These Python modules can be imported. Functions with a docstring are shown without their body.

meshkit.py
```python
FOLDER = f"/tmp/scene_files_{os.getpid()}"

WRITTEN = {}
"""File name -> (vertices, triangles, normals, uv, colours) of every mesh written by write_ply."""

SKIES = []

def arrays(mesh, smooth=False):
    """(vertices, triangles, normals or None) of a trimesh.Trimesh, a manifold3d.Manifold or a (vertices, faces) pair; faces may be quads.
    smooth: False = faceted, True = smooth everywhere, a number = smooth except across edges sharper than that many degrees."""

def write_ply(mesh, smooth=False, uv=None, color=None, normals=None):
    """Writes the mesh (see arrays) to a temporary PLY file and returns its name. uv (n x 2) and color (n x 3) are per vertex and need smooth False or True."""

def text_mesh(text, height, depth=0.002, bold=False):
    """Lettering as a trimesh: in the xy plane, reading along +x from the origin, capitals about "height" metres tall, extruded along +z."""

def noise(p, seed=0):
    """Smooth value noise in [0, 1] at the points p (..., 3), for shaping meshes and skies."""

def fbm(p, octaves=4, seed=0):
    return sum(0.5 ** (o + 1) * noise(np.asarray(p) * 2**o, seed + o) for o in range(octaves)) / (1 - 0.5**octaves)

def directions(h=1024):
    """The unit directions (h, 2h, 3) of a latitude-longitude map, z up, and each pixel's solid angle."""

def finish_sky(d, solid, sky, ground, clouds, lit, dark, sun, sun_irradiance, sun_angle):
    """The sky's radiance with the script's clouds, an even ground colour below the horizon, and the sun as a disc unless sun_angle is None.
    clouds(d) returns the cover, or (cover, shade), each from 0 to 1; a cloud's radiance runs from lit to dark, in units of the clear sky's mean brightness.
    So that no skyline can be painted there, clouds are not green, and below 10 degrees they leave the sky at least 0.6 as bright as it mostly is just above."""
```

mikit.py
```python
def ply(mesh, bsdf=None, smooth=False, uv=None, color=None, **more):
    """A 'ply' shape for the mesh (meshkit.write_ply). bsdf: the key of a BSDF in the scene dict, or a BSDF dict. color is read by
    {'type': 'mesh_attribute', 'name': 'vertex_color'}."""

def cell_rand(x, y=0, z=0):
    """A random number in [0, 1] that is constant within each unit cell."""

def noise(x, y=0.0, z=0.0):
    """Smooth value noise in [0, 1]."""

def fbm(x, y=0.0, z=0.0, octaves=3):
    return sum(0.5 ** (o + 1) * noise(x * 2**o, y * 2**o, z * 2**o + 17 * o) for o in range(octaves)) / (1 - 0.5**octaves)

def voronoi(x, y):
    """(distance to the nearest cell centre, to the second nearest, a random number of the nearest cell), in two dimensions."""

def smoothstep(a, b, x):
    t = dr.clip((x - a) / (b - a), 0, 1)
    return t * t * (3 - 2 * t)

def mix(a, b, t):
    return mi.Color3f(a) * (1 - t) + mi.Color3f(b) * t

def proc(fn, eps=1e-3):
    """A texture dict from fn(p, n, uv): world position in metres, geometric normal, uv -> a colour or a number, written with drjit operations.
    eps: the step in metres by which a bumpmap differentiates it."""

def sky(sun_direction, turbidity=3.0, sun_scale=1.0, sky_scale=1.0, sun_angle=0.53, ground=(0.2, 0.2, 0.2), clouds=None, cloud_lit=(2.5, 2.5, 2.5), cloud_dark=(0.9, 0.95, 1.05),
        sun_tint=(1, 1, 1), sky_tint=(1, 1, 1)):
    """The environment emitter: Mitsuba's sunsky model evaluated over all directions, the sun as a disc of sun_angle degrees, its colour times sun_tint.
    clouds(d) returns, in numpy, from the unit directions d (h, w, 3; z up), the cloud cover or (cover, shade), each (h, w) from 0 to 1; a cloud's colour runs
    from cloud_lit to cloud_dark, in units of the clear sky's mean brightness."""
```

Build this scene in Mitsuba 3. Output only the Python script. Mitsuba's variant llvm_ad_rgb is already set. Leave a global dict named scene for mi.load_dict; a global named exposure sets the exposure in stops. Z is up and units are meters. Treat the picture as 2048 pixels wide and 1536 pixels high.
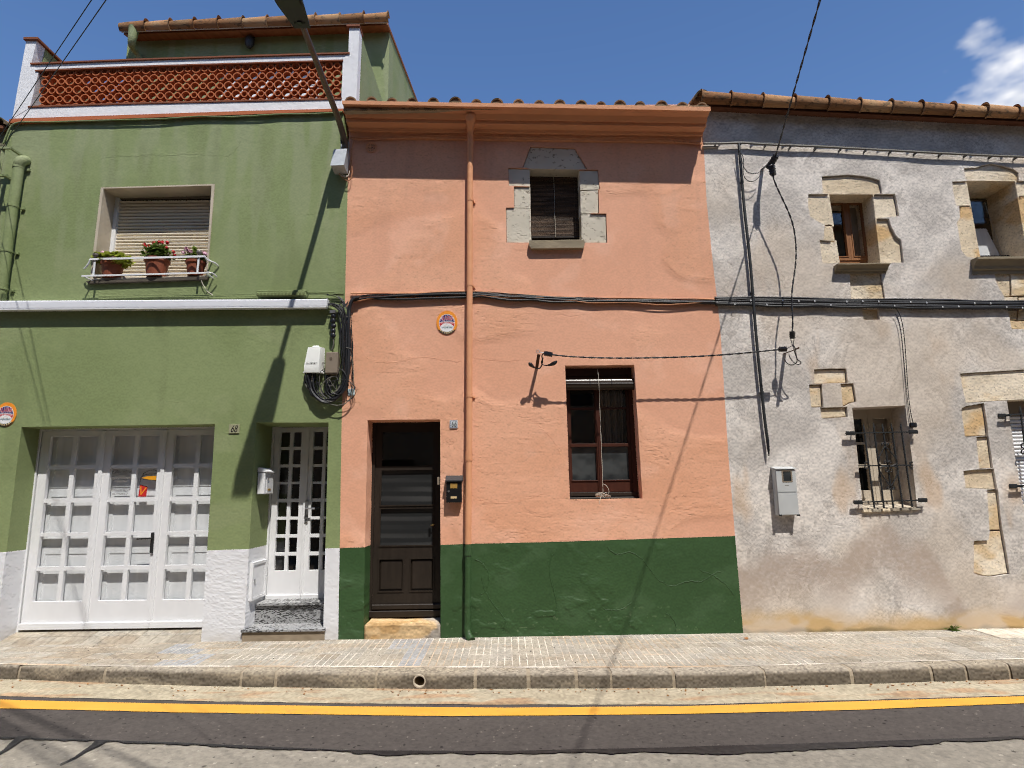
import math, random
import numpy as np, trimesh, shapely, shapely.affinity
import drjit as dr
import mitsuba as mi
import mikit, meshkit
from mikit import noise, fbm, voronoi, cell_rand, smoothstep, mix
from shapely.geometry import Polygon, LineString, box as sbox
from shapely.ops import unary_union
T = mi.ScalarTransform4f
RND = random.Random(7)
NP = np.random.default_rng(7)
scene, labels = {}, {}

# ------------------------------------------------------------------ camera, sky, exposure
F, PITCH, YAW, ROLL, D, H = 1240.0, 0.170, 0.010, 0.0135, 6.8, 1.5     # focal length in photo pixels; distance and height in metres
exposure = 1.6
SUN = np.array([0.41, -1.0, 1.80])

def turn(d):
    c, s = math.cos(PITCH), math.sin(PITCH); d = np.array([d[0], c * d[1] - s * d[2], s * d[1] + c * d[2]])
    c, s = math.cos(YAW), math.sin(YAW); return np.array([c * d[0] + s * d[1], -s * d[0] + c * d[1], d[2]])
def ray(px, py):
    x, y = (px - 1024) / F, (py - 768) / F
    c, s = math.cos(ROLL), math.sin(ROLL); x, y = c * x - s * y, s * x + c * y
    return turn(np.array([x, 1, -y]))
def W(px, py, Y=0.0):
    """measured point of the photograph -> (x, z) on the vertical plane y = Y (the facades stand on y = 0)"""
    r = ray(px, py); t = (D + Y) / r[1]; return np.array([r[0] * t, H + r[2] * t])
def P3(px, py, Y=0.0):
    a = W(px, py, Y); return np.array([a[0], Y, a[1]])
def G(px, py, z=0.0):
    r = ray(px, py); t = (z - H) / r[2]; return np.array([r[0] * t, -D + r[1] * t])
def X_(px, py, Y=0.0): return W(px, py, Y)[0]
def Z_(px, py, Y=0.0): return W(px, py, Y)[1]

eye, look, up = np.array([0, -D, H]), ray(1024, 768), turn(np.array([math.sin(ROLL), 0, math.cos(ROLL)]))
scene['camera'] = {'type': 'perspective', 'fov': math.degrees(2 * math.atan(1024 / F)), 'fov_axis': 'x', 'near_clip': 0.05, 'far_clip': 2000.0,
                   'to_world': T().look_at(origin=eye.tolist(), target=(eye + look).tolist(), up=up.tolist())}

def cloud_field(d):
    y = np.maximum(d[..., 1], 1e-3)
    u, v = d[..., 0] / y, d[..., 2] / y
    front = d[..., 1] > 0.05
    p = np.stack([d[..., 0] * 5, d[..., 1] * 5, d[..., 2] * 9], -1)
    n = meshkit.fbm(p * 2.2 + 3.1, 6, 3)
    fine = meshkit.fbm(p * 9.0, 4, 9)
    c = W(2006, 178); cu, cv = c[0] / D, (c[1] - H) / D
    a, b = (u - cu), (v - cv)
    q = np.minimum(((a + .002) / .095) ** 2 + ((b - .01) / .085) ** 2, ((a + .025) / .12) ** 2 + ((b + .05) / .05) ** 2)
    q = np.minimum(q, ((a - .16) / .16) ** 2 + ((b - .01) / .10) ** 2)
    big = np.where(front, np.clip(1.0 - q, -5, 1), -5)
    wisp = meshkit.fbm(p * 5.1 + 7.7, 6, 13)
    val = big * .50 + (n - .5) * 1.5 + (wisp - .5) * 2.6 + .05
    t_ = np.clip(val / 1.1, 0, 1); cover = (t_ ** 1.1) * .95
    c = W(1832, 176); s = ((u - c[0] / D) / .010) ** 2 + ((v - (c[1] - H) / D) / .007) ** 2
    small = np.where(front, np.clip(1 - s, 0, 1), 0) * np.clip((wisp - .38) * 4, 0, 1) * .8
    rest = np.clip((meshkit.fbm(p * .9 + 11.7, 6, 5) - .66) / .1, 0, 1) * np.where(front & (u > -1.6) & (u < 1.0), 0, 1)
    cover = np.maximum(np.maximum(cover, small), rest * .8)
    shade = np.clip((.56 - meshkit.fbm(p * 3 + 1.3, 4, 21)) * 2.2, 0, .7)
    return cover, shade

scene['sky'] = mikit.sky(SUN.tolist(), turbidity=2.6, sun_scale=1.42, sky_scale=1.16, ground=(.22, .2, .18), clouds=cloud_field, cloud_lit=(3.2, 3.2, 3.25),
                         cloud_dark=(1.7, 1.85, 2.1), sky_tint=(.92, 1.0, 1.13), sun_tint=(.86, .99, 1.21))

# ------------------------------------------------------------------ keys, parts, labels
def numbered(key):
    if key not in USED: USED.add(key); return key
    i = 1
    while f'{key}_{i:03d}' in USED: i += 1
    USED.add(f'{key}_{i:03d}'); return f'{key}_{i:03d}'
USED = set()
def thing(name, label, cat, group=None):
    k = numbered(name); labels[k] = {'label': label, 'category': cat}
    if group: labels[k]['group'] = group
    return k
def part(parent, name, shape, label=None, stuff=False):
    k = numbered(f'{parent}__{name}'); scene[k] = shape
    if label: labels.setdefault(k, {})['label'] = label
    if stuff: labels.setdefault(k, {})['kind'] = 'stuff'
    return k
def solid(name, shape, label, cat, group=None):
    k = thing(name, label, cat, group); scene[k] = shape; return k
def struct(name, shape, label=None):
    k = numbered(name); scene[k] = shape; labels[k] = {'kind': 'structure'}
    if label: labels[k]['label'] = label
    return k
def ply(mesh, mat, smooth=False): return mikit.ply(mesh, mat, smooth=smooth)

# ------------------------------------------------------------------ mesh helpers
def cat(*ms):
    out = []
    for m in ms: out += list(m) if isinstance(m, (list, tuple)) else [m]
    return trimesh.util.concatenate(out)
def poly(pts, Y=0.0): return Polygon([W(p[0], p[1], Y) for p in pts]).buffer(0)
def rect(x0, x1, z0, z1): return sbox(min(x0, x1), min(z0, z1), max(x0, x1), max(z0, z1))
def ext(pg, y0, y1):
    """polygon in (x, z) extruded from y0 (front) to y1"""
    ms = []
    for g in getattr(pg, 'geoms', [pg]):
        if g.is_empty or g.area < 1e-7: continue
        m = trimesh.creation.extrude_polygon(g, y1 - y0, engine='earcut'); v = np.array(m.vertices)
        m.vertices = np.c_[v[:, 0], y1 - v[:, 2], v[:, 1]]; ms.append(m)
    return cat(ms)
def ext_x(pts_yz, x0, x1):
    m = trimesh.creation.extrude_polygon(Polygon(pts_yz).buffer(0), x1 - x0, engine='earcut'); v = np.array(m.vertices)
    m.vertices = np.c_[x0 + v[:, 2], v[:, 0], v[:, 1]]; return m
def bx(x0, x1, y0, y1, z0, z1, b=0.0):
    if b <= 0:
        m = trimesh.creation.box(extents=(x1 - x0, y1 - y0, z1 - z0)); m.apply_translation(((x0 + x1) / 2, (y0 + y1) / 2, (z0 + z1) / 2)); return m
    pts = []
    for sx in (0, 1):
        for sy in (0, 1):
            for sz in (0, 1):
                c = np.array([x1 if sx else x0, y1 if sy else y0, z1 if sz else z0]); i = np.array([-1 if sx else 1, -1 if sy else 1, -1 if sz else 1]) * b
                for k in range(3):
                    q = c + i; q[k] = c[k]; pts.append(q)
    return trimesh.convex.convex_hull(np.array(pts))
def hull(pts): return trimesh.convex.convex_hull(np.asarray(pts, float))
def spline(pts, n=8):
    from scipy.interpolate import CubicSpline
    p = np.asarray(pts, float)
    if len(p) < 3: return p
    t = np.r_[0, np.cumsum(np.sqrt(np.linalg.norm(np.diff(p, axis=0), axis=1)) + 1e-9)]
    return CubicSpline(t, p)(np.linspace(0, t[-1], n * (len(p) - 1) + 1))
def tube(pts, r, sides=7, caps=True):
    p = np.asarray(pts, float); r = np.broadcast_to(np.asarray(r, float), (len(p),))
    t = np.gradient(p, axis=0); t /= np.linalg.norm(t, axis=1, keepdims=True) + 1e-12
    a = np.cross(t[0], [0, 0, 1.0] if abs(t[0][2]) < .9 else [1.0, 0, 0]); A = []
    for i in range(len(p)):
        a = a - t[i] * (a @ t[i]); a /= np.linalg.norm(a); A.append(a)
    A = np.array(A); B = np.cross(t, A); g = np.arange(sides) * 2 * np.pi / sides
    v = p[:, None] + r[:, None, None] * (np.cos(g)[None, :, None] * A[:, None] + np.sin(g)[None, :, None] * B[:, None])
    i, j = np.meshgrid(np.arange(len(p) - 1), np.arange(sides), indexing='ij')
    q = np.stack([i * sides + j, i * sides + (j + 1) % sides, (i + 1) * sides + (j + 1) % sides, (i + 1) * sides + j], -1).reshape(-1, 4)
    f = np.vstack([q[:, [0, 1, 2]], q[:, [0, 2, 3]]]); v = v.reshape(-1, 3)
    if caps:
        n = len(v); v = np.vstack([v, p[0], p[-1]]); e = (len(p) - 1) * sides; k = np.arange(sides)
        f = np.vstack([f, np.stack([k * 0 + n, (k + 1) % sides, k], 1), np.stack([k * 0 + n + 1, e + k, e + (k + 1) % sides], 1)])
    return trimesh.Trimesh(v, f, process=False)
def twisted(pts, r, pitch=.11, n=2, sides=6):
    p = spline(pts, 60); L = np.r_[0, np.cumsum(np.linalg.norm(np.diff(p, axis=0), axis=1))]
    m = max(int(L[-1] / pitch * 10), 8); s = np.linspace(0, L[-1], m); p = np.stack([np.interp(s, L, p[:, k]) for k in range(3)], 1)
    t = np.gradient(p, axis=0); t /= np.linalg.norm(t, axis=1, keepdims=True)
    a = np.cross(t, [0.3, 0.9, 0.1]); a /= np.linalg.norm(a, axis=1, keepdims=True); b = np.cross(t, a)
    return [tube(p + r * (np.cos(2 * np.pi * s / pitch + k * 2 * np.pi / n)[:, None] * a + np.sin(2 * np.pi * s / pitch + k * 2 * np.pi / n)[:, None] * b), r, sides) for k in range(n)]
def lathe(prof, at, axis='z', n=20):
    m = trimesh.creation.revolve(np.asarray(prof, float), sections=n)
    if axis == 'x': m.apply_transform(trimesh.transformations.rotation_matrix(math.pi / 2, [0, 1, 0]))
    if axis == 'y': m.apply_transform(trimesh.transformations.rotation_matrix(math.pi / 2, [1, 0, 0]))
    m.apply_translation(at); return m
def cyl_y(x, z, r, y0, y1, n=20): return ext(Polygon([(x + r * math.cos(a), z + r * math.sin(a)) for a in np.arange(n) * 2 * math.pi / n]), y0, y1)
def ball(c, r, s=1): 
    m = trimesh.creation.icosphere(subdivisions=s + 1, radius=r); m.apply_translation(c); return m
def jag(pg, amp, step=.05, seed=0):
    """the polygon with a slightly uneven, hand-worked outline"""
    def ring(r):
        L = LineString(r).length; n = max(int(L / step), 6); c = np.array([r.interpolate(t, normalized=True).coords[0] for t in np.unique(np.r_[np.arange(n) / n, [r.project(shapely.Point(q), normalized=True) for q in r.coords[:-1]]])])
        o = np.stack([meshkit.fbm(np.c_[c * 9, np.full(len(c), seed + k * 7.3)], 3) - .5 for k in (0, 1)], 1); return c + o * 2 * amp
    return Polygon(ring(pg.exterior), [ring(h) for h in pg.interiors]).buffer(0)
def slab(pg, y0, y1, bevel=.006):
    """stone: the polygon with chamfered front edges"""
    o = np.array(pg.exterior.coords[:-1])
    if not pg.exterior.is_ccw: o = o[::-1]
    e = np.roll(o, -1, axis=0) - o; nrm = np.c_[-e[:, 1], e[:, 0]]; nrm /= np.linalg.norm(nrm, axis=1, keepdims=True) + 1e-9
    b = nrm + np.roll(nrm, 1, axis=0); b /= np.linalg.norm(b, axis=1, keepdims=True) + 1e-9
    c = o + b * bevel; inner = Polygon(c)
    if not inner.is_valid: return ext(pg, y0, y1)
    m = len(o); i = np.arange(m); j = (i + 1) % m
    v = np.vstack([np.c_[o[:, 0], np.full(m, y0 + bevel), o[:, 1]], np.c_[c[:, 0], np.full(m, y0), c[:, 1]]])
    ring = trimesh.Trimesh(v, np.vstack([np.stack([i, j, j + m], 1), np.stack([i, j + m, i + m], 1)]), process=False)
    return cat(ext(pg, y0 + bevel, y1), ring, ext(inner, y0, y0 + .003))
def barrel(p0, p1, up, r0, r1, th=.014, arc=math.pi, n=12, seg=3, flare=0.0):
    """a clay roof tile: part of a tapered tube from p0 to p1, its crown towards up"""
    p0, p1 = np.asarray(p0, float), np.asarray(p1, float); t = p1 - p0; L = np.linalg.norm(t); t /= L
    u = np.asarray(up, float); u = u - t * (u @ t); u /= np.linalg.norm(u); s = np.cross(t, u); g = np.linspace(-arc / 2, arc / 2, n + 1)
    rings = []
    for k in range(seg + 1):
        a = k / seg; r = r0 + (r1 - r0) * a
        if flare and k == seg: r += flare
        for rr in (r, r - th): rings.append(p0 + t * L * (a if not (flare and k == seg - 1) else .93) + rr * (np.sin(g)[:, None] * s + np.cos(g)[:, None] * u))
    v = np.vstack(rings); m = n + 1; f = []
    for k in range(seg):
        o0, i0, o1, i1 = 2 * k * m, (2 * k + 1) * m, (2 * k + 2) * m, (2 * k + 3) * m
        for j in range(n): f += [(o0 + j, o0 + j + 1, o1 + j + 1), (o0 + j, o1 + j + 1, o1 + j), (i0 + j, i1 + j, i1 + j + 1), (i0 + j, i1 + j + 1, i0 + j + 1)]
        for j, w in ((0, 1), (n, 0)):
            q = [(o0 + j, o1 + j, i1 + j), (o0 + j, i1 + j, i0 + j)]; f += q if w else [x[::-1] for x in q]
    for o, i, w in ((0, m, 0), (2 * seg * m, (2 * seg + 1) * m, 1)):
        for j in range(n):
            q = [(o + j, o + j + 1, i + j + 1), (o + j, i + j + 1, i + j)]; f += q if w else [x[::-1] for x in q]
    mesh = trimesh.Trimesh(v, f, process=False); mesh.fix_normals(); return mesh
def text(s, h, x, z, y, depth=.002, bold=False, width=None, center=True, shear=0.0):
    """lettering standing on a wall at depth y, facing the street"""
    m = meshkit.text_mesh(s, h, depth, bold); v = np.array(m.vertices)
    w = v[:, 0].max() - v[:, 0].min(); k = width / w if width else 1.0
    a = v[:, 0] * k + shear * v[:, 1]; m.vertices = np.c_[x + a - (w * k / 2 if center else 0), y - v[:, 2], z + v[:, 1]]; return m
def ellipse(cx, cz, a, b, n=40, t0=0, t1=2 * math.pi):
    return Polygon([(cx + a * math.cos(t), cz + b * math.sin(t)) for t in np.linspace(t0, t1, n, endpoint=abs(t1 - t0) < 6.28)])

# ------------------------------------------------------------------ materials
GAIN = {'green_paint': (1.29, 1.22, 1.06), 'peach_paint': (1.43, 1.38, 1.40), 'peach_smooth': (1.34, 1.26, 1.15), 'plinth_green': (1.07, 1.18, .93), 'grey_stucco': (1.50, 1.40, 1.30), 'asphalt_new': (1.18, 1.05, .93), 'asphalt_old': (1.06, 1.0, .87), 'tar': (1.1, 1.0, .9),
        'gutter_concrete': (1.35, 1.27, 1.05), 'road_yellow': (1.12, 1.02, .95), 'paver_sand': (.93, .875, .775), 'paver_grey': (.93, .875, .775), 'paver_brown': (.93, .875, .775), 'paver_blue': (.93, .9, .85), 'joint_dust': (1.0, .94, .86)}
NEUTRAL = {'white_stucco', 'white_wall', 'white_wood', 'white_panel', 'pvc_white', 'metal_white', 'awning_metal', 'galvanized', 'box_beige', 'lamp_paint', 'box_grey', 'ink_white', 'enamel', 'granite', 'cable_black', 'iron_black', 'plastic_black', 'steel'}
TONE = 0.74      # measured paint and stone colours relative to the first estimates below
def prin(color, rough=.8, spec=.3, metal=0.0, gain=(1, 1, 1), **kw):
    gain = [TONE * g for g in gain]
    if callable(color): f0 = color; c = mikit.proc(lambda p, n, uv: mi.Color3f(f0(p, n, uv)) * mi.Color3f(gain))
    else: c = {'type': 'rgb', 'value': [v * g for v, g in zip(color, gain)]}
    return {'type': 'principled', 'base_color': c, 'roughness': mikit.proc(rough) if callable(rough) else rough, 'specular': spec, 'metallic': metal, **kw}
def mat(name, color, rough=.8, spec=.3, metal=0.0, bump=None, eps=2e-3, **kw):
    b = prin(color, rough, spec, metal, GAIN.get(name, (1, 1, 1) if name in NEUTRAL else (1.10, 1.01, .88)), **kw)
    if bump: b = {'type': 'bumpmap', 'arbitrary': mikit.proc(bump, eps), 'scale': 1.0, 'bsdf': b}
    scene[name] = {'type': 'twosided', 'bsdf': b}
def crack(p, s, w, seed=0.0):
    n = fbm(p.x * s + seed, p.y * s, p.z * s * .8 + seed, 4)
    return smoothstep(w, 0.0, dr.abs(n - .5)) * smoothstep(.5, .62, noise(p.x * .9 + seed * 3, seed, p.z * .9))
def stucco(p, s): return fbm(p.x * s, p.y * s, p.z * s, 3)

def green_h(p, n, uv): return .0032 * fbm(p.x * 62, p.y * 60, p.z * 62, 2) + .0016 * fbm(p.x * 16, p.y * 16, p.z * 20, 2) + .003 * fbm(p.x * 3.1, p.y * 3, p.z * 3.1, 2)
def green_c(p, n, uv):
    k = fbm(p.x * 1.3, p.y, p.z * 1.1, 4); s = fbm(p.x * 9, p.y * 3, p.z * 1.2, 2)
    c = mix((.178, .232, .112), (.205, .262, .134), smoothstep(.3, .7, k))
    c = mix(c, mi.Color3f(.25, .29, .20), .55 * smoothstep(3.2, 5.6, p.z) * smoothstep(.35, .65, s))
    c = mix(c, mi.Color3f(.135, .165, .08), .30 * smoothstep(.55, .75, fbm(p.x * 5, 0, p.z * .55, 3)) * smoothstep(.45, .6, fbm(p.x * .9, 3, p.z * .8, 2)))
    c = mix(c, mi.Color3f(.26, .30, .19), .35 * smoothstep(.6, .8, fbm(p.x * 1.6 + 3, 1, p.z * 2.4, 4)))
    return c * (.91 + .18 * noise(p.x * 58, p.y * 58, p.z * 58))
mat('green_paint', green_c, .75, .25, bump=green_h)
def white_h(p, n, uv): return .0075 * dr.power(fbm(p.x * 46, p.y * 46, p.z * 46, 2), 1.5) + .004 * stucco(p, 16)
def white_c(p, n, uv):
    k = fbm(p.x * 2.2, p.y * 2, p.z * 2.2, 3); d = smoothstep(.22, -.02, p.z + .16 * (fbm(p.x * 5, 0, p.z * 5, 3) - .5))
    return mix(mix((.80, .80, .815), (.86, .86, .875), k), (.60, .56, .50), .55 * d)
mat('white_stucco', white_c, .8, .25, bump=white_h)
mat('white_wall', lambda p, n, uv: mix((.80, .80, .82), (.87, .87, .88), fbm(p.x * 4, p.y * 4, p.z * 4, 3)), .8, .25, bump=lambda p, n, uv: .003 * stucco(p, 20))
def peach_patch(p): return smoothstep(.46, .54, fbm(p.x * .75 + 5.3, p.y, p.z * .8 + 1.7, 3))
def peach_h(p, n, uv):
    m = .15 + .85 * peach_patch(p)
    pit = smoothstep(.68, .80, fbm(p.x * 42 + 7, p.y * 20, p.z * 42, 2)); d = p.x * .8 + p.z * .6
    st = fbm(d * 40, p.y * 9, (p.z * .8 - p.x * .6) * 90, 2)
    return m * (.0058 * fbm(p.x * 74, p.y * 70, p.z * 74, 2) + .0035 * st - .005 * pit) + (.0016 + .0042 * m) * fbm(p.x * 17, p.y * 12, p.z * 15, 3) + .004 * fbm(p.x * 2.3, p.y * 2, p.z * 2.3, 2) - .002 * crack(p, .8, .004, 9.0) + .003 * peach_patch(p)
def peach_c(p, n, uv):
    k = fbm(p.x * 1.1 + 9, p.y, p.z * 1.3, 4)
    c = mix((.575, .300, .178), (.615, .338, .212), smoothstep(.3, .7, k))
    c = mix(c, (.55, .29, .185), .6 * (1 - peach_patch(p)))
    st = smoothstep(.55, .75, fbm(p.x * 14, 0, p.z * .9, 2)) * smoothstep(2.2, 5.2, p.z)
    c = mix(c, (.47, .25, .16), .25 * st)
    c = mix(c, (.40, .21, .13), .28 * peach_patch(p) * smoothstep(.66, .78, fbm(p.x * 42 + 7, p.y * 20, p.z * 42, 2)))
    c = mix(c, (.66, .40, .28), .35 * smoothstep(.58, .72, fbm(p.x * 2.6 + 1, 2, p.z * 2.1, 4)))
    return c * (.93 + .14 * noise(p.x * 62, p.y * 62, p.z * 62))
mat('peach_paint', peach_c, .75, .25, bump=peach_h)
mat('peach_smooth', lambda p, n, uv: mix((.53, .255, .14), (.60, .31, .18), fbm(p.x * 3, p.y * 14, p.z * 9, 3)), .7, .3, bump=lambda p, n, uv: .003 * fbm(p.x * 8, p.y * 20, p.z * 20, 2))
def plinth_h(p, n, uv):
    r = 1 - dr.abs(2 * fbm(p.x * 2.6 + 3, p.y, p.z * 2.9, 4) - 1)
    return .006 * fbm(p.x * 4, p.y * 4, p.z * 4, 2) + .0032 * fbm(p.x * 66, p.y * 60, p.z * 66, 2) + .006 * smoothstep(.55, .75, fbm(p.x * 9, p.y, p.z * 9, 2)) * smoothstep(.45, .6, fbm(p.x * 1.2, 2, p.z * 1.2, 2))
def plinth_c(p, n, uv):
    c = mix((.027, .062, .022), (.037, .080, .030), fbm(p.x * 2, p.y, p.z * 2, 3))
    c = mix(c, (.055, .10, .05), .5 * smoothstep(.55, .7, fbm(p.x * 3 + 8, p.y, p.z * 3.4, 4))) * (.88 + .24 * noise(p.x * 60, p.y * 60, p.z * 60))
    return mix(c, (.16, .20, .13), .4 * smoothstep(.72, .8, fbm(p.x * 22, p.y, p.z * 22, 3)) * smoothstep(.5, .05, p.z))
mat('plinth_green', plinth_c, .55, .4, bump=plinth_h)
def grey_h(p, n, uv):
    w = fbm(p.x * 2.1, p.y, p.z * 2.1, 2) * 6.3
    st = fbm(p.x * 30 + 4 * dr.cos(w), p.y * 9, p.z * 30 + 4 * dr.sin(w), 3)
    return .0050 * fbm(p.x * 70, p.y * 60, p.z * 70, 2) + .0045 * st + .005 * fbm(p.x * 3, p.y * 3, p.z * 3, 2) - .003 * crack(p, .9, .005, 4.0)
def grey_c(p, n, uv):
    wx, wz = fbm(p.x * 1.9, p.y, p.z * 1.9, 3), fbm(p.x * 1.9 + 31, p.y, p.z * 1.9 + 17, 3)
    a = fbm(p.x * 2.6 + 1.6 * wx, p.y, p.z * 2.6 + 1.6 * wz, 5)
    b = fbm(p.x * 1.0 + 2, p.y, p.z * 1.3 + 8, 4)
    sw = fbm((p.x + .5 * wx) * 22, p.y * 4, (p.z + .9 * wz) * 15, 4)
    c = mix((.385, .378, .37), (.535, .528, .518), smoothstep(.36, .62, a * .65 + b * .35))
    c = mix(c, (.30, .285, .27), .5 * smoothstep(.52, .68, sw) * smoothstep(.40, .56, fbm(p.x * 2.2 + 9, p.y, p.z * 2.2 + wx * 2, 3)))
    w = fbm(p.x * 1.3 + 2, p.y, p.z * 1.3, 2) * 9.0; ca, sa = dr.cos(w), dr.sin(w); qx, qz = p.x * ca + p.z * sa, p.z * ca - p.x * sa
    scr = smoothstep(.60, .74, fbm(qx * 60, p.y * 9, qz * 17, 3)) * smoothstep(.40, .56, fbm(p.x * 3.1 + 5, p.y, p.z * 3.1, 3))
    c = mix(c, (.20, .188, .175), .62 * scr)
    c = c * (.78 + .44 * noise(p.x * 52, p.y * 50, p.z * 52)) * (.95 + .10 * noise(p.x * 25, p.y * 20, p.z * 25))
    c = mix(c, (.43, .365, .285), .42 * smoothstep(.48, .66, fbm(p.x * .95 + 4, p.y, p.z * .6 + 3, 4)))
    rust = smoothstep(.60, .74, fbm(p.x * 2.4 + 11, p.y, p.z * .7 + 5, 4)) * smoothstep(.3, 1.0, p.z) * smoothstep(4.2, 3.0, p.z)
    c = mix(c, (.43, .30, .175), .5 * rust)
    e = .9 * (fbm(p.x * 1.0 + 7, p.y, 3.3, 3) - .42) * 2.1 + .42
    damp = smoothstep(e + .18, e - .05, p.z + .22 * (a - .5)) * smoothstep(e - .60, e - .18, p.z)
    c = mix(c, (.30, .25, .215), .68 * damp * (.75 + .5 * noise(p.x * 30, p.y, p.z * 30)))
    foot = smoothstep(.27, .07, p.z + .26 * (fbm(p.x * 2.2, p.y, p.z * 2, 4) - .45))
    c = mix(c, (.43, .30, .13), .85 * foot)
    c = mix(c, (.14, .12, .07), .75 * smoothstep(.05, .0, p.z + .05 * (noise(p.x * 9, 0, 1) - .5)))
    pale = smoothstep(.50, .62, fbm(p.x * 2.1 + 2.7, p.y, p.z * 2.6, 4)) * smoothstep(.62, .25, p.z)
    return mix(c, (.50, .48, .46), .4 * pale)
mat('grey_stucco', grey_c, .9, .15, bump=grey_h)
def stone_h(p, n, uv): return .007 * stucco(p, 60) + .006 * stucco(p, 26) + .01 * fbm(p.x * 7, p.y * 7, p.z * 7, 2) - .012 * smoothstep(.66, .74, stucco(p, 48)) - .004 * crack(p, 1.9, .006, 1.0)
def stone_c(a, b, o, seed):
    def fn(p, n, uv):
        k = fbm(p.x * 3 + seed, p.y * 3, p.z * 3, 3); c = mix(a, b, smoothstep(.3, .7, k))
        c = mix(c, o, .75 * smoothstep(.5, .66, fbm(p.x * 2.6 + seed * 2, p.y * 2.6, p.z * 3.4 + seed, 4)))
        c = c * (.82 + .36 * noise(p.x * 55, p.y * 50, p.z * 55))
        return mix(c, (.16, .13, .09), .5 * smoothstep(.64, .74, stucco(p, 60)))
    return fn
mat('stone_yellow', stone_c((.66, .58, .46), (.80, .73, .61), (.64, .43, .20), 1.0), .9, .15, bump=stone_h)
mat('stone_cream', stone_c((.72, .66, .56), (.86, .81, .72), (.66, .51, .31), 5.0), .9, .15, bump=stone_h)
mat('stone_grey', lambda p, n, uv: mix(mix((.53, .525, .49), (.68, .675, .635), fbm(p.x * 5, p.y * 5, p.z * 5, 3)), (.17, .14, .10), .7 * smoothstep(.60, .72, fbm(p.x * 30, p.y * 30, p.z * 30, 3)) * smoothstep(.4, .6, fbm(p.x * 4, p.y, p.z * 4 + 2, 2))), .9, .15,
    bump=lambda p, n, uv: .007 * stucco(p, 45) - .012 * smoothstep(.62, .72, stucco(p, 36)))
mat('sill_stone', lambda p, n, uv: mix((.20, .185, .15), (.34, .30, .235), fbm(p.x * 6, p.y * 9, p.z * 12, 3)), .9, .15, bump=lambda p, n, uv: .009 * stucco(p, 22))
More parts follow.
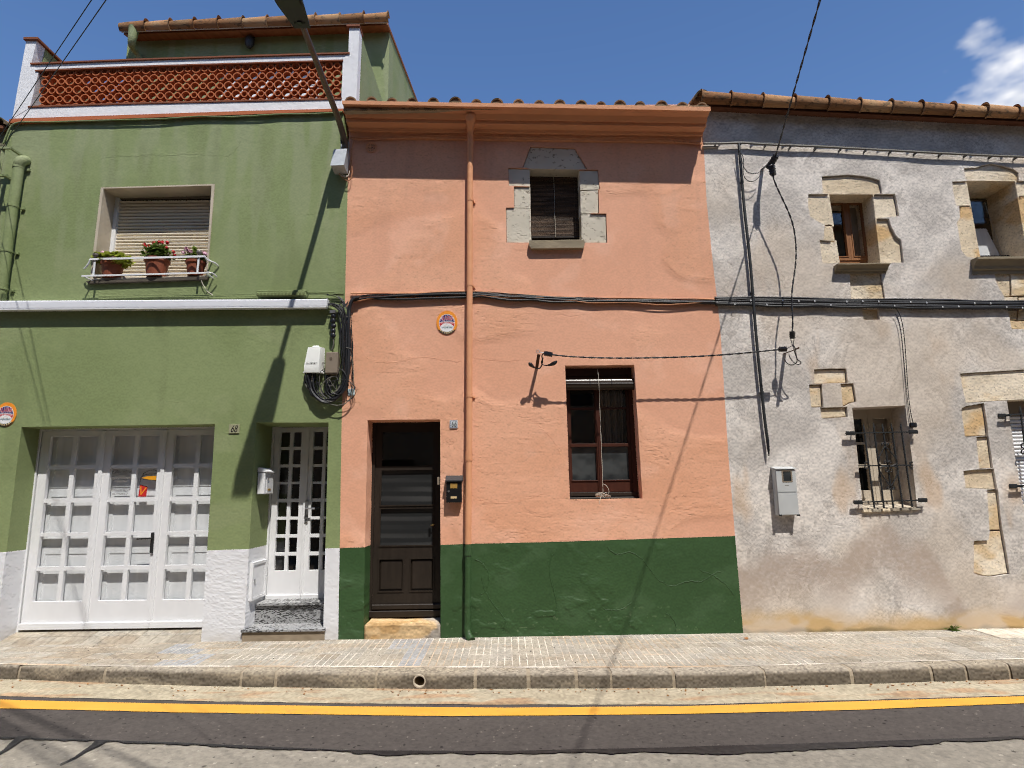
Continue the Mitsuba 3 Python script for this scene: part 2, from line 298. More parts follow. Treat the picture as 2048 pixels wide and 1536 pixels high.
def step_c(p, n, uv):
    c = mix((.58, .44, .27), (.40, .39, .385), smoothstep(.46, .52, fbm(p.x * 1.9 + 1.1, p.y, p.z * 2.2, 4)))
    c = mix(c, (.44, .27, .11), .6 * smoothstep(.52, .64, fbm(p.x * 5 + 3, p.y * 5, p.z * 5, 3)))
    return mix(c * (.70 + .6 * noise(p.x * 50, p.y * 50, p.z * 50)), (.10, .08, .06), .8 * crack(p, 2.2, .010, 3.0))
mat('step_stone', step_c, .9, .15, bump=lambda p, n, uv: .035 * stucco(p, 10) + .010 * stucco(p, 40) - .02 * crack(p, 2.2, .014, 3.0))
mat('mortar', lambda p, n, uv: mix((.30, .27, .22), (.42, .38, .31), fbm(p.x * 12, p.y * 12, p.z * 12, 3)), .95, .1)
mat('concrete_trim', lambda p, n, uv: mix((.40, .37, .325), (.62, .59, .54), fbm(p.x * 5, p.y * 7, p.z * 4, 4)), .9, .15, bump=lambda p, n, uv: .004 * stucco(p, 40))
mat('concrete_dark', lambda p, n, uv: mix((.06, .055, .05), (.13, .12, .11), fbm(p.x * 8, p.y * 7, p.z * 9, 4)), .9, .15)
mat('clay_ring', lambda p, n, uv: mix((.42, .13, .055), (.52, .18, .08), fbm(p.x * 7, p.y * 7, p.z * 7, 3)), .75, .25)
mat('clay_trim', lambda p, n, uv: mix((.40, .115, .05), (.50, .17, .08), fbm(p.x * 5, p.y * 9, p.z * 9, 3)), .75, .25)
mat('clay_brown', lambda p, n, uv: mix((.17, .062, .036), (.27, .10, .055), fbm(p.x * 6, p.y * 9, p.z * 9, 3)), .75, .25)
def tile_c(p, n, uv):
    c = mix((.36, .195, .10), (.50, .31, .175), fbm(p.x * 5, p.y * 8, p.z * 8, 3))
    c = mix(c, (.42, .33, .22), .55 * smoothstep(.45, .65, fbm(p.x * 2.7, p.y * 3, p.z * 3 + 4, 3)))
    return mix(c, (.10, .085, .06), .7 * smoothstep(.60, .72, fbm(p.x * 21, p.y * 21, p.z * 21, 3)))
mat('roof_clay', tile_c, .85, .2, bump=lambda p, n, uv: .004 * stucco(p, 30))
mat('roof_brown', lambda p, n, uv: tile_c(p, n, uv) * mi.Color3f(.62, .56, .52), .85, .2, bump=lambda p, n, uv: .004 * stucco(p, 30))
mat('roof_old', lambda p, n, uv: mix(mix((.27, .21, .15), (.40, .31, .22), fbm(p.x * 6, p.y * 6, p.z * 6, 3)), (.07, .065, .05), .8 * smoothstep(.5, .64, fbm(p.x * 15, p.y * 15, p.z * 15, 3))), .9, .15, bump=lambda p, n, uv: .005 * stucco(p, 40))
mat('soffit_clay', lambda p, n, uv: mix((.14, .06, .038), (.22, .10, .062), fbm(p.x * 14, p.y * 3, p.z * 3, 3)), .85, .2)
mat('soffit_wood', lambda p, n, uv: mix((.20, .075, .034), (.33, .14, .065), fbm(p.x * 26, p.y * 2.2, p.z * 2, 3)), .6, .3)
mat('white_wood', lambda p, n, uv: mix((.80, .80, .81), (.87, .87, .88), fbm(p.x * 16, p.y, p.z * 3, 3)), .45, .4, bump=lambda p, n, uv: .0012 * fbm(p.x * 40, p.y, p.z * 6, 2))
mat('white_panel', lambda p, n, uv: mix((.70, .725, .74), (.92, .93, .94), fbm(p.x * 26, p.y, p.z * 1.5, 3)), .6, .3)
mat('dark_wood', lambda p, n, uv: mix((.016, .0125, .0105), (.031, .0245, .0205), fbm(p.x * 26, p.y * 8, p.z * 3, 3)), .42, .4)
mat('red_wood', lambda p, n, uv: mix((.040, .013, .009), (.072, .024, .015), fbm(p.x * 24, p.y * 8, p.z * 3, 3)), .38, .45)
mat('honey_wood', lambda p, n, uv: mix((.22, .10, .045), (.34, .17, .078), fbm(p.x * 30, p.y * 8, p.z * 3, 3)), .45, .4)
mat('cream_wood', lambda p, n, uv: mix((.50, .465, .41), (.60, .565, .51), fbm(p.x * 20, p.y * 8, p.z * 3, 3)), .5, .35)
scene['glass'] = {'type': 'thindielectric', 'int_ior': 1.5}
mat('frosted', lambda p, n, uv: mix((.02, .023, .027), (.06, .066, .075), smoothstep(.2, .8, .5 + .5 * dr.sin(p.z * 62 + 3 * noise(p.x * 2, 0, p.z * 4))) * noise(p.x * 2.2, 3, p.z * 9)), .25, .5, bump=lambda p, n, uv: .0006 * fbm(p.x * 70, p.y, p.z * 70, 2))
mat('milky', lambda p, n, uv: mix((.03, .037, .045), (.075, .09, .105), smoothstep(.3, .7, fbm(p.x * 6, p.y, p.z * 7, 3))), .2, .5)
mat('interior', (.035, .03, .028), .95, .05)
mat('curtain', lambda p, n, uv: mix((.12, .105, .09), (.26, .235, .205), .5 + .5 * dr.sin(p.x * 75)), .95, .05)
mat('blind_brown', lambda p, n, uv: mix((.014, .009, .007), (.035, .024, .018), noise(p.x * 1.4, 2, p.z * 260)), .28, .5)
mat('reed_blind', lambda p, n, uv: mix((.05, .034, .026), (.26, .18, .13), noise(p.x * 2.4, 2, p.z * 150) * noise(p.x * 7, 5, p.z * 40)), .6, .3)
mat('shutter_slat', lambda p, n, uv: mix((.82, .79, .72), (.90, .87, .80), fbm(p.x * 3, p.y, p.z * 24, 2)), .4, .4)
mat('pvc_white', (.86, .86, .87), .35, .45)
mat('metal_white', (.84, .84, .85), .4, .45)
mat('awning_metal', lambda p, n, uv: mix((.78, .79, .84), (.85, .86, .90), noise(p.x * 1.5, 2, p.z * 30)), .4, .45)
mat('box_beige', (.82, .82, .77), .45, .4)
mat('box_taupe', (.235, .205, .175), .55, .35)
mat('box_grey', lambda p, n, uv: mix((.48, .49, .48), (.57, .58, .57), fbm(p.x * 9, p.y * 9, p.z * 5, 3)), .5, .35)
mat('galvanized', lambda p, n, uv: mix((.34, .37, .40), (.50, .52, .55), fbm(p.x * 22, p.y * 22, p.z * 22, 3)), .5, .5)
mat('lamp_paint', (.030, .031, .034), .5, .4)
mat('lamp_pole', lambda p, n, uv: mix((.10, .08, .065), (.16, .13, .105), fbm(p.x * 9, p.y * 9, p.z * 9, 3)), .5, .4)
mat('cable_black', (.014, .014, .016), .45, .45)
mat('cable_grey', (.17, .17, .165), .5, .4)
mat('cable_peach', (.50, .235, .13), .6, .3)
mat('cable_green', (.145, .185, .08), .6, .3)
mat('cable_white', (.62, .61, .58), .5, .4)
mat('iron_black', (.02, .021, .021), .5, .45)
mat('iron_rust', lambda p, n, uv: mix((.035, .02, .014), (.10, .048, .026), fbm(p.x * 40, p.y * 40, p.z * 40, 2)), .8, .25)
mat('plastic_black', (.012, .012, .014), .35, .5)
mat('mailbox_black', (.010, .011, .014), .3, .5)
mat('mailbox_lid', (.045, .050, .062), .4, .5)
mat('brass', (.62, .40, .12), .4, .5, .5)
mat('steel', (.6, .6, .6), .3, .5, .9)
mat('ball_grey', (.16, .15, .15), .45, .5)
mat('pot_clay', lambda p, n, uv: mix((.225, .066, .036), (.285, .092, .052), fbm(p.x * 12, p.y * 12, p.z * 9, 3)), .6, .35)
mat('soil', (.05, .035, .025), .95, .1)
def leaf(name, c): scene[name] = {'type': 'principledthin', 'base_color': {'type': 'rgb', 'value': list(c)}, 'roughness': .5, 'diff_trans': .7, 'spec_trans': 0.0}
leaf('leaf_lime', (.30, .34, .05)); leaf('leaf_dark', (.10, .15, .03)); leaf('leaf_mid', (.15, .20, .04))
mat('petal_red', (.62, .03, .05), .6, .3); mat('petal_pink', (.75, .48, .68), .6, .3)
mat('granite', lambda p, n, uv: mix(mix((.27, .27, .27), (.47, .47, .47), noise(p.x * 160, p.y * 160, p.z * 160)), (.055, .055, .055), smoothstep(.42, .54, noise(p.x * 60 + 5, p.y * 90, p.z * 90) * .7 + .45 * (fbm(p.x * 5, p.y * 5, p.z * 8 + 2, 3) - .28))), .5, .4)
mat('granite_edge', lambda p, n, uv: mix((.20, .17, .13), (.38, .33, .27), fbm(p.x * 14, p.y * 14, p.z * 14, 3)), .8, .2)
mat('ink_black', (.012, .012, .012), .6, .3); mat('ink_blue', (.020, .024, .17), .5, .35); mat('ink_red', (.55, .028, .03), .5, .35); mat('ink_orange', (.83, .31, .03), .5, .35)
mat('ink_white', (.86, .86, .86), .5, .35); mat('ink_yellow', (.75, .36, .02), .5, .35); mat('ink_pale_blue', (.42, .60, .74), .5, .35); mat('ink_cream', (.62, .50, .31), .5, .35); mat('ink_grey', (.22, .22, .23), .5, .35); mat('ink_teal', (.03, .11, .14), .5, .35)
mat('enamel', (.60, .64, .66), .3, .5)
mat('plate_stone', (.30, .32, .23), .8, .2)
# ground
def dust(p): return fbm(p.x * 1.3, p.y * 3.1, 2.0, 4)
def asphalt(a, b, s, sp):
    def fn(p, n, uv):
        g = noise(p.x * s, p.y * s, .5); h = noise(p.x * s * 2.3 + 4, p.y * s * 2.3, 1.5); k2 = noise(p.x * s * .55 + 31, p.y * s * .55, 8.5); c = mix(mi.Color3f(a) * .62, mi.Color3f(b) * 1.38, .42 * g + .26 * h + .32 * k2)
        c = mix(c, mi.Color3f(sp), .8 * smoothstep(.74, .84, noise(p.x * s * .8 + 9, p.y * s * .8, 3.5)))
        c = mix(c, mi.Color3f(a) * .5, smoothstep(.74, .84, noise(p.x * s * .7 + 19, p.y * s * .7, 5.5)))
        return c * (.84 + .32 * fbm(p.x * .9, p.y * 1.5, 7.0, 4))
    return fn
def asphalt_h(s, k): return lambda p, n, uv: k * (noise(p.x * s, p.y * s, .5) + .5 * noise(p.x * s * 2.3 + 4, p.y * s * 2.3, 1.5)) + k * 1.2 * fbm(p.x * 5, p.y * 5, 3.0, 2)
mat('asphalt_old', asphalt((.19, .18, .17), (.31, .295, .28), 46, (.46, .44, .42)), .9, .2, bump=asphalt_h(85, .005))
mat('asphalt_new', asphalt((.050, .048, .049), (.082, .079, .080), 58, (.155, .15, .145)), .85, .25, bump=asphalt_h(100, .004))
mat('tar', lambda p, n, uv: mix((.018, .018, .021), (.034, .034, .038), noise(p.x * 40, p.y * 40, 1)), .5, .35, bump=asphalt_h(60, .003))
mat('road_yellow', lambda p, n, uv: mix(mix((.70, .37, .05), (.78, .43, .075), fbm(p.x * 5, p.y * 9, 1, 3)), (.30, .24, .12), .35 * smoothstep(.62, .76, fbm(p.x * 24, p.y * 30, 3, 4)) * smoothstep(.48, .66, fbm(p.x * .9 + 2, p.y * 2, 6, 2))), .7, .3, bump=asphalt_h(90, .003))
mat('gutter_concrete', lambda p, n, uv: mix(mix((.26, .235, .20), (.40, .37, .325), fbm(p.x * 3, p.y * 9, 2, 4)), (.30, .165, .09), .55 * smoothstep(.52, .7, fbm(p.x * 2.2 + 3, p.y * 11, 4, 4))) * (.78 + .44 * noise(p.x * 50, p.y * 36, 3)), .9, .15, bump=asphalt_h(80, .004))
def kerb_c(p, n, uv):
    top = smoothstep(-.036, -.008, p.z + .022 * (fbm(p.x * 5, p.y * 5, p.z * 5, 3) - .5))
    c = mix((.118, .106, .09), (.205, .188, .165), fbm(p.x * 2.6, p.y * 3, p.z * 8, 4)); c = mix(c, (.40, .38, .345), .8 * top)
    c = mix(c, (.34, .31, .26), .6 * smoothstep(.56, .68, fbm(p.x * 1.7 + 8, p.y, p.z * 6, 3)))
    return c * (.50 + .92 * noise(p.x * 60, p.y * 60, p.z * 60))
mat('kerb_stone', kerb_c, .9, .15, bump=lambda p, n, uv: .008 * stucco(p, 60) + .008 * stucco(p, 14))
mat('kerb_mortar', lambda p, n, uv: mix((.27, .24, .20), (.46, .42, .36), fbm(p.x * 9, p.y * 9, p.z * 9, 3)), .95, .1, bump=lambda p, n, uv: .006 * stucco(p, 40))
def tile_mat(name, a, b, k=.5):
    mat(name, lambda p, n, uv: mix(mix(a, b, fbm(p.x * 3, p.y * 3, 2, 4)), (.36, .26, .17), .25 * smoothstep(.58, .72, fbm(p.x * 1.7 + 3, p.y * 3.5, 6, 4))) * (.80 + .40 * noise(p.x * 50, p.y * 30, 1)) * (.92 + .16 * noise(p.x * 4.9, p.y * 4.9, 5)), .85, .2)
tile_mat('paver_sand', (.41, .385, .345), (.49, .465, .425)); tile_mat('paver_grey', (.39, .375, .35), (.47, .455, .43)); tile_mat('paver_brown', (.35, .32, .28), (.43, .40, .36)); tile_mat('paver_blue', (.36, .37, .385), (.43, .44, .455))
tile_mat('paver_pale', (.55, .53, .49), (.64, .62, .58))
mat('joint_dust', lambda p, n, uv: mix(mix((.47, .44, .40), (.78, .75, .70), smoothstep(.34, .60, fbm(p.x * 3.2, p.y * 6, 1, 4))), (.56, .38, .22), .55 * smoothstep(.5, .62, fbm(p.x * 1.4 + 5, p.y * 4.2, 9, 3))), .95, .1)
mat('dry_leaf', (.35, .16, .06), .8, .2)

# ------------------------------------------------------------------ ground: road, gutter, kerb, pavement
KB = [(-200, 1350), (0, 1358), (239, 1368), (470, 1374), (700, 1377), (1012, 1378), (1370, 1377), (1690, 1370), (2048, 1358), (2300, 1348)]       # foot of the kerb
KP = [(-200, 1325), (0, 1328), (263, 1332.5), (478, 1332.5), (670, 1333), (1024, 1334.5), (1348, 1334), (1587, 1329), (1826, 1322), (2048, 1317), (2300, 1310)]
GU = [(-200, 1383), (0, 1391), (62, 1393.5), (342, 1401), (700, 1407), (1012, 1409.5), (1370, 1409), (1690, 1401), (2048, 1390), (2300, 1381)]
YT = [(-200, 1391), (34, 1401), (342, 1408), (700, 1413.5), (1012, 1416), (1370, 1413), (1690, 1404), (2048, 1393), (2300, 1384)]
YB = [(-200, 1409), (0, 1417), (342, 1425), (700, 1430.5), (909, 1433), (1348, 1429), (1690, 1421), (2048, 1407), (2300, 1397)]
DS = [(-200, 1468), (0, 1474), (205, 1481), (342, 1485), (700, 1501), (1012, 1503), (1348, 1495), (1690, 1485), (2048, 1473), (2300, 1463)]
ZR = -.122
def gline(px, z):
    g = np.array([G(x, y, z) for x, y in px]); o = np.argsort(g[:, 0]); g = g[o]
    def f(x):
        x = np.asarray(x, float); s = np.interp(x, g[:, 0], g[:, 1]); k = np.ones(9) / 9
        return s
    return f
kb, kp, gu, yt, yb, ds = (gline(a, z) for a, z in ((KB, ZR), (KP, 0), (GU, ZR), (YT, ZR), (YB, ZR), (DS, ZR)))
def strip(fa, fb, x0, x1, z, n=160, wob=0.0, seed=0):
    x = np.linspace(x0, x1, n); a, b = fa(x), fb(x)
    if wob: b = b + wob * (meshkit.fbm(np.c_[x * 3.0, x * 0 + seed, x * 0], 5) - .5) * 2 + .8 * wob * (meshkit.fbm(np.c_[x * 16.0, x * 0 + seed + 9, x * 0], 3) - .5) * 2
    v = np.vstack([np.c_[x, a, x * 0 + z], np.c_[x, b, x * 0 + z]]); i = np.arange(n - 1)
    f = np.vstack([np.stack([i, i + n, i + 1], 1), np.stack([i + 1, i + n, i + n + 1], 1)]); m = trimesh.Trimesh(v, f, process=False)
    if m.face_normals[0][2] < 0: m.invert()
    return m
const = lambda y: (lambda x: np.full(np.shape(x), float(y)))
m = trimesh.creation.box(extents=(600, 600, .1)); m.apply_translation((0, 0, ZR - .012 - .05))
struct('ground', ply(m, 'asphalt_old'), 'worn pale asphalt reaching beyond the street')
struct('road', ply(strip(gu, const(-14), -16, 16, ZR - .006, 300), 'asphalt_old'), 'old pale grey asphalt of the road in the foreground')
part('road', 'trench_patch', ply(strip(lambda x: gu(x) + .004, ds, -16, 16, ZR - .002, 900, .012, 3), 'asphalt_new'), 'darker newer asphalt strip along the gutter')
tx = np.linspace(-6.5, 6.5, 1300); tw = (.012 + .12 * np.clip(meshkit.fbm(np.c_[tx * 1.3 + 4, tx * 0, tx * 0], 5, 2) - .30, 0, 1)) * np.interp(tx, [-4, -2, -.8], [.5, .6, 1.5]) + .016 * (tx > -1)
def seam_lo(x): return np.interp(x, tx, ds(tx) - tw)
part('road', 'tar_seam', ply(strip(lambda x: ds(x) + .010 * (meshkit.fbm(np.c_[x * 4, x * 0 + 5, x * 0], 4) - .3), seam_lo, -6.5, 6.5, ZR + .002, 1300, .020, 8), 'tar'), 'black tar seam along the edge of the patched strip')
for pts in ([(205, 1481), (190, 1492), (168, 1504), (150, 1516), (120, 1530)], [(50, 1473), (34, 1482), (12, 1500), (-20, 1518)]):
    c = np.array([G(*q, ZR) for q in pts]); t = np.gradient(c, axis=0); nrm = np.c_[-t[:, 1], t[:, 0]]; nrm /= np.linalg.norm(nrm, axis=1, keepdims=True); w = np.array([.045, .03, .016, .010, .006][:len(c)])[:, None]
    part('road', 'tar_crack', ply(ext_z := trimesh.Trimesh(np.vstack([np.c_[c + nrm * w, np.full(len(c), ZR + .0035)], np.c_[c - nrm * w, np.full(len(c), ZR + .0035)]]), [q for i in range(len(c) - 1) for q in ((i, i + len(c), i + 1), (i + 1, i + len(c), i + len(c) + 1))], process=False), 'tar'))
part('road', 'yellow_line', ply(strip(yt, yb, X_(-120, 1400), 12, ZR + .003, 900, .0035, 4), 'road_yellow'), 'yellow painted line along the gutter')
struct('gutter', ply(strip(lambda x: kb(x) + .05, gu, -16, 16, ZR + .0005, 900, .012, 1), 'gutter_concrete'), 'sandy concrete gutter channel between kerb and asphalt')

KJ = [-260, -110, 15, 205, 489, 559, 759, 952, 1056, 1152, 1217, 1343, 1524, 1703, 1876, 1948, 2046, 2200, 2330]
KX = [G(x, 1352, -.06)[0] for x in KJ]
def kerb_piece(xa, xb, hole=None):
    n = 6; rows = []; wob = RND.uniform(-.006, .006)
    for x in np.linspace(xa, xb, n):
        e = min(x - xa, xb - x); rd = .005 * max(0, 1 - e / .03) ** 2
        f, b = float(kb(x)) + rd + wob, float(kp(x)); hz = -.002 - rd * .5 + RND.uniform(-.002, .002)
        g = np.linspace(0, math.pi / 2, 6); R = .032
        prof = [(b, -.25), (f + .01, -.25), (f, ZR - .02), (f + .004, hz - R - .025)] + [(f + .010 + R - R * math.cos(t), hz - R + R * math.sin(t)) for t in g] + [(b, hz)]
        rows.append([(x, y, z) for y, z in prof])
    r = np.array(rows); k = r.shape[1]; v = r.reshape(-1, 3); f = []
    for i in range(n - 1):
        for j in range(k):
            a, b2, c, d = i * k + j, i * k + (j + 1) % k, (i + 1) * k + (j + 1) % k, (i + 1) * k + j; f += [(a, b2, c), (a, c, d)]
    for j in range(1, k - 1): f += [(0, j + 1, j), ((n - 1) * k, (n - 1) * k + j, (n - 1) * k + j + 1)]
    m = trimesh.Trimesh(v, f, process=False); m.fix_normals(); return m
HX = G(841, 1357, -.06)[0]
def kerb_bed(x0, x1):
    x = np.linspace(x0, x1, 400); f, b = kb(x) + .014, kp(x) + .004; z = np.full(400, -.009); R_ = .032
    prof = [(b, z * 0 - .25), (f, z * 0 - .25), (f + .004, z - R_ - .02)] + [(f + .012 + R_ - R_ * math.cos(t), z - R_ + R_ * math.sin(t)) for t in np.linspace(0, math.pi / 2, 5)] + [(b, z)]
    v = np.vstack([np.c_[x, a, c] for a, c in prof]); i = np.arange(399); f_ = []
    for q in range(len(prof) - 1): a, c = q * 400, (q + 1) * 400; f_ += [np.stack([a + i, a + i + 1, c + i + 1], 1), np.stack([a + i, c + i + 1, c + i], 1)]
    m = trimesh.Trimesh(v, np.vstack(f_), process=False)
    if m.face_normals[-1][2] < 0: m.invert()
    return m
struct('kerb', ply(cat(kerb_bed(-16, HX - .07), kerb_bed(HX + .07, 16)), 'kerb_mortar'), 'worn grey stone kerb edging the pavement')
HX = G(841, 1357, -.06)[0]
for a, b in zip(KX[:-1], KX[1:]):
    m = kerb_piece(a + RND.uniform(.005, .024), b - RND.uniform(.005, .024))
    if a < HX < b:
        import manifold3d as mf
        body = mf.Manifold(mf.Mesh(np.array(m.vertices, np.float32), np.array(m.faces, np.uint32)))
        if body.volume() < 0: m.invert(); body = mf.Manifold(mf.Mesh(np.array(m.vertices, np.float32), np.array(m.faces, np.uint32)))
        c = trimesh.creation.cylinder(radius=.052, height=.5, sections=28); c.apply_transform(trimesh.transformations.rotation_matrix(math.pi / 2, [1, 0, 0])); c.apply_translation((HX, kb(HX) + .1, -.064))
        body = body - mf.Manifold(mf.Mesh(np.array(c.vertices, np.float32), np.array(c.faces, np.uint32))); q = body.to_mesh(); m = trimesh.Trimesh(q.vert_properties[:, :3], q.tri_verts, process=False)
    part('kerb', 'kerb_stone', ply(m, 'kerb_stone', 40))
yk = float(kb(HX))
dp = tube([(HX, yk + .45, -.064), (HX, yk - .004, -.064)], .052, 28, False); di = tube([(HX, yk - .004, -.064), (HX, yk + .45, -.064)], .046, 28, False)
a = np.arange(28) * 2 * np.pi / 28; rim = cyl_y(HX, -.064, .052, yk - .006, yk + .0, 28)
rim = ext(Polygon([(HX + .053 * math.cos(t), -.064 + .053 * math.sin(t)) for t in a], [[(HX + .043 * math.cos(t), -.064 + .043 * math.sin(t)) for t in a]]), yk - .006, yk + .45)
k = solid('drain_outlet', ply(rim, 'concrete_trim', 40), 'round open drain pipe mouth set in the grey kerb stone', 'drain')
part(k, 'pipe_end', ply(cyl_y(HX, -.064, .046, yk + .40, yk + .42), 'interior'))

def fwall(x): return np.zeros_like(np.asarray(x, float)) + .62
m = strip(fwall, lambda x: kp(x) - .004, -16, 16, -.0018, 200)
struct('pavement', ply(m, 'joint_dust'), 'narrow pavement of small square pavers with dusty joints')
TP = .2015
def paver(n, w=.1965, d=.1895, g=.0075, gy=.006):
    s, out = (w - g * (n - 1)) / n, []
    t = (d - gy * (n - 1)) / n
    for i in range(n):
        for j in range(n):
            x, y = i * (s + g), -j * (t + gy); e = .0022
            v = [(x, y, -.02), (x + s, y, -.02), (x + s, y - t, -.02), (x, y - t, -.02), (x, y, -.003), (x + s, y, -.003), (x + s, y - t, -.003), (x, y - t, -.003), (x + e, y - e, 0), (x + s - e, y - e, 0), (x + s - e, y - t + e, 0), (x + e, y - t + e, 0)]
            f = []
            for b in (0, 4):
                for q in range(4): f += [(b + q, b + (q + 1) % 4, b + 4 + (q + 1) % 4), (b + q, b + 4 + (q + 1) % 4, b + 4 + q)]
            f += [(8, 10, 9), (8, 11, 10)]
            mm = trimesh.Trimesh(v, f, process=False); 
            if mm.face_normals[-1][2] < 0: mm.invert()
            out.append(mm)
    return cat(out)
PAV = {}
def paver_dict(n, mt):
    if (n, mt) not in PAV: PAV[n, mt] = ply(paver(n), mt)
    return PAV[n, mt]
spots, far_spots = [], {}
for i in range(-46, 46):
    for j in range(-1, 5):
        x = i * TP + .03; y = float(kp(x)) + .012 + (5 - j) * TP
        px = 1024 + F * x / (D + y)
        mt = RND.choice(['paver_sand', 'paver_sand', 'paver_grey', 'paver_grey', 'paver_brown'] if x > -2.7 else ['paver_brown', 'paver_grey', 'paver_brown'])
        n = 3 if x > -3.05 + .15 * j else 1
        if 372 < px < 455 and j in (1, 2, 3, 4): mt, n = ('paver_blue' if RND.random() < .6 else 'paver_sand'), 3
        if 797 < px < 862: mt, n = 'paver_blue', 3
        if px > 1700 and j % 2: n = RND.choice([3, 3, 1])
        spots.append((abs(px - 1024), x, y + RND.uniform(-.003, .003), RND.uniform(-.0006, .0016), n, mt))
spots.sort()
for k, (q, x, y, z, n, mt) in enumerate(spots):
    if k < 300: part('pavement', 'paver', {**paver_dict(n, mt), 'to_world': T().translate([x, y, z])})
    else: far_spots.setdefault(mt, []).append((x, y, z, n))
mm = []
for mt, l in far_spots.items():
    for x, y, z, n in l: q = paver(1); q.apply_translation((x, y, z)); mm.append(q)
if mm: part('pavement', 'far_pavers', ply(cat(mm), 'paver_grey'), stuff=True)
# pale concrete slabs in front of the far doorway
gx = [G(*q, 0) for q in ((1965, 1266), (2200, 1258), (2230, 1335), (2048, 1302))]
def zface(pts, z0, z1):
    m = trimesh.creation.extrude_polygon(Polygon(pts), z1 - z0, engine='earcut'); m.apply_translation((0, 0, z0)); return m
for i in range(7):
    x0 = gx[0][0] + i * .17; part('pavement', 'pale_slab', ply(bx(x0, x0 + .163, -.40, .0, -.02, .007, .003), 'paver_pale'))
# little dirt and dry leaves lying about
def scrap(px, py, z, s, mt):
    g = G(px, py, z); a = RND.uniform(0, 6.28); v = []
    for k in range(7): r = s * RND.uniform(.5, 1); v.append((g[0] + r * math.cos(a + k * .9), g[1] + .6 * r * math.sin(a + k * .9), z + .004 + RND.uniform(0, .5 * s)))
    return hull(v + [(g[0], g[1], z + .001)])
solid('fallen_leaf', ply(scrap(1493, 1279, 0, .035, 'dry_leaf'), 'dry_leaf'), 'curled brown dry leaf on the pavement at the corner of the green plinth', 'leaf')
NP2 = np.random.default_rng(3)
mm = []
for i in range(130):
    x = NP2.uniform(0, 2048); y = np.interp(x, [p[0] for p in KB], [p[1] for p in KB]) + NP2.exponential(5) + 2
    mm.append(scrap(x, y, ZR, float(NP2.uniform(.006, .016)), 0))
part('gutter', 'dry_debris', ply(cat(mm), 'dry_leaf'), 'brown crumbs of dry leaves along the foot of the kerb', stuff=True)
mm = []
for i in range(60):
    mm.append(scrap(NP2.uniform(100, 2000), NP2.uniform(1285, 1330), 0, float(NP2.uniform(.004, .010)), 0))
part('pavement', 'specks', ply(cat(mm), 'tar'), stuff=True)
# weed at the foot of the grey wall
wc = P3(1905, 1256, -.02); mm = []
for i in range(26):
    a = NP2.uniform(0, 2 * math.pi); l = NP2.uniform(.04, .11); e = NP2.uniform(.2, 1.2); d0 = np.array([math.cos(a) * math.cos(e), -abs(math.sin(a)) * math.cos(e), math.sin(e)]); s = np.cross(d0, [0, 0, 1]); s /= np.linalg.norm(s)
    o = np.array([wc[0] + NP2.uniform(-.02, .02), -.02, .0]); w = l * .13
    mm.append(trimesh.Trimesh([o, o + d0 * l * .5 + s * w, o + d0 * l + [0, 0, -.02], o + d0 * l * .5 - s * w], [(0, 1, 2), (0, 2, 3)], process=False))
solid('weed', ply(cat(mm), 'leaf_dark'), 'small green weed growing where the grey wall meets the pavement', 'plant')

# ------------------------------------------------------------------ shared builders
BL = [(700, 205), (697, 300), (690, 600), (683, 850), (677, 1275)]              # joint between the green and the peach house
BR = [(1403, 240), (1408, 300), (1413, 400), (1425, 520), (1440, 650), (1456, 900), (1470, 1072), (1487, 1272)]   # joint between the peach and the grey house
bl = np.array([W(*q) for q in BL]); br = np.array([W(*q) for q in BR])
def side(b, z): return float(np.interp(-z, -b[:, 1], b[:, 0]))
def joint(b, z0, z1): 
    zs = sorted([z for z in b[:, 1] if z0 < z < z1]); return [(side(b, z), z) for z in [z0, *zs, z1]]
GND = -.12
def panes(parent, name, rects, y, mt='glass'):
    for (x0, x1, z0, z1) in rects:
        e = .004
        m = trimesh.Trimesh([(x0 - e, y, z0 - e), (x1 + e, y, z0 - e), (x1 + e, y, z1 + e), (x0 - e, y, z1 + e)], [(0, 1, 2), (0, 2, 3)], process=False) if mt == 'glass' else bx(x0 - e, x1 + e, y, y + .006, z0 - e, z1 + e)
        part(parent, name, ply(m, mt))
def grid_leaf(parent, name, x0, x1, z0, z1, y, th, xs, zs, mt, glass='glass', bar=.009, label=None):
    """a glazed door or window leaf: one frame mesh, its panes as children"""
    rr = [(a, b, c, d) for c, d in zs for a, b in xs]
    outer = rect(x0, x1, z0, z1); fx0, fx1 = min(a for a, b in xs), max(b for a, b in xs); fz0, fz1 = min(c for c, d in zs), max(d for c, d in zs)
    frame = outer.difference(rect(fx0, fx1, fz0, fz1)); bars = rect(fx0, fx1, fz0, fz1).difference(unary_union([rect(*r) for r in rr]))
    ms = [ext(frame, y, y + th)]
    if not bars.is_empty: ms.append(ext(bars.buffer(.002, join_style=2).intersection(rect(fx0, fx1, fz0, fz1)), y + bar, y + th))
    k = part(parent, name, ply(cat(ms), mt), label); panes(k, 'pane', rr, y + th * .62, glass); return k
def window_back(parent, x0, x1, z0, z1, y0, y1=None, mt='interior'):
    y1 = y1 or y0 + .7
    part(parent, 'room', ply(cat(bx(x0 - .3, x0 - .28, y0, y1, z0 - .3, z1 + .3), bx(x1 + .28, x1 + .3, y0, y1, z0 - .3, z1 + .3), bx(x0 - .28, x1 + .28, y1 - .02, y1, z0 - .3, z1 + .3), bx(x0 - .28, x1 + .28, y0, y1 - .02, z0 - .3, z0 - .28), bx(x0 - .28, x1 + .28, y0, y1 - .02, z1 + .28, z1 + .3)), mt))

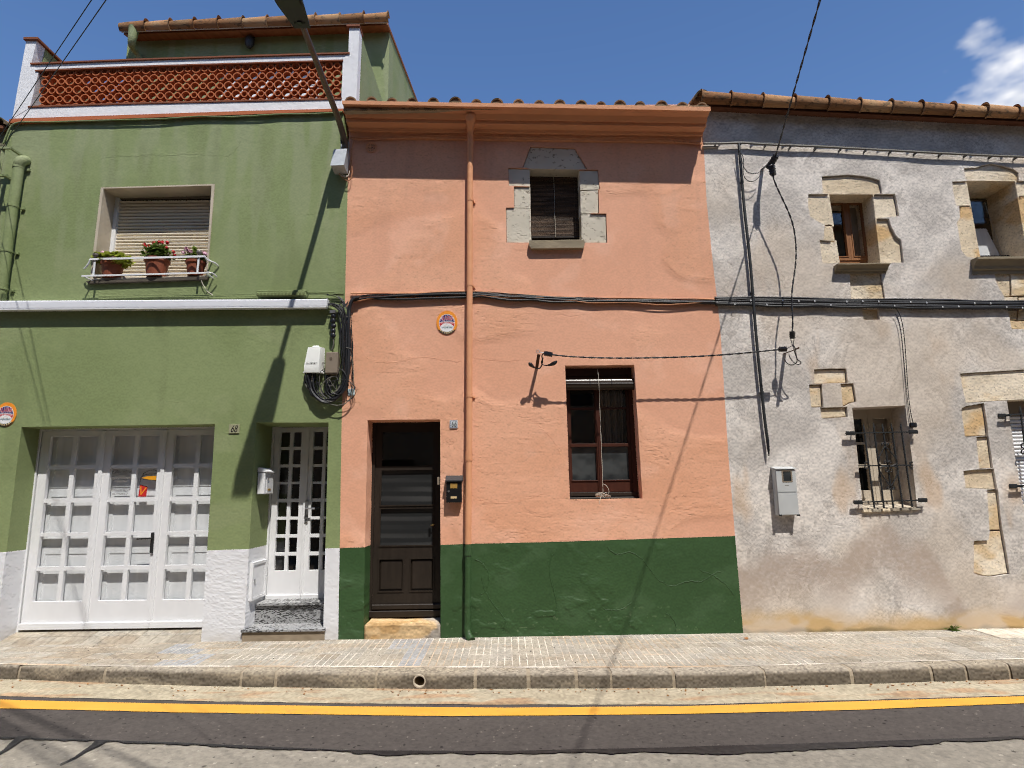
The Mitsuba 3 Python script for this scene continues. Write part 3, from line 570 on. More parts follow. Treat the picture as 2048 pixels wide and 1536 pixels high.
# ------------------------------------------------------------------ GREEN HOUSE
gh = thing('green_house', 'olive green house with white skirting, white glazed garage doors and a clay lattice roof terrace', 'house')
XL = X_(19, 243)
band_lo = [(19, 245), (258, 236.5), (512, 228), (600, 225), (686, 222)]; band_hi = [(19, 238), (258, 229.5), (512, 221), (600, 219), (686, 217)]
zt = 5.4
garage = poly([(43, 854), (430, 848), (403, 1290), (-8, 1290)]); garage = Polygon([(X_(43, 854), Z_(43, 854)), (X_(430, 848), Z_(430, 848)), (X_(405, 1250), GND), (X_(1, 1200), GND)])
entry = Polygon([(X_(512, 845), Z_(512, 845)), (X_(657, 845), Z_(657, 845)), (X_(647, 1270), GND), (X_(490, 1250), GND)])
wopen = [(208, 378), (424, 372), (413, 552), (187, 557)]; wout = [(203, 376), (430, 369), (415, 556), (181, 561)]
gtop = [tuple(W(*q)) for q in band_lo]
wall = Polygon([(XL, GND)] + [(side(bl, z), z) for z in (GND, 1, 2, 3, 4, 5)] + [(side(bl, gtop[-1][1]), gtop[-1][1])] + gtop[::-1][1:])
skirt_pts = [(XL, Z_(13, 1104)), tuple(W(13, 1104)), tuple(W(415, 1101)), tuple(W(497, 1098)), tuple(W(650, 1097)), (side(bl, Z_(677, 1096)), Z_(677, 1096))]
XLB = X_(-75, 700)
skirt_pts[0] = (XLB, skirt_pts[0][1])
upper = Polygon(skirt_pts + [(side(bl, z), z) for z in (2, 3, 4, 5)] + gtop[::-1] + [(XL - .02, Z_(2, 380)), (XLB, Z_(-30, 420))]).buffer(0)
skirt = Polygon([(XLB, GND)] + skirt_pts + [(side(bl, GND), GND)]).buffer(0)
holes = unary_union([garage, entry])
scene_wall = upper.difference(unary_union([holes, poly(wout)]))
part(gh, 'wall', ply(ext(scene_wall, 0, .62), 'green_paint'))
for g in skirt.difference(holes).geoms: part(gh, 'skirting', ply(ext(g, -.006, .62), 'white_stucco'), 'rough white painted skirting')
part(gh, 'string_course', ply(ext(Polygon([W(*q, -.04) for q in [(17, 245.5)] + band_lo[1:]] + [W(*q, -.04) for q in band_hi[::-1]]), -.04, .16), 'clay_trim'), 'row of red clay edging tiles under the parapet')
# parapet
def pxpoly(pts, Y=0.0): return Polygon([W(*q, Y) for q in pts])
base_hi = [(57, 216), (258, 209), (512, 203.5), (600, 201), (684, 199.5)]
part(gh, 'parapet_base', ply(ext(pxpoly([(25, 237)] + band_hi[1:] + [(686, 199.5)] + base_hi[::-1]), 0, .13), 'white_wall'), 'white base of the parapet')
part(gh, 'lattice_sill', ply(ext(pxpoly([(57, 215.8), (258, 208.8), (512, 203), (684, 199.2), (684, 196.5), (512, 200.2), (258, 206), (57, 213)]), -.012, .14), 'clay_brown'))
part(gh, 'top_rail', ply(ext(pxpoly([(62, 139.5), (258, 131.5), (512, 124), (690, 118.5), (697, 107), (512, 112.5), (258, 120.5), (62, 128.5)]), 0, .13), 'white_wall'), 'white top rail of the parapet')
part(gh, 'rail_coping', ply(ext(pxpoly([(60, 128), (258, 120), (512, 112), (699, 106.5), (699, 103.8), (512, 109.3), (258, 117.4), (60, 125.4)], -.02), -.02, .15), 'clay_brown'))
part(gh, 'rail_underside', ply(ext(pxpoly([(70, 142.3), (258, 134), (512, 126.2), (686, 121), (686, 118.9), (512, 124.3), (258, 132), (70, 140)], -.015), -.015, .14), 'clay_brown'))
part(gh, 'pillar', ply(ext(pxpoly([(25, 237), (60, 216), (77, 147), (76, 141), (63, 128), (74, 82), (53, 82)]), -.004, .135), 'white_wall'), 'white end pillar at the left of the parapet')
zp = Z_(74, 79); XR0, XR1 = X_(698.5, 56), X_(719, 56)
part(gh, 'pillar', ply(ext(pxpoly([(682, 221), (712, 217), (719, 56), (698.5, 56), (697, 107), (686, 119)]), -.004, .135), 'white_wall'), 'white end pillar at the right of the parapet')
part(gh, 'pillar_cap', ply(bx(X_(53, 80) - .02, X_(74, 80) + .03, -.03, .16, zp - .02, zp + .015, .004), 'clay_brown'))
zp2 = Z_(709, 56)
part(gh, 'pillar_cap', ply(bx(XR0 - .03, XR1 + .01, -.03, .16, zp2, zp2 + .03, .004), 'clay_brown'))
# clay lattice: alternating large and small pipe rings
lat = thing_key = part(gh, 'lattice', ply(cat(ext(pxpoly([(66, 217), (684, 199), (684, 197.5), (67, 214.5)]), .02, .11)), 'clay_ring'), 'openwork lattice of round clay rings')
bot = lambda px: np.interp(px, [57, 258, 512, 684], [213.5, 206, 200.2, 196.5])
dxm = (X_(512, 165) - X_(177.5, 165)) / 20.0
x_first = X_(100, 199)
ro, rs, th = dxm * .545, dxm * .41, .0105
def ring_mesh(r, t, y0=.012, y1=.085, n=20):
    a = np.arange(n) * 2 * math.pi / n; return ext(Polygon([(r * math.cos(q), r * math.sin(q)) for q in a], [[((r - t) * math.cos(q), (r - t) * math.sin(q)) for q in a]]), y0, y1)
RL, RS = ply(ring_mesh(ro, th), 'clay_ring', 40), ply(ring_mesh(rs, th), 'clay_ring', 40)
xa, xb = X_(66, 190), X_(684, 160)
necks = []
zrow = lambda x, r: Z_(0 + (np.interp(x, [X_(70, 200), X_(684, 200)], [70, 684])), bot(np.interp(x, [X_(70, 200), X_(684, 200)], [70, 684])) - (14.5 + 17.6 * r) * 1.0)
for r in range(-1, 5):
    for i in range(-1, 48):
        x = x_first + i * dxm
        if x < xa + .02 or x > xb - .02: continue
        z = zrow(x, r)
        big = (i + r) % 2 == 0
        if r < 4 : part(lat, 'ring' if big else 'small_ring', {**(RL if big else RS), 'to_world': T().translate([x, 0, z])})
        if i < 47: necks.append(bx(x + (ro if big else rs) - .008, x + dxm - (rs if big else ro) + .008, .02, .08, z - .006, z + .006))
        if r < 4:
            z2 = zrow(x, r + 1); necks.append(bx(x - .0075, x + .0075, .02, .08, z + (ro if big else rs) - .008, z2 - (rs if big else ro) + .008))
zmax = Z_(400, 126); necks = [m for m in necks if m.bounds[1][2] < zmax + .2]
part(lat, 'mortar_joints', ply(cat(necks), 'clay_ring'), stuff=True)
def seam_(parent, pts, r, mt):
    p = spline([P3(a, b, 0) for a, b in pts], 10); p = p + np.c_[(meshkit.fbm(p * 30, 3, 1) - .5) * .02, p[:, 0] * 0, (meshkit.fbm(p * 30, 3, 2) - .5) * .02]
    p[:, 1] = r * .35; part(parent, 'plaster_seam', ply(tube(p, r * (.6 + .8 * meshkit.fbm(p * 8, 2, 5)), 6), mt, True))
for pts in ([(200, 316), (300, 311), (400, 310), (455, 313)], [(455, 313), (472, 300), (482, 275)], [(452, 318), (458, 345), (450, 365)], [(180, 312), (190, 322)], [(330, 800), (380, 806), (430, 800)], [(560, 420), (600, 430), (640, 424)]): seam_(gh, pts, .0026, 'green_paint')
# roof terrace and its room
YRM = 1.84
zter = gtop[0][1] + .08
XPl = X_(53, 80)
part(gh, 'terrace_floor', ply(bx(XPl, XR1 - .02, .135, YRM + 3, zter - .2, zter), 'clay_brown'))
part(gh, 'terrace_side_wall', ply(ext_x([(.136, zter - .2), (.136, zp - .022), (YRM + 2, zp - .022), (YRM + 2, zter - .2)], X_(53, 82) + .0, X_(74, 82)), 'green_paint'))
part(gh, 'side_coping', ply(bx(X_(53, 82) - .02, X_(74, 82) + .03, .161, YRM + 2, zp - .02, zp + .012, .004), 'clay_brown'))
Ye = 1.60
ze = (Z_(500, 55, Ye) + Z_(775, 45, Ye)) / 2 - .02
zu = Z_(784, 65, YRM)
slope = .26
zeA, zeB = Z_(246, 66, Ye), Z_(777, 47, Ye); xA, xB = X_(246, 66, Ye), X_(777, 47, Ye)
zev = lambda x: zeA + (zeB - zeA) * (x - xA) / (xB - xA) + .035
ZGAB = Z_(777, 47, Ye) + .11
part(gh, 'terrace_side_wall', ply(ext_x([(.136, zter - .6), (.136, zp2 - .002), (YRM, zp2 - .002), (YRM, ZGAB), (8.5, ZGAB + slope * (8.5 - YRM)), (8.5, zter - .6)], XR0 + .03, XR1 - .004), 'green_paint'), 'green outer side wall rising above the peach roof')
xrl = X_(254, 100, YRM)
dwp = rect(X_(440, 150, YRM), X_(640, 150, YRM), zter, zter + 2.05)
part(gh, 'terrace_room', ply(ext(Polygon([(xrl, zter - .1), (XR1 - .006, zter - .1), (XR1 - .006, zev(XR1) + .02), (xrl, zev(xrl) + .02)]).difference(dwp), YRM, YRM + .2), 'green_paint'), 'green front wall of the terrace room')
ddx0, _, ddx1, _ = dwp.bounds
k = part(gh, 'terrace_door', ply(cat(bx(ddx0, ddx1, YRM + .08, YRM + .12, zter, zter + 2.05), *[bx(ddx0, ddx1, YRM + .066, YRM + .082, zter + .05 + i * .1, zter + .135 + i * .1, .006) for i in range(20)]), 'pvc_white'), 'white shutter door behind the lattice')
part(gh, 'terrace_room_side', ply(bx(xrl, xrl + .2, YRM + .2, 6, zter - .1, zeA + .02), 'green_paint'))
zrf = lambda y: slope * (y - Ye)
def sh_(m): v = np.array(m.vertices); v[:, 2] += zev(v[:, 0]); return trimesh.Trimesh(v, m.faces, process=False)
xl_e, xr_e = X_(246, 64, Ye), XR1 + .015
part(gh, 'roof', ply(sh_(ext_x([(Ye + .02, -.045), (Ye + .02, .0), (8.6, zrf(8.6)), (8.6, zrf(8.6) - .045)], xl_e, xr_e)), 'soffit_wood'), 'timber eave and clay tiles of the terrace room roof')
nt = 11; xs = np.linspace(xl_e - .02, xr_e - .01, nt + 1); 
for i in range(nt):
    a, b = xs[i], xs[i + 1]
    part(gh + '__roof', 'tile', ply(barrel((a - .01, Ye - .005, zev(a) + .035), (b + .03, Ye - .005, zev(b) + .042), (0, -.8, .55), RND.uniform(.074, .082), RND.uniform(.098, .106), arc=math.pi * 1.15, flare=RND.uniform(.014, .026)), RND.choice(['roof_brown', 'roof_brown', 'roof_clay']), 50))
part(gh + '__roof', 'plaster_line', ply(tube([(xl_e, Ye - .03, zev(xl_e) - .046), (xr_e, Ye - .03, zev(xr_e) - .046)], .008, 6), 'concrete_trim'))
# small rows of cover tiles behind the eave
RT = ply(barrel((0, 0, 0), (0, .42, .42 * slope), (0, 0, 1), .085, .072), 'roof_old', 50)
for i in range(int((xr_e - xl_e) / .24)):
    for j in range(2): part(gh + '__roof', 'cover_tile', {**RT, 'to_world': T().translate([xl_e + .14 + i * .24, Ye + .16 + j * .37, zrf(Ye + .16 + j * .37) + zev(xl_e + .14 + i * .24)])})
# pipe stub of the eave gutter and outside lamp
q = [P3(267, 54, Ye - .03), P3(265, 75, Ye - .03), P3(263, 90, Ye + .0), P3(268, 100, Ye + .12), P3(277, 112, YRM - .03), P3(280, 140, YRM - .05)]
k = solid('eave_downpipe', ply(tube(spline(q, 6), [*np.linspace(.075, .048, 13), *np.full(len(spline(q, 6)) - 13, .042)], 14), 'green_paint', 50), 'short green painted spout pipe below the left end of the terrace room eave', 'pipe')
lp = P3(499, 82, YRM - .07)
k = solid('terrace_wall_lamp', ply(lathe([(0, -.12), (.035, -.11), (.06, -.06), (.068, 0), (.06, .05), (.03, .075), (0, .08)], lp), 'lamp_paint', 40), 'small dark bulkhead lamp on the shaded terrace room wall', 'lamp')
part(k, 'wall_plate', ply(bx(lp[0] - .05, lp[0] + .05, YRM - .02, YRM, lp[2] - .02, lp[2] + .11), 'lamp_paint'))

# window with roller shutter
k = part(gh, 'window', ply(cat(ext(pxpoly(wout).difference(pxpoly(wopen)), -.012, .30)), 'concrete_trim'), 'shuttered upper window in a concrete surround')
Yw = .25
x0, x1, z0, z1 = X_(187, 545), X_(424, 380), Z_(300, 552), Z_(300, 376)
part(k, 'guide_rail', ply(bx(X_(232, 430, Yw) - .03, X_(232, 430, Yw) + .035, Yw - .035, Yw + .03, z0 - .03, z1 + .02), 'pvc_white'))
part(k, 'guide_rail', ply(bx(x1 + .03, x1 + .1, Yw - .03, Yw + .03, z0, z1), 'pvc_white'))
part(k, 'shutter_box', ply(bx(x0 - .1, x1 + .1, Yw - .01, Yw + .05, Z_(320, 398, Yw), z1 + .1), 'box_taupe'))
zz = Z_(320, 400, Yw); p = .0415
xs0 = X_(232, 430, Yw) + .03
SL = ply(ext_x([(.02, .003), (.004, .004), (-.006, .010), (-.010, p * .45), (-.008, p - .012), (.003, p - .006), (.02, p - .005)], xs0, x1 + .05), 'shutter_slat', 50)
i = 0
while zz - (i + 1) * p > z0 - .08:
    part(k, 'slat', {**SL, 'to_world': T().translate([0, Yw, zz - (i + 1) * p])}); i += 1
part(k, 'backing', ply(bx(x0 - .1, x1 + .1, Yw + .021, Yw + .03, z0 - .1, z1 + .1), 'plastic_black'))
sl = pxpoly([(172, 562), (416, 553), (414, 558.5), (175, 566.5)], -.04); zb = sl.bounds
part(k, 'sill', ply(ext(sl, -.04, .24), 'concrete_dark'), 'thin dark concrete sill')
zsill = lambda px, Y: np.interp(X_(px, 550, Y), [X_(172, 562, -.04), X_(416, 553, -.04)], [Z_(172, 562, -.04), Z_(416, 553, -.04)])
# garage doors
Yd = .28
zb_, zt_ = Z_(230, 1246, Yd), Z_(230, 861, Yd)
xe = [X_(63.4, 1050, Yd), X_(191, 1050, Yd), X_(316.7, 1050, Yd)]; xe.append(xe[2] + (xe[1] - xe[0]))
rows = [(931, 873), (997, 938), (1066, 1005), (1134, 1072), (1203, 1141)]
zr = [(Z_(130, a, Yd), Z_(130, b, Yd)) for a, b in rows]
gd = part(gh, 'garage_frame', ply(cat(bx(xe[0] - .08, xe[0] - .008, Yd - .01, Yd + .07, -.02, zt_ + .03), bx(xe[3] + .008, xe[3] + .08, Yd - .01, Yd + .07, -.02, zt_ + .03), bx(xe[0] - .08, xe[3] + .08, Yd - .012, Yd + .07, zt_ + .006, zt_ + .09)), 'white_wood'), 'white wooden frame round the garage doors')
for i in range(3):
    a, b = xe[i] + .005, xe[i + 1] - .005; w = b - a
    lk = grid_leaf(gh, 'garage_door', a, b, zb_ - .03, zt_, Yd, .045, [(a + .14 * w, a + .50 * w), (a + .565 * w, a + .915 * w)], zr, 'white_wood', label=['left leaf of the white glazed garage doors', 'middle leaf with the painted shop notice in its panes', 'right leaf, partly hidden by the wall'][i])
    part(lk, 'kick_rail', ply(bx(a - .003, b + .003, Yd - .03, Yd + .0, zb_ - .055, zb_ + .012, .004), 'white_wood'))
    if i: part(lk, 'cover_strip', ply(bx(xe[i] - .022, xe[i] + .022, Yd - .016, Yd - .001, zb_, zt_ - .002, .004), 'white_wood'))
    if i == 1:
        hx, hz = X_(306, 1085, Yd), Z_(306, 1085, Yd)
        part(lk, 'handle', ply(cat(bx(hx - .018, hx + .018, Yd - .024, Yd - .0165, hz - .11, hz + .11, .003), tube([(hx, Yd - .03, hz + .05), (hx, Yd - .075, hz + .05), (hx - .14, Yd - .075, hz + .045)], .008, 8)), 'iron_black'))
    # inner white shutters behind the panes
    inn = cat(bx(a, b, Yd + .092, Yd + .105, zb_, zt_ + .1), *[ext(rect(a + .04, b - .03, za, zb2).difference(rect(a + .12, b - .11, za + .08, zb2 - .08)), Yd + .084, Yd + .093) for za, zb2 in ((zb_, zr[3][1] - .12), (zr[3][1] - .10, zr[1][0] + .1), (zr[1][0] + .12, zt_))])
    part(gh, 'inner_shutter', ply(inn, 'white_panel'), 'white panelled inner shutters seen through the garage door panes')
zg = Z_(220, 1257, Yd - .03)
rx0, rx1 = X_(1, 1200), X_(405, 1250)
part(gh, 'threshold', ply(ext_x([(-.04, GND), (-.04, -.006), (Yd + .1, zg - .008), (Yd + .1, GND)], rx0, rx1), 'joint_dust'))
for i in range(12):
    for j in range(2):
        w_ = (rx1 - rx0) / 12; y0_, y1_ = -.036 + j * .185, -.036 + (j + 1) * .185 - .006; zf = lambda y: -.006 + (y + .04) / (Yd + .14) * (zg - .002) + .005
        part(gh + '__threshold', 'paver', ply(hull([(rx0 + i * w_ + .003, y0_, zf(y0_)), (rx0 + (i + 1) * w_ - .003, y0_, zf(y0_)), (rx0 + i * w_ + .003, y1_, zf(y1_)), (rx0 + (i + 1) * w_ - .003, y1_, zf(y1_)), (rx0 + i * w_ + .003, y0_, zf(y0_) - .012), (rx0 + (i + 1) * w_ - .003, y0_, zf(y0_) - .012), (rx0 + i * w_ + .003, y1_, zf(y1_) - .012), (rx0 + (i + 1) * w_ - .003, y1_, zf(y1_) - .012)]), RND.choice(['paver_brown', 'paver_grey', 'paver_sand'])))
# shop notice on the panes of the middle leaf
a, b = xe[1] + .005, xe[2] - .005; w = b - a; yq = Yd + .045 * .62 - .006
sg = thing('shop_notice', 'painter\'s notice lettered on the panes of the white garage door with a red paint bucket', 'sign')
xa_, xb_ = a + .14 * w, a + .50 * w; zc0, zc1 = zr[1]; hgt = zc1 - zc0; cx = (xa_ + xb_) / 2; wd = (xb_ - xa_) * .92
for s, f, hh, ww in (('VERGÉS PINTORS', .83, .030, wd), ('PINTURA I DECORACIÓ', .63, .022, wd), ('DES DE 1960', .53, .020, wd * .6), ('MÒBIL 670 268 519', .24, .020, wd * .95), ('TEL. 972 258 167', .10, .020, wd * .75)):
    part(sg, 'line_of_text', ply(text(s, hh, cx, zc0 + f * hgt, yq, .0015, True, ww), 'ink_grey'))
xa_, xb_ = a + .565 * w, a + .915 * w; ww = xb_ - xa_
u = lambda s, t: (xa_ + s * ww, zc0 + t * hgt)
part(sg, 'bucket', ply(ext(Polygon([u(.17, .03), u(.53, .03), u(.56, .36), u(.20, .44)]), yq, yq + .002), 'ink_red'), 'red paint bucket')
part(sg, 'letter', ply(ext(LineString([u(.25, .36), u(.29, .10), u(.50, .33)]).buffer(.006), yq - .002, yq - .0005), 'ink_orange'))
part(sg, 'brush', ply(ext(Polygon([u(.24, .66), u(.5, .72), u(.93, .73), u(.93, .58), u(.6, .60)]), yq, yq + .002), 'ink_yellow'), 'yellow brush tip')
part(sg, 'outline', ply(cat([ext(LineString([u(*q) for q in l]).buffer(.0028), yq - .002, yq - .0005) for l in ([(.2, .44), (.2, .66), (.34, .82), (.6, .92), (.84, .93), (.93, .89)], [(.2, .66), (.42, .78), (.92, .80)], [(.22, .64), (.6, .59), (.93, .57)], [(.2, .44), (.56, .36)])]), 'ink_black'))
# entry door, steps, gas hatch
Ye2 = .50
xe2 = [X_(541.6, 1020, Ye2), X_(609.2, 1020, Ye2)]; wl = xe2[1] - xe2[0]; zb2, zt2 = Z_(570, 1193, Ye2), Z_(580, 855, Ye2)
tops = [864, 899, 934, 968, 1004, 1039, 1075, 1111]
zr2 = [(Z_(580, t + 30, Ye2), Z_(580, t, Ye2)) for t in tops]
part(gh, 'entry_frame', ply(cat(bx(xe2[0] - .085, xe2[0] - .004, Ye2 - .015, Ye2 + .08, 0, zt2 + .03), bx(xe2[0] - .085, xe2[0] + 2 * wl + .06, Ye2 - .017, Ye2 + .08, zt2 + .006, zt2 + .12), bx(xe2[0] + 2 * wl + .004, xe2[0] + 2 * wl + .06, Ye2 - .015, Ye2 + .08, 0, zt2)), 'white_wood'))
for i in range(2):
    a = xe2[0] + i * wl + .003; b = a + wl - .006; ww = b - a
    lk = grid_leaf(gh, 'entry_door', a, b, zb2 - .02, zt2, Ye2, .045, [(a + .176 * ww, a + .467 * ww), (a + .557 * ww, a + .82 * ww)], zr2, 'white_wood', label=['left leaf of the white entry door with two columns of small panes', 'right leaf of the white entry door, partly behind the wall'][i])
    part(lk, 'kick_rail', ply(bx(a - .001, b + .001, Ye2 - .028, Ye2, zb2 - .04, zb2 + .02, .004), 'white_wood'))
    if i:
        part(lk, 'cover_strip', ply(bx(a - .02, a + .018, Ye2 - .014, Ye2 - .001, zb2 + .02, zt2 - .002, .003), 'white_wood'))
        hx, hz = X_(614, 1022, Ye2), Z_(614, 1022, Ye2)
        part(lk, 'handle', ply(cat(bx(hx - .02, hx + .02, Ye2 - .022, Ye2 - .0145, hz - .12, hz + .12, .003), tube([(hx, Ye2 - .02, hz + .03), (hx, Ye2 - .07, hz + .03), (hx + .11, Ye2 - .07, hz + .03)], .009, 8), tube([(hx, Ye2 - .02, hz - .08), (hx, Ye2 - .045, hz - .08)], .012, 8)), 'steel'))
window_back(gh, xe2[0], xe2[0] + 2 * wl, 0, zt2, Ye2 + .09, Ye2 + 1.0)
st = part(gh, 'entry_steps', ply(bx(X_(492, 1240) , X_(648, 1240), .06, Ye2 + .1, GND, Z_(560, 1262, .0) - .028), 'granite_edge'), 'two speckled stone steps up to the white entry door')
xr = X_(649.5, 1260, -.05)
zs1 = Z_(560, 1259, -.05)
part(st, 'tread', ply(bx(X_(481, 1264, -.05), xr, -.05, .27, zs1 - .026, zs1, .004), 'granite'))
part(st, 'riser', ply(bx(X_(484, 1270, -.03), xr - .01, -.03, .02, GND, zs1 - .0265), 'granite_edge'))
zs2 = Z_(580, 1206, .20)
part(st, 'riser', ply(bx(X_(510, 1230, .24), X_(648, 1240), .245, .30, zs1 - .01, zs2 - .03), 'granite'))
part(st, 'tread', ply(bx(X_(512, 1206, .20), X_(648, 1240) + .0, .215, Ye2 + .05, zs2 - .03, zs2, .004), 'granite'))
XJ = X_(500, 1110)     # the left reveal of the entry
y0, y1 = .06, .44
hz0, hz1 = Z_(500, 1203, .05), Z_(500, 1126, .05)
hk = part(gh, 'meter_hatch', ply(cat(bx(XJ - .02, XJ + .018, y0, y1, hz0, hz0 + .03), bx(XJ - .02, XJ + .018, y0, y1, hz1 - .03, hz1), bx(XJ - .02, XJ + .0175, y0, y0 + .03, hz0 + .03, hz1 - .03), bx(XJ - .02, XJ + .0175, y1 - .03, y1, hz0 + .03, hz1 - .03)), 'white_wood'), 'white framed meter hatch in the reveal beside the entry steps')
part(hk, 'door', ply(bx(XJ - .02, XJ + .011, y0 + .032, y1 - .032, hz0 + .032, hz1 - .032, .003), 'white_wall'))
part(hk, 'lock', ply(bx(XJ + .011, XJ + .02, y0 + .06, y0 + .085, (hz0 + hz1) / 2 - .02, (hz0 + hz1) / 2 + .02), 'steel'))
# body behind the facade, closed to the light
part(gh, 'inner_walls', ply(cat(bx(XL - .0, XL + .2, .62, 6, GND, zter - .2), bx(XL, side(bl, 2), 6, 6.2, GND, zter - .2), bx(side(bl, 2) - .2, side(bl, 2), .62, 6, GND, zter - .6), bx(XL, side(bl, 2) - .2, .62, 6, zter - .3, zter - .21), bx(XL + .2, side(bl, 2) - .2, .9, .95, GND, zter - .3)), 'interior'))
# neighbour at the far left
nb = thing('neighbour_house', 'sliver of a rough olive grey house left of the green house', 'house')
zn = Z_(4, 262)
part(nb, 'wall', ply(ext(rect(XL - 4.5, XL - .012, GND, zn).difference(unary_union([upper, skirt]).buffer(.004)), .02, .5), 'nb_stucco'))
mat('nb_stucco', (.16, .165, .12), .9, .15, bump=grey_h)
part(nb, 'roof', ply(ext_x([(-.06, zn), (-.06, zn + .04), (5, zn + .04), (5, zn)], XL - 4.5, XL - .012), 'soffit_clay'))
for i in range(5):
    part(nb + '__roof', 'tile', ply(barrel((XL - .06 - i * .24, -.09, zn + .04), (XL - .06 - i * .24, .4, zn + .10), (0, 0, 1), .085, .075), 'roof_old', 50))

# ------------------------------------------------------------------ PEACH HOUSE
ph = thing('peach_house', 'peach rendered house with a dark green plinth, moulded cornice and brown door', 'house')
ztop = Z_(950, 212)
def q4(o, pts, s=4.0): return [(o[0] + a / s, o[1] + b / s) for a, b in pts]
O3 = (932, 130)
pst = [q4(O3, p) for p in ([(515, 655), (870, 668), (968, 832), (905, 832), (510, 826), (455, 815)], [(340, 824), (509, 830), (512, 968), (345, 963)], [(386, 972), (513, 974), (517, 1138), (388, 1138)], [(323, 1142), (518, 1142), (524, 1418), (328, 1418)],
                           [(907, 840), (1055, 840), (1068, 992), (913, 998)], [(914, 1001), (1058, 995), (1062, 1183), (919, 1183)], [(920, 1187), (1120, 1190), (1127, 1420), (928, 1418)])]
uop = q4(O3, [(510, 826), (906, 832), (926, 1400), (524, 1396)])
dop = [(735, 840), (880, 838.5), (881.5, 1290), (726.5, 1290)]
gop = [(1130, 731), (1268.5, 729.5), (1285, 997), (1140, 999.5)]
hol = unary_union([jag(pxpoly(dop), .004, .06, 1), jag(pxpoly(gop), .004, .06, 2)])
stn = unary_union([pxpoly(p).buffer(.004, join_style=2) for p in pst] + [pxpoly(uop)])
stn = unary_union([stn, pxpoly(q4(O3, [(509, 826), (510, 1418), (928, 1418), (908, 832)]))])
pl_pts = [(677, 1096.5), (740, 1094), (880, 1090), (930, 1088), (1100, 1084), (1300, 1077.5), (1470, 1072)]
pl = [tuple(W(*q)) for q in pl_pts]; pl[0] = (side(bl, pl[0][1]), pl[0][1]); pl[-1] = (side(br, pl[-1][1]), pl[-1][1])
upper = Polygon(pl + joint(br, pl[-1][1], ztop)[1:] + joint(bl, pl[0][1], ztop)[:0:-1]).buffer(0)
lower = Polygon(pl[::-1] + [(side(bl, GND), GND), (side(br, GND), GND)]).buffer(0)
part(ph, 'wall', ply(ext(upper.difference(unary_union([hol, stn])), 0, .5), 'peach_paint'))
part(ph, 'plinth', ply(ext(lower.difference(hol), -.002, .5), 'plinth_green'), 'dark green painted plinth')
def seam(parent, pts, r, mt, y=0.0):
    p = spline([P3(a, b, 0) for a, b in pts], 10); p = p + np.c_[(meshkit.fbm(p * 30, 3, 1) - .5) * .02, p[:, 0] * 0, (meshkit.fbm(p * 30, 3, 2) - .5) * .03]
    p[:, 1] = y + r * .25; part(parent, 'plaster_seam', ply(tube(p, r * (.6 + .8 * meshkit.fbm(p * 8, 2, 5)), 6), mt, True))
for pts in ([(1215, 1092), (1240, 1108), (1262, 1104), (1292, 1128), (1318, 1160), (1345, 1172), (1372, 1163), (1402, 1162), (1425, 1149), (1447, 1146)], [(1112, 1100), (1100, 1150), (1112, 1200), (1106, 1240)], [(965, 1150), (985, 1205), (1010, 1240), (1003, 1262)], [(1400, 1140), (1440, 1160), (1468, 1190)], [(950, 1120), (972, 1135), (978, 1165), (960, 1190)], [(1205, 1215), (1235, 1220), (1262, 1205)], [(1330, 1225), (1352, 1250), (1345, 1272)]): seam(ph, pts, .0055, 'plinth_green', -.002)
for pts in ([(1050, 838), (1075, 850), (1098, 872), (1118, 900), (1122, 930)], [(800, 723), (860, 716), (900, 722), (928, 720)], [(948, 716), (1010, 722), (1040, 720)], [(960, 1000), (1020, 1005), (1070, 992), (1090, 985)], [(1210, 610), (1235, 590), (1252, 570)], [(720, 690), (735, 715), (760, 725), (800, 722)], [(1320, 1010), (1360, 1020), (1390, 1012)], [(1300, 330), (1310, 352), (1305, 372)]): seam(ph, pts, .0030, 'peach_paint')
# cornice
LY, RY = dict(B=275, l3=262, l2=244, l1=235, lip=208, top=201), dict(B=284.5, l3=271, l2=254, l1=246, lip=221.5, top=213.5)
def sect(x, m):
    pr = [(.03, m['B']), (.035, m['l3'] + 2), (.06, m['l3']), (.072, m['l3'] - 1), (.085, m['l3'] - 7), (.12, m['l2'] + 8), (.165, m['l2'] + 2), (.185, m['l2']), (.20, m['l2'] - .5), (.203, m['l1'] + 1), (.225, m['l1']), (.24, m['l1'] - 4), (.265, m['l1'] - 12), (.31, m['lip'] + 8), (.345, m['lip'] + 2), (.36, m['lip'] + .6), (.385, m['lip']), (.388, m['top'])]
    s = [(-p, Z_(x, y, -p)) for p, y in pr]; return s + [(.3, s[-1][1] + .03), (.3, s[0][1])]
sl_, sr_ = np.array(sect(694, LY)), np.array(sect(1412, RY))
cx0, cx1 = X_(699, 270, -.03), X_(1404, 280, -.03)
n = len(sl_); nx = 24; xs = np.linspace(cx0, cx1, nx); v = []
for x in xs:
    t = (x - cx0) / (cx1 - cx0); w = .006 * (meshkit.fbm(np.array([[x * 2.0, 3.0, 0]]), 3)[0] - .5) + .016 * math.sin(math.pi * min(1, t * 1.6)) * 0
    s = sl_ * (1 - t) + sr_ * t; v += [(x, a, b + w) for a, b in s]
f = []
for i in range(nx - 1):
    for j in range(n):
        a, b, c, d = i * n + j, i * n + (j + 1) % n, (i + 1) * n + (j + 1) % n, (i + 1) * n + j; f += [(a, b, c), (a, c, d)]
capm = [trimesh.creation.extrude_polygon(Polygon(s).buffer(0), .001, engine='earcut') for s in (sl_, sr_)]
caps = []
for s, x in ((sl_, cx0), (sr_, cx1)): caps.append(ext_x(s, x - .0006, x + .0006))
cm = trimesh.Trimesh(v, f, process=False); cm.fix_normals()
part(ph, 'cornice', ply(cat(cm, *caps), 'peach_smooth', 25), 'moulded peach cornice under the roof edge')
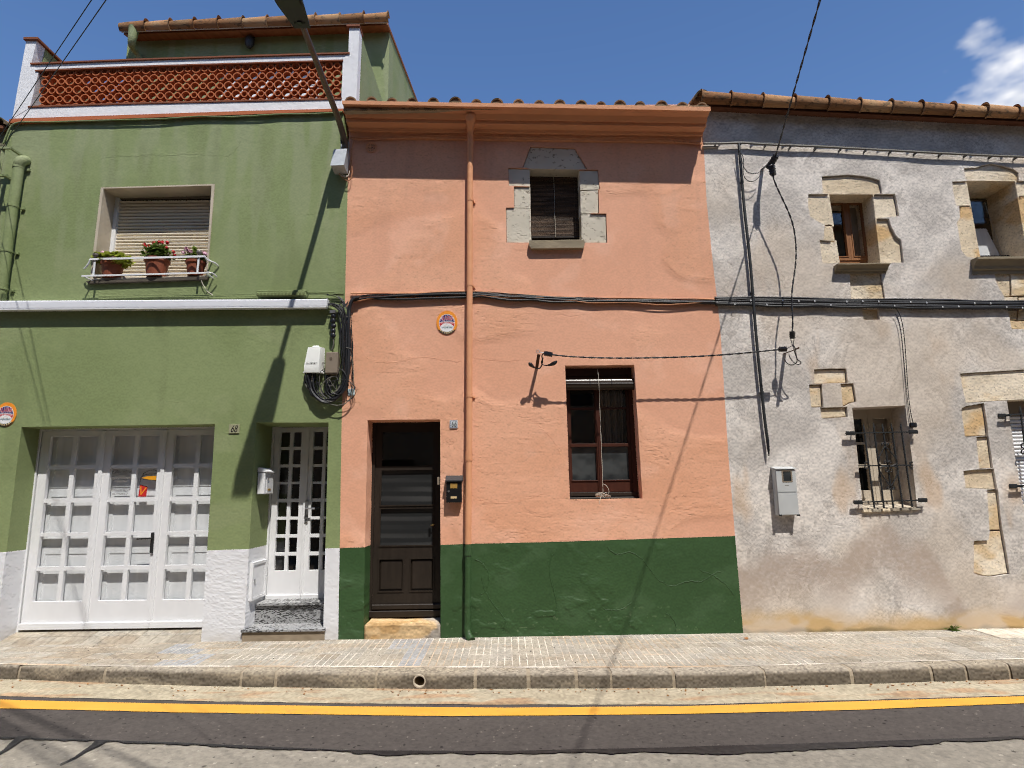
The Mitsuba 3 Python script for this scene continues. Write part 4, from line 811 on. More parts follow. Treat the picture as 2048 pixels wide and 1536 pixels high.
# roof of the peach house
zc = (sl_[17][1] + sr_[17][1]) / 2
zl, zr_ = sl_[17][1], sr_[17][1]
zroof = lambda x: zl + (zr_ - zl) * (x - cx0) / (cx1 - cx0)
part(ph, 'roof', ply(ext_x([(-.33, zc - .03), (-.33, zc + .0), (7, zc + .03 + 7.33 * .27), (7, zc - .05 + 7.33 * .27)], cx0, cx1), 'roof_old'), 'weathered clay barrel tile roof')
pr = part(ph + '__roof', 'mortar', ply(cat([bx(cx0, cx1, -.33, -.2, zc - .02, min(zl, zr_) + .03)]), 'mortar'))
tpx = [702, 744, 784.5, 825, 867, 911, 953, 994, 1037, 1078, 1119, 1162, 1201, 1239, 1279, 1322, 1363, 1402]
for i, q in enumerate(tpx):
    x = X_(q, 203, -.30); r = RND.uniform(.062, .078); z = zroof(x) + RND.uniform(-.008, .010) + .030
    if x + r > cx1 + .06: continue
    for j in range(3):
        part(ph + '__roof', 'tile', ply(barrel((x, -.315 + j * .38, z + j * .38 * .27 + (.0 if j == 0 else .012)), (x + RND.uniform(-.01, .01), -.315 + j * .38 + .42, z + (j * .38 + .42) * .27 + .012), (0, 0, 1), r, r * .88, n=10), 'roof_old', 50))
        if j == 0: part(ph + '__roof', 'mortar_plug', ply(ext(Polygon([(x + r * .9 * math.cos(a), z - .004 + r * .9 * math.sin(a)) for a in np.linspace(0, math.pi, 12)]), -.3165, -.2), 'roof_old'))
# upper window
uw = part(ph, 'upper_window', ply(bx(X_(1050, 400), X_(1172, 400), .32, .36, Z_(1100, 490), Z_(1100, 320)), 'plastic_black'), 'small upper window in a surround of dressed stone with a reed blind')
for i, p in enumerate(pst): part(uw, 'stone', ply(slab(jag(pxpoly(p), .004, .05, i + 3), .014 + RND.uniform(0, .006), .42, .005), 'stone_grey'))
part(uw, 'mortar', ply(ext(stn.difference(pxpoly(uop)).buffer(-.002), .032, .40), 'mortar'))
su = pxpoly(q4(O3, [(505, 1402), (945, 1396), (955, 1418), (940, 1462), (520, 1468), (503, 1440)]), -.06)
part(uw, 'sill', ply(slab(jag(su, .004, .05, 3), -.06, .30, .012), 'sill_stone'), 'projecting worn stone sill')
Yb = .20
bx0, bx1, bzt, bzb = X_(1050, 420, Yb), X_(1159, 420, Yb), Z_(1110, 340, Yb), Z_(1110, 472, Yb)
xm = X_(1109, 420, Yb)
rods = [(a, b) for a, b in ((bx0, xm - .004), (xm + .004, bx1 - .02))]
ms = []; z = bzb; i = 0
while z < bzt:
    for a, b in rods: ms.append(tube([(a, Yb + RND.uniform(-.001, .001), z), (b, Yb, z + RND.uniform(-.002, .002))], .0052, 5, False))
    z += .0105
part(uw, 'reed_slats', ply(cat(ms), 'reed_blind', True), 'two hanging blinds of thin brown reeds', stuff=True)
part(uw, 'bottom_bar', ply(cat([bx(a, b, Yb - .012, Yb + .008, bzb - .028, bzb - .006, .003) for a, b in rods]), 'dark_wood'))
part(uw, 'window_frame', ply(ext(rect(bx0 - .05, bx1 + .05, bzb - .1, bzt + .05).difference(rect(bx0 + .03, bx1 - .03, bzb - .02, bzt - .02)), Yb + .04, Yb + .09), 'dark_wood'))
part(uw, 'cord', ply(tube([(xm, Yb - .012, bzt), (xm + .002, Yb - .012, bzb - .02)], .0022, 5), 'cable_white'))
for s in (bx0 + .045, bx1 - .055): part(uw, 'cord', ply(tube([(s, Yb - .008, bzt - .02), (s, Yb - .008, bzb)], .0012, 4), 'box_taupe'))
# ground floor window
Yg = .21
gw = part(ph, 'window', ply(cat(bx(X_(1136, 900, Yg) - .06, X_(1140, 900, Yg) - .012, Yg - .02, Yg + .06, Z_(1200, 1000, Yg), Z_(1200, 725, Yg)), bx(X_(1262, 900, Yg), X_(1280, 900, Yg) + .05, Yg - .02, Yg + .06, Z_(1200, 1000, Yg), Z_(1200, 725, Yg)), bx(X_(1136, 900, Yg) - .06, X_(1280, 900, Yg) + .05, Yg - .018, Yg + .06, Z_(1200, 752, Yg), Z_(1200, 725, Yg))), 'red_wood'), 'reddish brown casement window with a rolled up blind')
gx0, gxm, gx1 = X_(1140, 900, Yg) - .01, X_(1197.5, 900, Yg), X_(1262, 900, Yg) - .002
zz = [Z_(1200, y, Yg) for y in (960, 893, 888, 818, 815, 757)]
lw = .028
for a, b in ((gx0, gxm - .002), (gxm + .002, gx1)):
    l = grid_leaf(gw, 'casement', a, b, Z_(1200, 984, Yg), Z_(1200, 753, Yg), Yg - .005, .04, [(a + lw, b - lw)], [(zz[0], zz[1]), (zz[2], zz[3]), (zz[4], zz[5])], 'red_wood', bar=.006)
    part(gw, 'milky_pane', ply(bx(a + lw, b - lw, Yg + .026, Yg + .030, zz[0], zz[1] + .005), 'milky'), 'cloudy lower pane')
    part(gw, 'weather_bar', ply(cat(bx(a + lw * .6, b - lw * .6, Yg - .016, Yg - .0055, zz[1] - .004, zz[2] + .006, .003), bx(a + lw * .6, b - lw * .6, Yg - .016, Yg - .0055, zz[0] - .012, zz[0], .003)), 'red_wood'))
part(gw, 'meeting_stile', ply(bx(gxm - .022, gxm + .022, Yg - .022, Yg - .0055, Z_(1200, 984, Yg), Z_(1200, 753, Yg), .004), 'red_wood'))
part(gw, 'sill', ply(cat(bx(gx0 - .05, gx1 + .05, Yg - .03, Yg + .03, Z_(1210, 992, Yg), Z_(1210, 984.5, Yg), .004), bx(gx0 - .05, gx1 + .05, Yg - .07, Yg + .03, Z_(1210, 1004, Yg - .07), Z_(1210, 994, Yg - .07), .01)), 'dark_wood'))
window_back(gw, gx0, gx1, zz[0] - .1, zz[5] + .1, Yg + .09, Yg + 1.2)
cm = []
cc = np.linspace(gxm + .05, gx1 - .03, 40); zt_c, zb_c = zz[5], zz[2] - .2
yy = Yg + .20 + .02 * np.sin(np.arange(40) * 1.1)
v = np.vstack([np.c_[cc, yy, cc * 0 + zt_c], np.c_[gxm + .05 + (cc - gxm - .05) * .8 + .03, yy, cc * 0 + zb_c]]); i = np.arange(39)
part(gw, 'curtain', ply(trimesh.Trimesh(v, np.vstack([np.stack([i, i + 40, i + 1], 1), np.stack([i + 1, i + 40, i + 41], 1)]), process=False), 'curtain', True))
rb = thing('rolled_blind', 'dark brown slatted blind rolled up across the top of the ground floor window', 'blind')
rc0, rc1 = P3(1128, 769.5, .105), P3(1267, 768.5, .105)
a = np.arange(48) * 2 * np.pi / 48; rr = .064 + .0022 * (np.arange(48) % 3 == 0)
sec = np.c_[rr * np.cos(a), rr * np.sin(a)]
v = np.vstack([np.c_[np.full(48, x), p[1] + sec[:, 0], p[2] + sec[:, 1]] for x, p in ((rc0[0], rc0), (rc1[0], rc1))]); i = np.arange(48); j = (i + 1) % 48
fm = trimesh.Trimesh(np.vstack([v, rc0, rc1]), np.vstack([np.stack([i, i + 48, j], 1), np.stack([j, i + 48, j + 48], 1), np.stack([i * 0 + 96, i, j], 1), np.stack([i * 0 + 97, j + 48, i + 48], 1)]), process=False); fm.fix_normals()
part(rb, 'roll', ply(fm, 'blind_brown', 20))
for q in (1179, 1222):
    x = X_(q, 769, .1); part(rb, 'band', ply(tube([(x, rc0[1] + .069 * math.cos(t), rc0[2] + .069 * math.sin(t)) for t in np.linspace(0, 2 * math.pi, 24)], .0025, 5), 'plastic_black'))
cs = [P3(1195, 738, .06), P3(1197, 757, .03), P3(1198, 775, .035), P3(1199, 800, .09), P3(1203, 900, .13), P3(1206, 984, .13)]
part(rb, 'pull_cord', ply(tube(spline(cs, 6), .0028, 6), 'cable_white'), 'pale pull cord hanging in front of the casements')
ms = []
for k in range(7):
    c = P3(1205, 988, .115); a0 = RND.uniform(0, 6.28)
    ms.append(tube(spline([c + [RND.uniform(-.01, .01), -.02, RND.uniform(-.01, .01)], c + [.05 * math.cos(a0), -.03, .02 * math.sin(a0)], c + [.085 * math.cos(a0 + .4), -.02, .02 * math.sin(a0) - .015], c + [.03 * math.cos(a0 + 1), -.025, -.02]], 8), .0028, 5))
ms.append(tube(spline([P3(1206, 968, .11), P3(1214, 973, .09), P3(1218, 984, .08), P3(1210, 992, .09)], 8), .0025, 5)); ms.append(tube(spline([P3(1203, 992, .11), P3(1200, 1000, -.004), P3(1199, 1008, -.006)], 6), .0028, 5))
part(rb, 'cord_knot', ply(cat(ms), 'cable_white'))
# front door
Yd = .285
fx0, fx1 = X_(749, 1000, Yd), X_(886, 1000, Yd); q = lambda y: Z_(810, y, Yd)
fd = part(ph, 'door_frame', ply(cat(bx(fx0 - .04, fx0 - .001, Yd - .02, Yd + .07, q(1229), q(842)), bx(fx1 + .001, fx1 + .05, Yd - .02, Yd + .07, q(1229), q(842)), bx(fx0 - .04, fx1 + .05, Yd - .018, Yd + .07, q(848), q(825))), 'dark_wood'))
g0, g1 = X_(762, 1000, Yd), X_(866, 1000, Yd)
dl = part(ph, 'door', ply(cat(ext(rect(fx0, fx1, q(1219), q(848)).difference(unary_union([rect(g0, g1, q(932), q(864)), rect(g0, g1, q(1010), q(940)), rect(g0, g1, q(1090.5), q(1017)), rect(X_(757, 1150, Yd), X_(806.5, 1150, Yd), q(1182.5), q(1117)), rect(X_(820, 1150, Yd), X_(867, 1150, Yd), q(1182.5), q(1117))])), Yd, Yd + .045), bx(fx0, fx1, Yd + .04, Yd + .05, q(1190), q(1100))), 'dark_wood'), 'dark brown wooden front door with two ribbed panes')
for a, b in ((757, 806.5), (820, 867)):
    xa, xb = X_(a, 1150, Yd), X_(b, 1150, Yd); za, zb3 = q(1182.5), q(1117); e = .028
    v = [(xa, Yd + .022, za), (xb, Yd + .022, za), (xb, Yd + .022, zb3), (xa, Yd + .022, zb3), (xa + e, Yd + .006, za + e), (xb - e, Yd + .006, za + e), (xb - e, Yd + .006, zb3 - e), (xa + e, Yd + .006, zb3 - e)]
    part(dl, 'panel', ply(hull(v + [(xa, Yd + .04, za), (xb, Yd + .04, zb3), (xa, Yd + .04, zb3), (xb, Yd + .04, za)]), 'dark_wood'))
    part(dl, 'bead', ply(ext(rect(xa - .008, xb + .008, za - .008, zb3 + .008).difference(rect(xa + .007, xb - .007, za + .007, zb3 - .007)), Yd - .009, Yd - .0005), 'dark_wood'))
for y0_, y1_ in ((1010, 940), (1090.5, 1017)):
    part(dl, 'ribbed_pane', ply(bx(g0 - .003, g1 + .003, Yd + .02, Yd + .028, q(y0_) - .003, q(y1_) + .003), 'frosted'), 'dark ribbed glass pane')
    part(dl, 'bead', ply(ext(rect(g0 - .012, g1 + .012, q(y0_) - .012, q(y1_) + .010).difference(rect(g0 + .002, g1 - .002, q(y0_) + .002, q(y1_) - .002)), Yd - .010, Yd - .0005), 'dark_wood'))
panes(dl, 'transom_pane', [(g0, g1, q(932), q(864))], Yd + .02)
part(dl, 'weatherboard', ply(bx(fx0, fx1, Yd - .035, Yd - .0005, q(1218), q(1207.5), .008), 'dark_wood'))
part(dl, 'latch', ply(tube([(g1 + .012, Yd - .001, q(1050)), (g1 + .012, Yd - .03, q(1050)), (g1 - .02, Yd - .032, q(1051))], .006, 7), 'brass'))
part(ph, 'door_threshold', ply(bx(fx0 - .04, fx1 + .05, Yd - .04, Yd + .06, q(1233), q(1220), .006), 'dark_wood'))
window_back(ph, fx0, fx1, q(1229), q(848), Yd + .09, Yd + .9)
zs = Z_(805, 1247, -.01)
sp = [(side(bl, .1) + 9, 0)]
stp = Polygon([W(727, 1275), W(881, 1274), W(880.5, 1247), W(860, 1244), W(800, 1246), W(760, 1245), W(729, 1248)]).buffer(0)
sb = np.array(stp.bounds)
m = bx(sb[0] + .004, sb[2] - .002, -.008, Yd + .05, GND, zs, .02); 
m = m.subdivide().subdivide().subdivide(); v = np.array(m.vertices); o = v - v.mean(0); v += np.c_[(meshkit.fbm(v * 7, 3, 1) - .5) * .004, (meshkit.fbm(v * 6, 3, 2) - .5) * .022, (meshkit.fbm(v * 5, 3, 4) - .5) * .03 * (v[:, 2] > 0)]
m = trimesh.Trimesh(v, m.faces, process=False)
part(ph, 'door_step', ply(m, 'step_stone', 40), 'rough ochre and grey stone doorstep')
# round vent in the upper left corner of the wall
vc = W(743, 295); r = .062
hs = [shapely.Point(vc[0] + a * .0185, vc[1] + b * .0185).buffer(.0062, 4) for a in range(-2, 3) for b in range(-2, 3) if abs(a) + abs(b) < 4]
vt = part(ph, 'vent', ply(ext(shapely.Point(*vc).buffer(r, 8).difference(unary_union(hs)), -.008, -.0005), 'peach_smooth'), 'round peach painted vent grille')
part(vt, 'rim', ply(ext(shapely.Point(*vc).buffer(r + .006, 8).difference(shapely.Point(*vc).buffer(r - .006, 8)), -.013, -.0085), 'peach_smooth'))
part(vt, 'duct', ply(ext(shapely.Point(*vc).buffer(.05, 8), -.0004, .001), 'plastic_black'))
part(ph, 'inner_walls', ply(cat(bx(side(bl, 2), side(br, 2), 5.8, 6, GND, zc + 1), bx(side(br, 1) - .2, side(br, 1) - .005, .52, 5.8, GND, zc - .1), bx(side(bl, 2) + .02, side(br, 1) - .2, .52, 5.8, 2.75, 2.85), bx(side(bl, 2) + .02, side(br, 1) - .2, 1.9, 1.95, GND, zc - .1)), 'interior'))

# ------------------------------------------------------------------ GREY HOUSE
gy = thing('grey_house', 'old house of mottled grey render with yellow stone window surrounds', 'house')
zeL, zeR = W(1415, 224), W(2040, 254)
zw = lambda x: zeL[1] + (zeR[1] - zeL[1]) * (x - zeL[0]) / (zeR[0] - zeL[0])
XG = 9.0
O5, O6, O7 = (1536, 150), (1536, 480), (1440, 780)
s7 = 3.0115
stones = []      # (polygon px, material, depth)
def st4(o, pts, m='stone_yellow', s=4.0): stones.append((q4(o, pts, s), m))
st4(O5, [(433, 812), (520, 806), (640, 798), (740, 806), (830, 822), (890, 842), (905, 895), (912, 946), (443, 946)])
st4(O5, [(322, 952), (498, 950), (511, 1070), (526, 1192), (450, 1196), (385, 1160), (338, 1130), (324, 1050)], 'stone_cream')
st4(O5, [(455, 1199), (527, 1196), (548, 1328), (448, 1318), (452, 1240)])
st4(O5, [(416, 1322), (549, 1331), (582, 1500), (440, 1506), (425, 1420)], 'stone_cream')
st4(O5, [(848, 952), (1015, 952), (1035, 1040), (1048, 1128), (878, 1142)], 'stone_cream')
st4(O5, [(879, 1146), (965, 1148), (985, 1215), (1025, 1290), (1066, 1322), (1085, 1498), (912, 1504)])
w1op = q4(O5, [(498, 946), (848, 946), (913, 1504), (582, 1500)])
st4(O6, [(653, 262), (905, 258), (920, 360), (936, 470), (668, 470)], 'stone_cream')
st4(O6, [(752, 548), (884, 552), (893, 634), (768, 636)])
st4(O5, [(1570, 747), (1660, 742), (1785, 710), (1880, 728), (1960, 752), (2003, 782), (2008, 838), (1580, 832)], 'stone_cream')
st4(O5, [(1475, 852), (1598, 848), (1640, 1043), (1505, 1043), (1490, 960)], 'stone_cream')
st4(O5, [(1532, 1047), (1641, 1046), (1680, 1250), (1712, 1450), (1680, 1468), (1590, 1450), (1548, 1400), (1526, 1250), (1512, 1180), (1538, 1140)])
st4(O5, [(1990, 846), (2110, 850), (2120, 960), (2010, 965)], 'stone_cream')
st4(O5, [(2011, 968), (2100, 962), (2150, 1250), (2062, 1255)])
st4(O5, [(2063, 1258), (2190, 1255), (2215, 1448), (2090, 1450)], 'stone_cream')
w2op = q4(O5, [(1601, 838), (1988, 842), (2089, 1452), (1714, 1452)])
# niche
st4(O6, [(370, 1036), (500, 1028), (626, 1030), (638, 1140), (372, 1149)], 'stone_cream')
st4(O6, [(330, 1158), (429, 1154), (441, 1334), (349, 1336)])
st4(O6, [(583, 1150), (680, 1146), (694, 1220), (706, 1290), (660, 1302), (600, 1334)], 'stone_cream')
st4(O6, [(418, 1340), (630, 1338), (637, 1412), (500, 1422), (432, 1426)])
# far doorway
st4(O6, [(1536, 1070), (1700, 1058), (2300, 1025), (2330, 1262), (2048, 1275), (1760, 1290), (1582, 1300)], 'stone_cream')
for pts, m in (([(1455, 112), (1480, 98), (1590, 80), (1604, 180), (1616, 274), (1478, 280)], 'stone_yellow'), ([(1545, 284), (1617, 279), (1646, 470), (1565, 474)], 'stone_yellow'), ([(1468, 492), (1540, 480), (1648, 476), (1671, 598), (1480, 588)], 'stone_yellow'),
               ([(1610, 602), (1672, 602), (1700, 846), (1625, 846)], 'stone_cream'), ([(1530, 912), (1620, 905), (1626, 850), (1701, 850), (1746, 1108), (1640, 1124), (1586, 1120), (1530, 1102)], 'stone_cream')): st4(O7, pts, m, s7)
# bare rubble beside the upper right window
OR, sR = (1920, 480), 7.68
rub = [([(528, 520), (770, 510), (782, 570), (790, 720), (780, 850), (690, 856), (620, 760), (560, 640)], 'stone_yellow'), ([(790, 520), (1050, 515), (1060, 850), (792, 852), (800, 700)], 'stone_cream'), ([(680, 870), (900, 866), (905, 935), (690, 938)], 'stone_cream'), ([(915, 870), (1100, 866), (1100, 935), (918, 936)], 'stone_yellow'),
       ([(700, 945), (960, 942), (970, 1060), (720, 1060)], 'stone_yellow'), ([(975, 945), (1100, 945), (1100, 1060), (980, 1060)], 'stone_cream'), ([(740, 1070), (905, 1068), (900, 1225), (770, 1215)], 'stone_yellow'), ([(912, 1068), (1100, 1068), (1100, 1225), (905, 1230)], 'stone_yellow'), ([(775, 1225), (900, 1238), (1010, 1232), (1100, 1235), (1100, 1370), (800, 1360)], 'stone_cream')]
for p, m in rub: stones.append((q4(OR, p, sR), m))
s5 = 6.141; OW = (1690, 790)
w3op = q4(OW, [(85, 155), (735, 128), (800, 600), (888, 1385), (222, 1412), (150, 700)], s5)
w4op = [(2013.6, 800), (2148, 795), (2184, 1004), (2046, 1012)]
wall = Polygon(joint(br, GND, zw(side(br, 5.4)) + .02) + [(XG, zw(XG) + .02), (XG, GND)]).buffer(0)
sp_u = unary_union([jag(pxpoly(p).buffer(.003, join_style=2), .006, .04, i) for i, (p, m) in enumerate(stones)])
rz = pxpoly(q4(OR, [(528, 515), (1100, 500), (1100, 1365), (800, 1368), (735, 1050), (680, 870), (560, 640)], sR))
w1f = pxpoly(q4(O5, [(440, 944), (915, 944), (940, 1504), (470, 1504)])); w2f = pxpoly(q4(O5, [(1578, 834), (2010, 834), (2100, 1452), (1690, 1452)]))
ops = unary_union([pxpoly(w1op), pxpoly(w2op), jag(pxpoly(w3op), .006, .06, 3), jag(pxpoly(w4op), .004, .06, 4)])
sp_u = unary_union([sp_u, rz, pxpoly(w1op).buffer(.016, join_style=2), pxpoly(w2op).buffer(.016, join_style=2)])
part(gy, 'wall', ply(ext(wall.difference(unary_union([sp_u, ops])), 0, .5), 'grey_stucco'))
for g in sp_u.difference(ops.buffer(.012, join_style=2)).buffer(-.001).geoms:
    if g.area > .002: part(gy, 'mortar_bed', ply(ext(g, .05, .48), 'mortar'))
for i, (p, m) in enumerate(stones):
    rough = i >= len(stones) - len(rub)
    g = jag(pxpoly(p).buffer(-.003, join_style=2), .009 if rough else .005, .045, i + 20)
    if g.geom_type != 'Polygon': g = max(g.geoms, key=lambda q: q.area)
    for o_ in (w1op, w2op):
        o_ = pxpoly(o_)
        if g.distance(o_) < .012 and not rough:
            c_ = np.array(o_.centroid.coords[0]) - np.array(g.centroid.coords[0]); c_ = c_ / np.linalg.norm(c_)
            g = unary_union([g] + [shapely.affinity.translate(g, *(c_ * t_)).intersection(o_.buffer(.022)) for t_ in (.012, .024, .036)])
    g = g.difference(ops)
    if g.geom_type != 'Polygon': g = max(g.geoms, key=lambda q: q.area)
    part(gy, 'stone', ply(slab(g, (.012 if rough else .024) + RND.uniform(-.004, .006), .47, .008), m))
# upper left window, honey coloured casements
Y1 = .27
ww_ = part(gy, 'upper_window', ply(ext(pxpoly(q4(O5, [(440, 985), (782, 1000), (838, 1500), (500, 1500)]), Y1).buffer(.03, join_style=2).difference(pxpoly(q4(O5, [(400, 1006), (772, 1006), (826, 1480), (470, 1480)]), Y1)), Y1, Y1 + .06), 'honey_wood'), 'narrow upper window with honey coloured wooden casements')
cxm = X_(1690, 450, Y1); cl, cr = X_(1652, 450, Y1) - .08, X_(1729.5, 440, Y1)
zb_, zt_ = Z_(1700, 521, Y1), Z_(1700, 402, Y1)
cxm = (X_(1690.5, 420, Y1) + X_(1701, 505, Y1)) / 2
for a, b in ((2 * cxm - cr, cxm - .001), (cxm + .001, cr)):
    grid_leaf(ww_, 'casement', a, b, zb_, zt_, Y1 - .012, .04, [(a + .04, b - .035)], [(zb_ + .05, zt_ - .045)], 'honey_wood')
    part(ww_, 'bead', ply(ext(rect(a + .030, b - .026, zb_ + .04, zt_ - .036).difference(rect(a + .040, b - .036, zb_ + .05, zt_ - .046)), Y1 - .020, Y1 - .0125), 'honey_wood'))
part(ww_, 'inner_shutter', ply(cat(bx(cxm + .12, cr + .02, Y1 + .12, Y1 + .14, zb_, zt_), bx(cxm + .16, cr - .04, Y1 + .11, Y1 + .12, zb_ + .1, zb_ + .3)), 'box_taupe'))
window_back(ww_, 2 * cxm - cr, cr, zb_, zt_, Y1 + .07, Y1 + 1)
so = pxpoly([(1675, 527.5), (1782, 526), (1776, 546), (1678, 547)], -.07)
x0, x1 = X_(1676, 536, -.09), X_(1781, 536, -.09); z0, z1 = Z_(1728, 546, -.02), Z_(1728, 526, -.10)
def moulded(x0, x1, z0, z1, p):
    h = z1 - z0
    a = [(.28, z0), (-.01, z0), (-.015, z0 + .25 * h), (-.04, z0 + .3 * h), (-.045, z0 + .5 * h), (-p * .8, z0 + .8 * h), (-p, z0 + .85 * h), (-p, z1), (.28, z1)]
    m = ext_x(a, x0, x1); m = m.subdivide().subdivide(); v = np.array(m.vertices); v += (meshkit.fbm(v * 11, 3, 4) - .5)[:, None] * [.008, .010, .012]; return trimesh.Trimesh(v, m.faces, process=False)
part(ww_, 'sill', ply(moulded(x0, x1, z0, z1, .10), 'sill_stone', 35), 'projecting moulded stone sill')
# upper right window
Y2 = .26
zb_, zt_ = Z_(2000, 512, Y2), Z_(2000, 368, Y2); a, b = X_(1938, 440, Y2), X_(2016, 440, Y2) + .01
wr = part(gy, 'side_window', ply(ext(rect(a - .05, b + .04, zb_ - .02, zt_ + .04).difference(rect(a - .01, b - .02, zb_ + .01, zt_ - .02)), Y2, Y2 + .05), 'plastic_black'), 'upper window at the right edge with a dark frame and a pale inner pane')
panes(wr, 'pane', [(a - .01, b - .02, zb_ + .01, zt_ - .02)], Y2 + .03)
part(wr, 'pale_blind', ply(hull([(a - .1, Y2 + .10, zb_ - .05), (b - .06, Y2 + .10, zb_ - .05), (b - .16, Y2 + .16, zb_ + .42), (a - .1, Y2 + .16, zb_ + .42), (a - .1, Y2 + .115, zb_ - .05), (b - .06, Y2 + .115, zb_ - .05), (b - .16, Y2 + .175, zb_ + .42), (a - .1, Y2 + .175, zb_ + .42)]), 'white_panel'), 'pale board behind the lower part of the glass')
part(wr, 'stay', ply(tube([(a + .30, Y2 + .09, zt_ - .2), (b - .07, Y2 + .08, zb_ + .01)], .003, 5), 'steel'))
window_back(wr, a, b, zb_, zt_, Y2 + .06, Y2 + 1)
x0, x1 = X_(1956, 530, -.1), X_(2110, 530, -.1)
part(wr, 'sill', ply(moulded(x0, x1, Z_(2000, 547, -.02), Z_(2000, 513, -.11), .11), 'sill_stone', 35), 'heavy moulded stone sill')
# lower window with grille
Y3 = .25
zt3, zb3 = Z_(1740, 816, Y3), Z_(1760, 1001, Y3)
xm = (X_(1732.5, 820, Y3) + X_(1752, 985, Y3)) / 2; xr3 = (X_(1786, 820, Y3) + X_(1802, 985, Y3)) / 2; wl = xr3 - xm
lw3 = part(gy, 'window', ply(cat(bx(xr3 + .001, xr3 + .04, Y3 - .02, Y3 + .06, zb3 - .02, zt3 + .05), bx(xm - wl - .04, xm - wl - .001, Y3 - .02, Y3 + .06, zb3 - .02, zt3 + .05)), 'cream_wood'), 'cream wooden casement window behind an iron grille')
rz3 = [(Z_(1750, 980, Y3), Z_(1750, 934, Y3)), (Z_(1750, 929, Y3), Z_(1750, 888, Y3)), (Z_(1750, 884, Y3), Z_(1750, 837, Y3))]
for a, b in ((xm - wl, xm - .002), (xm + .002, xr3)):
    grid_leaf(lw3, 'casement', a, b, zb3, zt3, Y3, .045, [(a + .055, b - .05)], rz3, 'cream_wood')
part(lw3, 'inner_shutter', ply(cat(bx(xm + .03, xr3 - .02, Y3 + .10, Y3 + .12, zb3, zt3), bx(xm + .09, xr3 - .08, Y3 + .09, Y3 + .10, zb3 + .25, zt3 - .4)), 'cream_wood'))
part(lw3, 'bottom_ledge', ply(bx(xm - wl - .04, xr3 + .04, Y3 - .05, Y3 + .0, zb3 - .035, zb3 - .002, .004), 'cream_wood'))
window_back(lw3, xm - wl, xr3, zb3, zt3, Y3 + .16, Y3 + 1)
sx0, sx1 = X_(1727, 1022, -.03), X_(1842, 1018, -.03); zs3a, zs3b = Z_(1727, 1023, -.03), Z_(1842, 1017.5, -.03)
for i in range(6):
    t0, t1 = i / 6, (i + 1) / 6; z = zs3a + (zs3b - zs3a) * (t0 + t1) / 2
    part(lw3, 'sill_tile', ply(bx(sx0 + (sx1 - sx0) * t0 + .002, sx0 + (sx1 - sx0) * t1 - .002, -.03, Y3, z - .012, z + .016, .003), RND.choice(['paver_sand', 'stone_yellow', 'clay_trim'] if i > 3 else ['stone_yellow', 'paver_sand'])))
part(lw3, 'sill_slab', ply(hull([(x_, y_, z_) for x_ in (sx0 + .02, sx1 - .02) for y_, z_ in ((.012, zs3a + .004), (.012, zs3b + .016), (Y3 - .02, zb3 - .03), (Y3 - .02, zs3a - .01))]), 'cream_wood'))
def qw(pts, Y=-.055): return [P3(OW[0] + a / s5, OW[1] + b / s5, Y) for a, b in pts]
gr = thing('window_grille', 'black wrought iron grille with scrollwork diamonds over the lower grey house window', 'grille')
def flat(p, q, w, t):
    p, q = np.asarray(p), np.asarray(q); d = (q - p) / np.linalg.norm(q - p); u = np.cross(d, [0, 1, 0]); u /= np.linalg.norm(u)
    return hull([c + s * u * w / 2 + [0, k * t / 2, 0] for c in (p, q) for s in (-1, 1) for k in (-1, 1)])
for i, (a, b) in enumerate((((10, 470), (890, 452)), ((170, 870), (830, 862)), ((105, 1318), (1005, 1290)))):
    p, q = qw([a, b]); part(gr, 'cross_bar', ply(flat(p, q, .012, .028), 'iron_black'))
    if i != 1:
        for c, sgn in ((p, 1), (q, -1)):
            part(gr, 'fixing_plate', ply(cat(bx(c[0] - (0 if sgn > 0 else .095), c[0] + (.095 if sgn > 0 else 0), -.066, -.050, c[2] - .022, c[2] + .022, .003), bx(c[0] + sgn * .09 - .005, c[0] + sgn * .09 + .005, -.07, -.012, c[2] - .007, c[2] + .007)), 'iron_black'))
for (a, b) in (((225, 355), (362, 1395)), ((345, 335), (480, 1390)), ((455, 345), (595, 1390)), ((565, 340), (710, 1385)), ((680, 335), (825, 1375))):
    p, q = qw([a, b]); d = (p - q) / np.linalg.norm(p - q)
    part(gr, 'upright', ply(tube([q, p - d * .06, p - d * .055, p], [.0095, .0095, .011, .001], 8), 'iron_black', 40))
sc = [[(490, 628), (455, 690), (412, 790), (412, 830), (435, 860), (490, 868)], [(495, 628), (560, 700), (630, 790), (640, 830), (610, 858), (550, 868)], [(425, 925), (440, 890), (490, 878), (530, 878)], [(650, 925), (640, 890), (600, 876), (545, 876)], [(425, 930), (490, 1030), (555, 1120)], [(650, 930), (625, 1010), (568, 1120)]]
for l in sc: part(gr, 'diamond_bar', ply(tube(spline(qw(l, -.075), 8), .0066, 6), 'iron_black', True))
def scroll(c, s):
    out = []
    for sg_ in (-1, 1):
        t = np.linspace(0, 5.2, 26); r = 22 * (1 - t / 7.5)
        out.append([(c[0] + sg_ * (28 - r * np.cos(t_) * 1.0), c[1] + s * (4 - r_ * math.sin(t_))) for t_, r_, r in zip(t, r, r)])
    return out
for c, s in (((492, 605), 1), ((522, 825), 1), ((537, 930), -1), ((565, 1145), -1)):
    for l in scroll(c, s): part(gr, 'scroll', ply(tube(qw(l, -.078), .0058, 5), 'iron_black', True))
for c in ((250, 865), (800, 862)):
    for s in (1, -1): part(gr, 'scroll', ply(tube(qw([(c[0], c[1]), (c[0] + (0 if c[0] > 400 else -10), c[1] - s * 30), (c[0] + 15, c[1] - s * 45), (c[0] + 28, c[1] - s * 34), (c[0] + 18, c[1] - s * 26)], -.06), .0075, 6), 'iron_black', True))
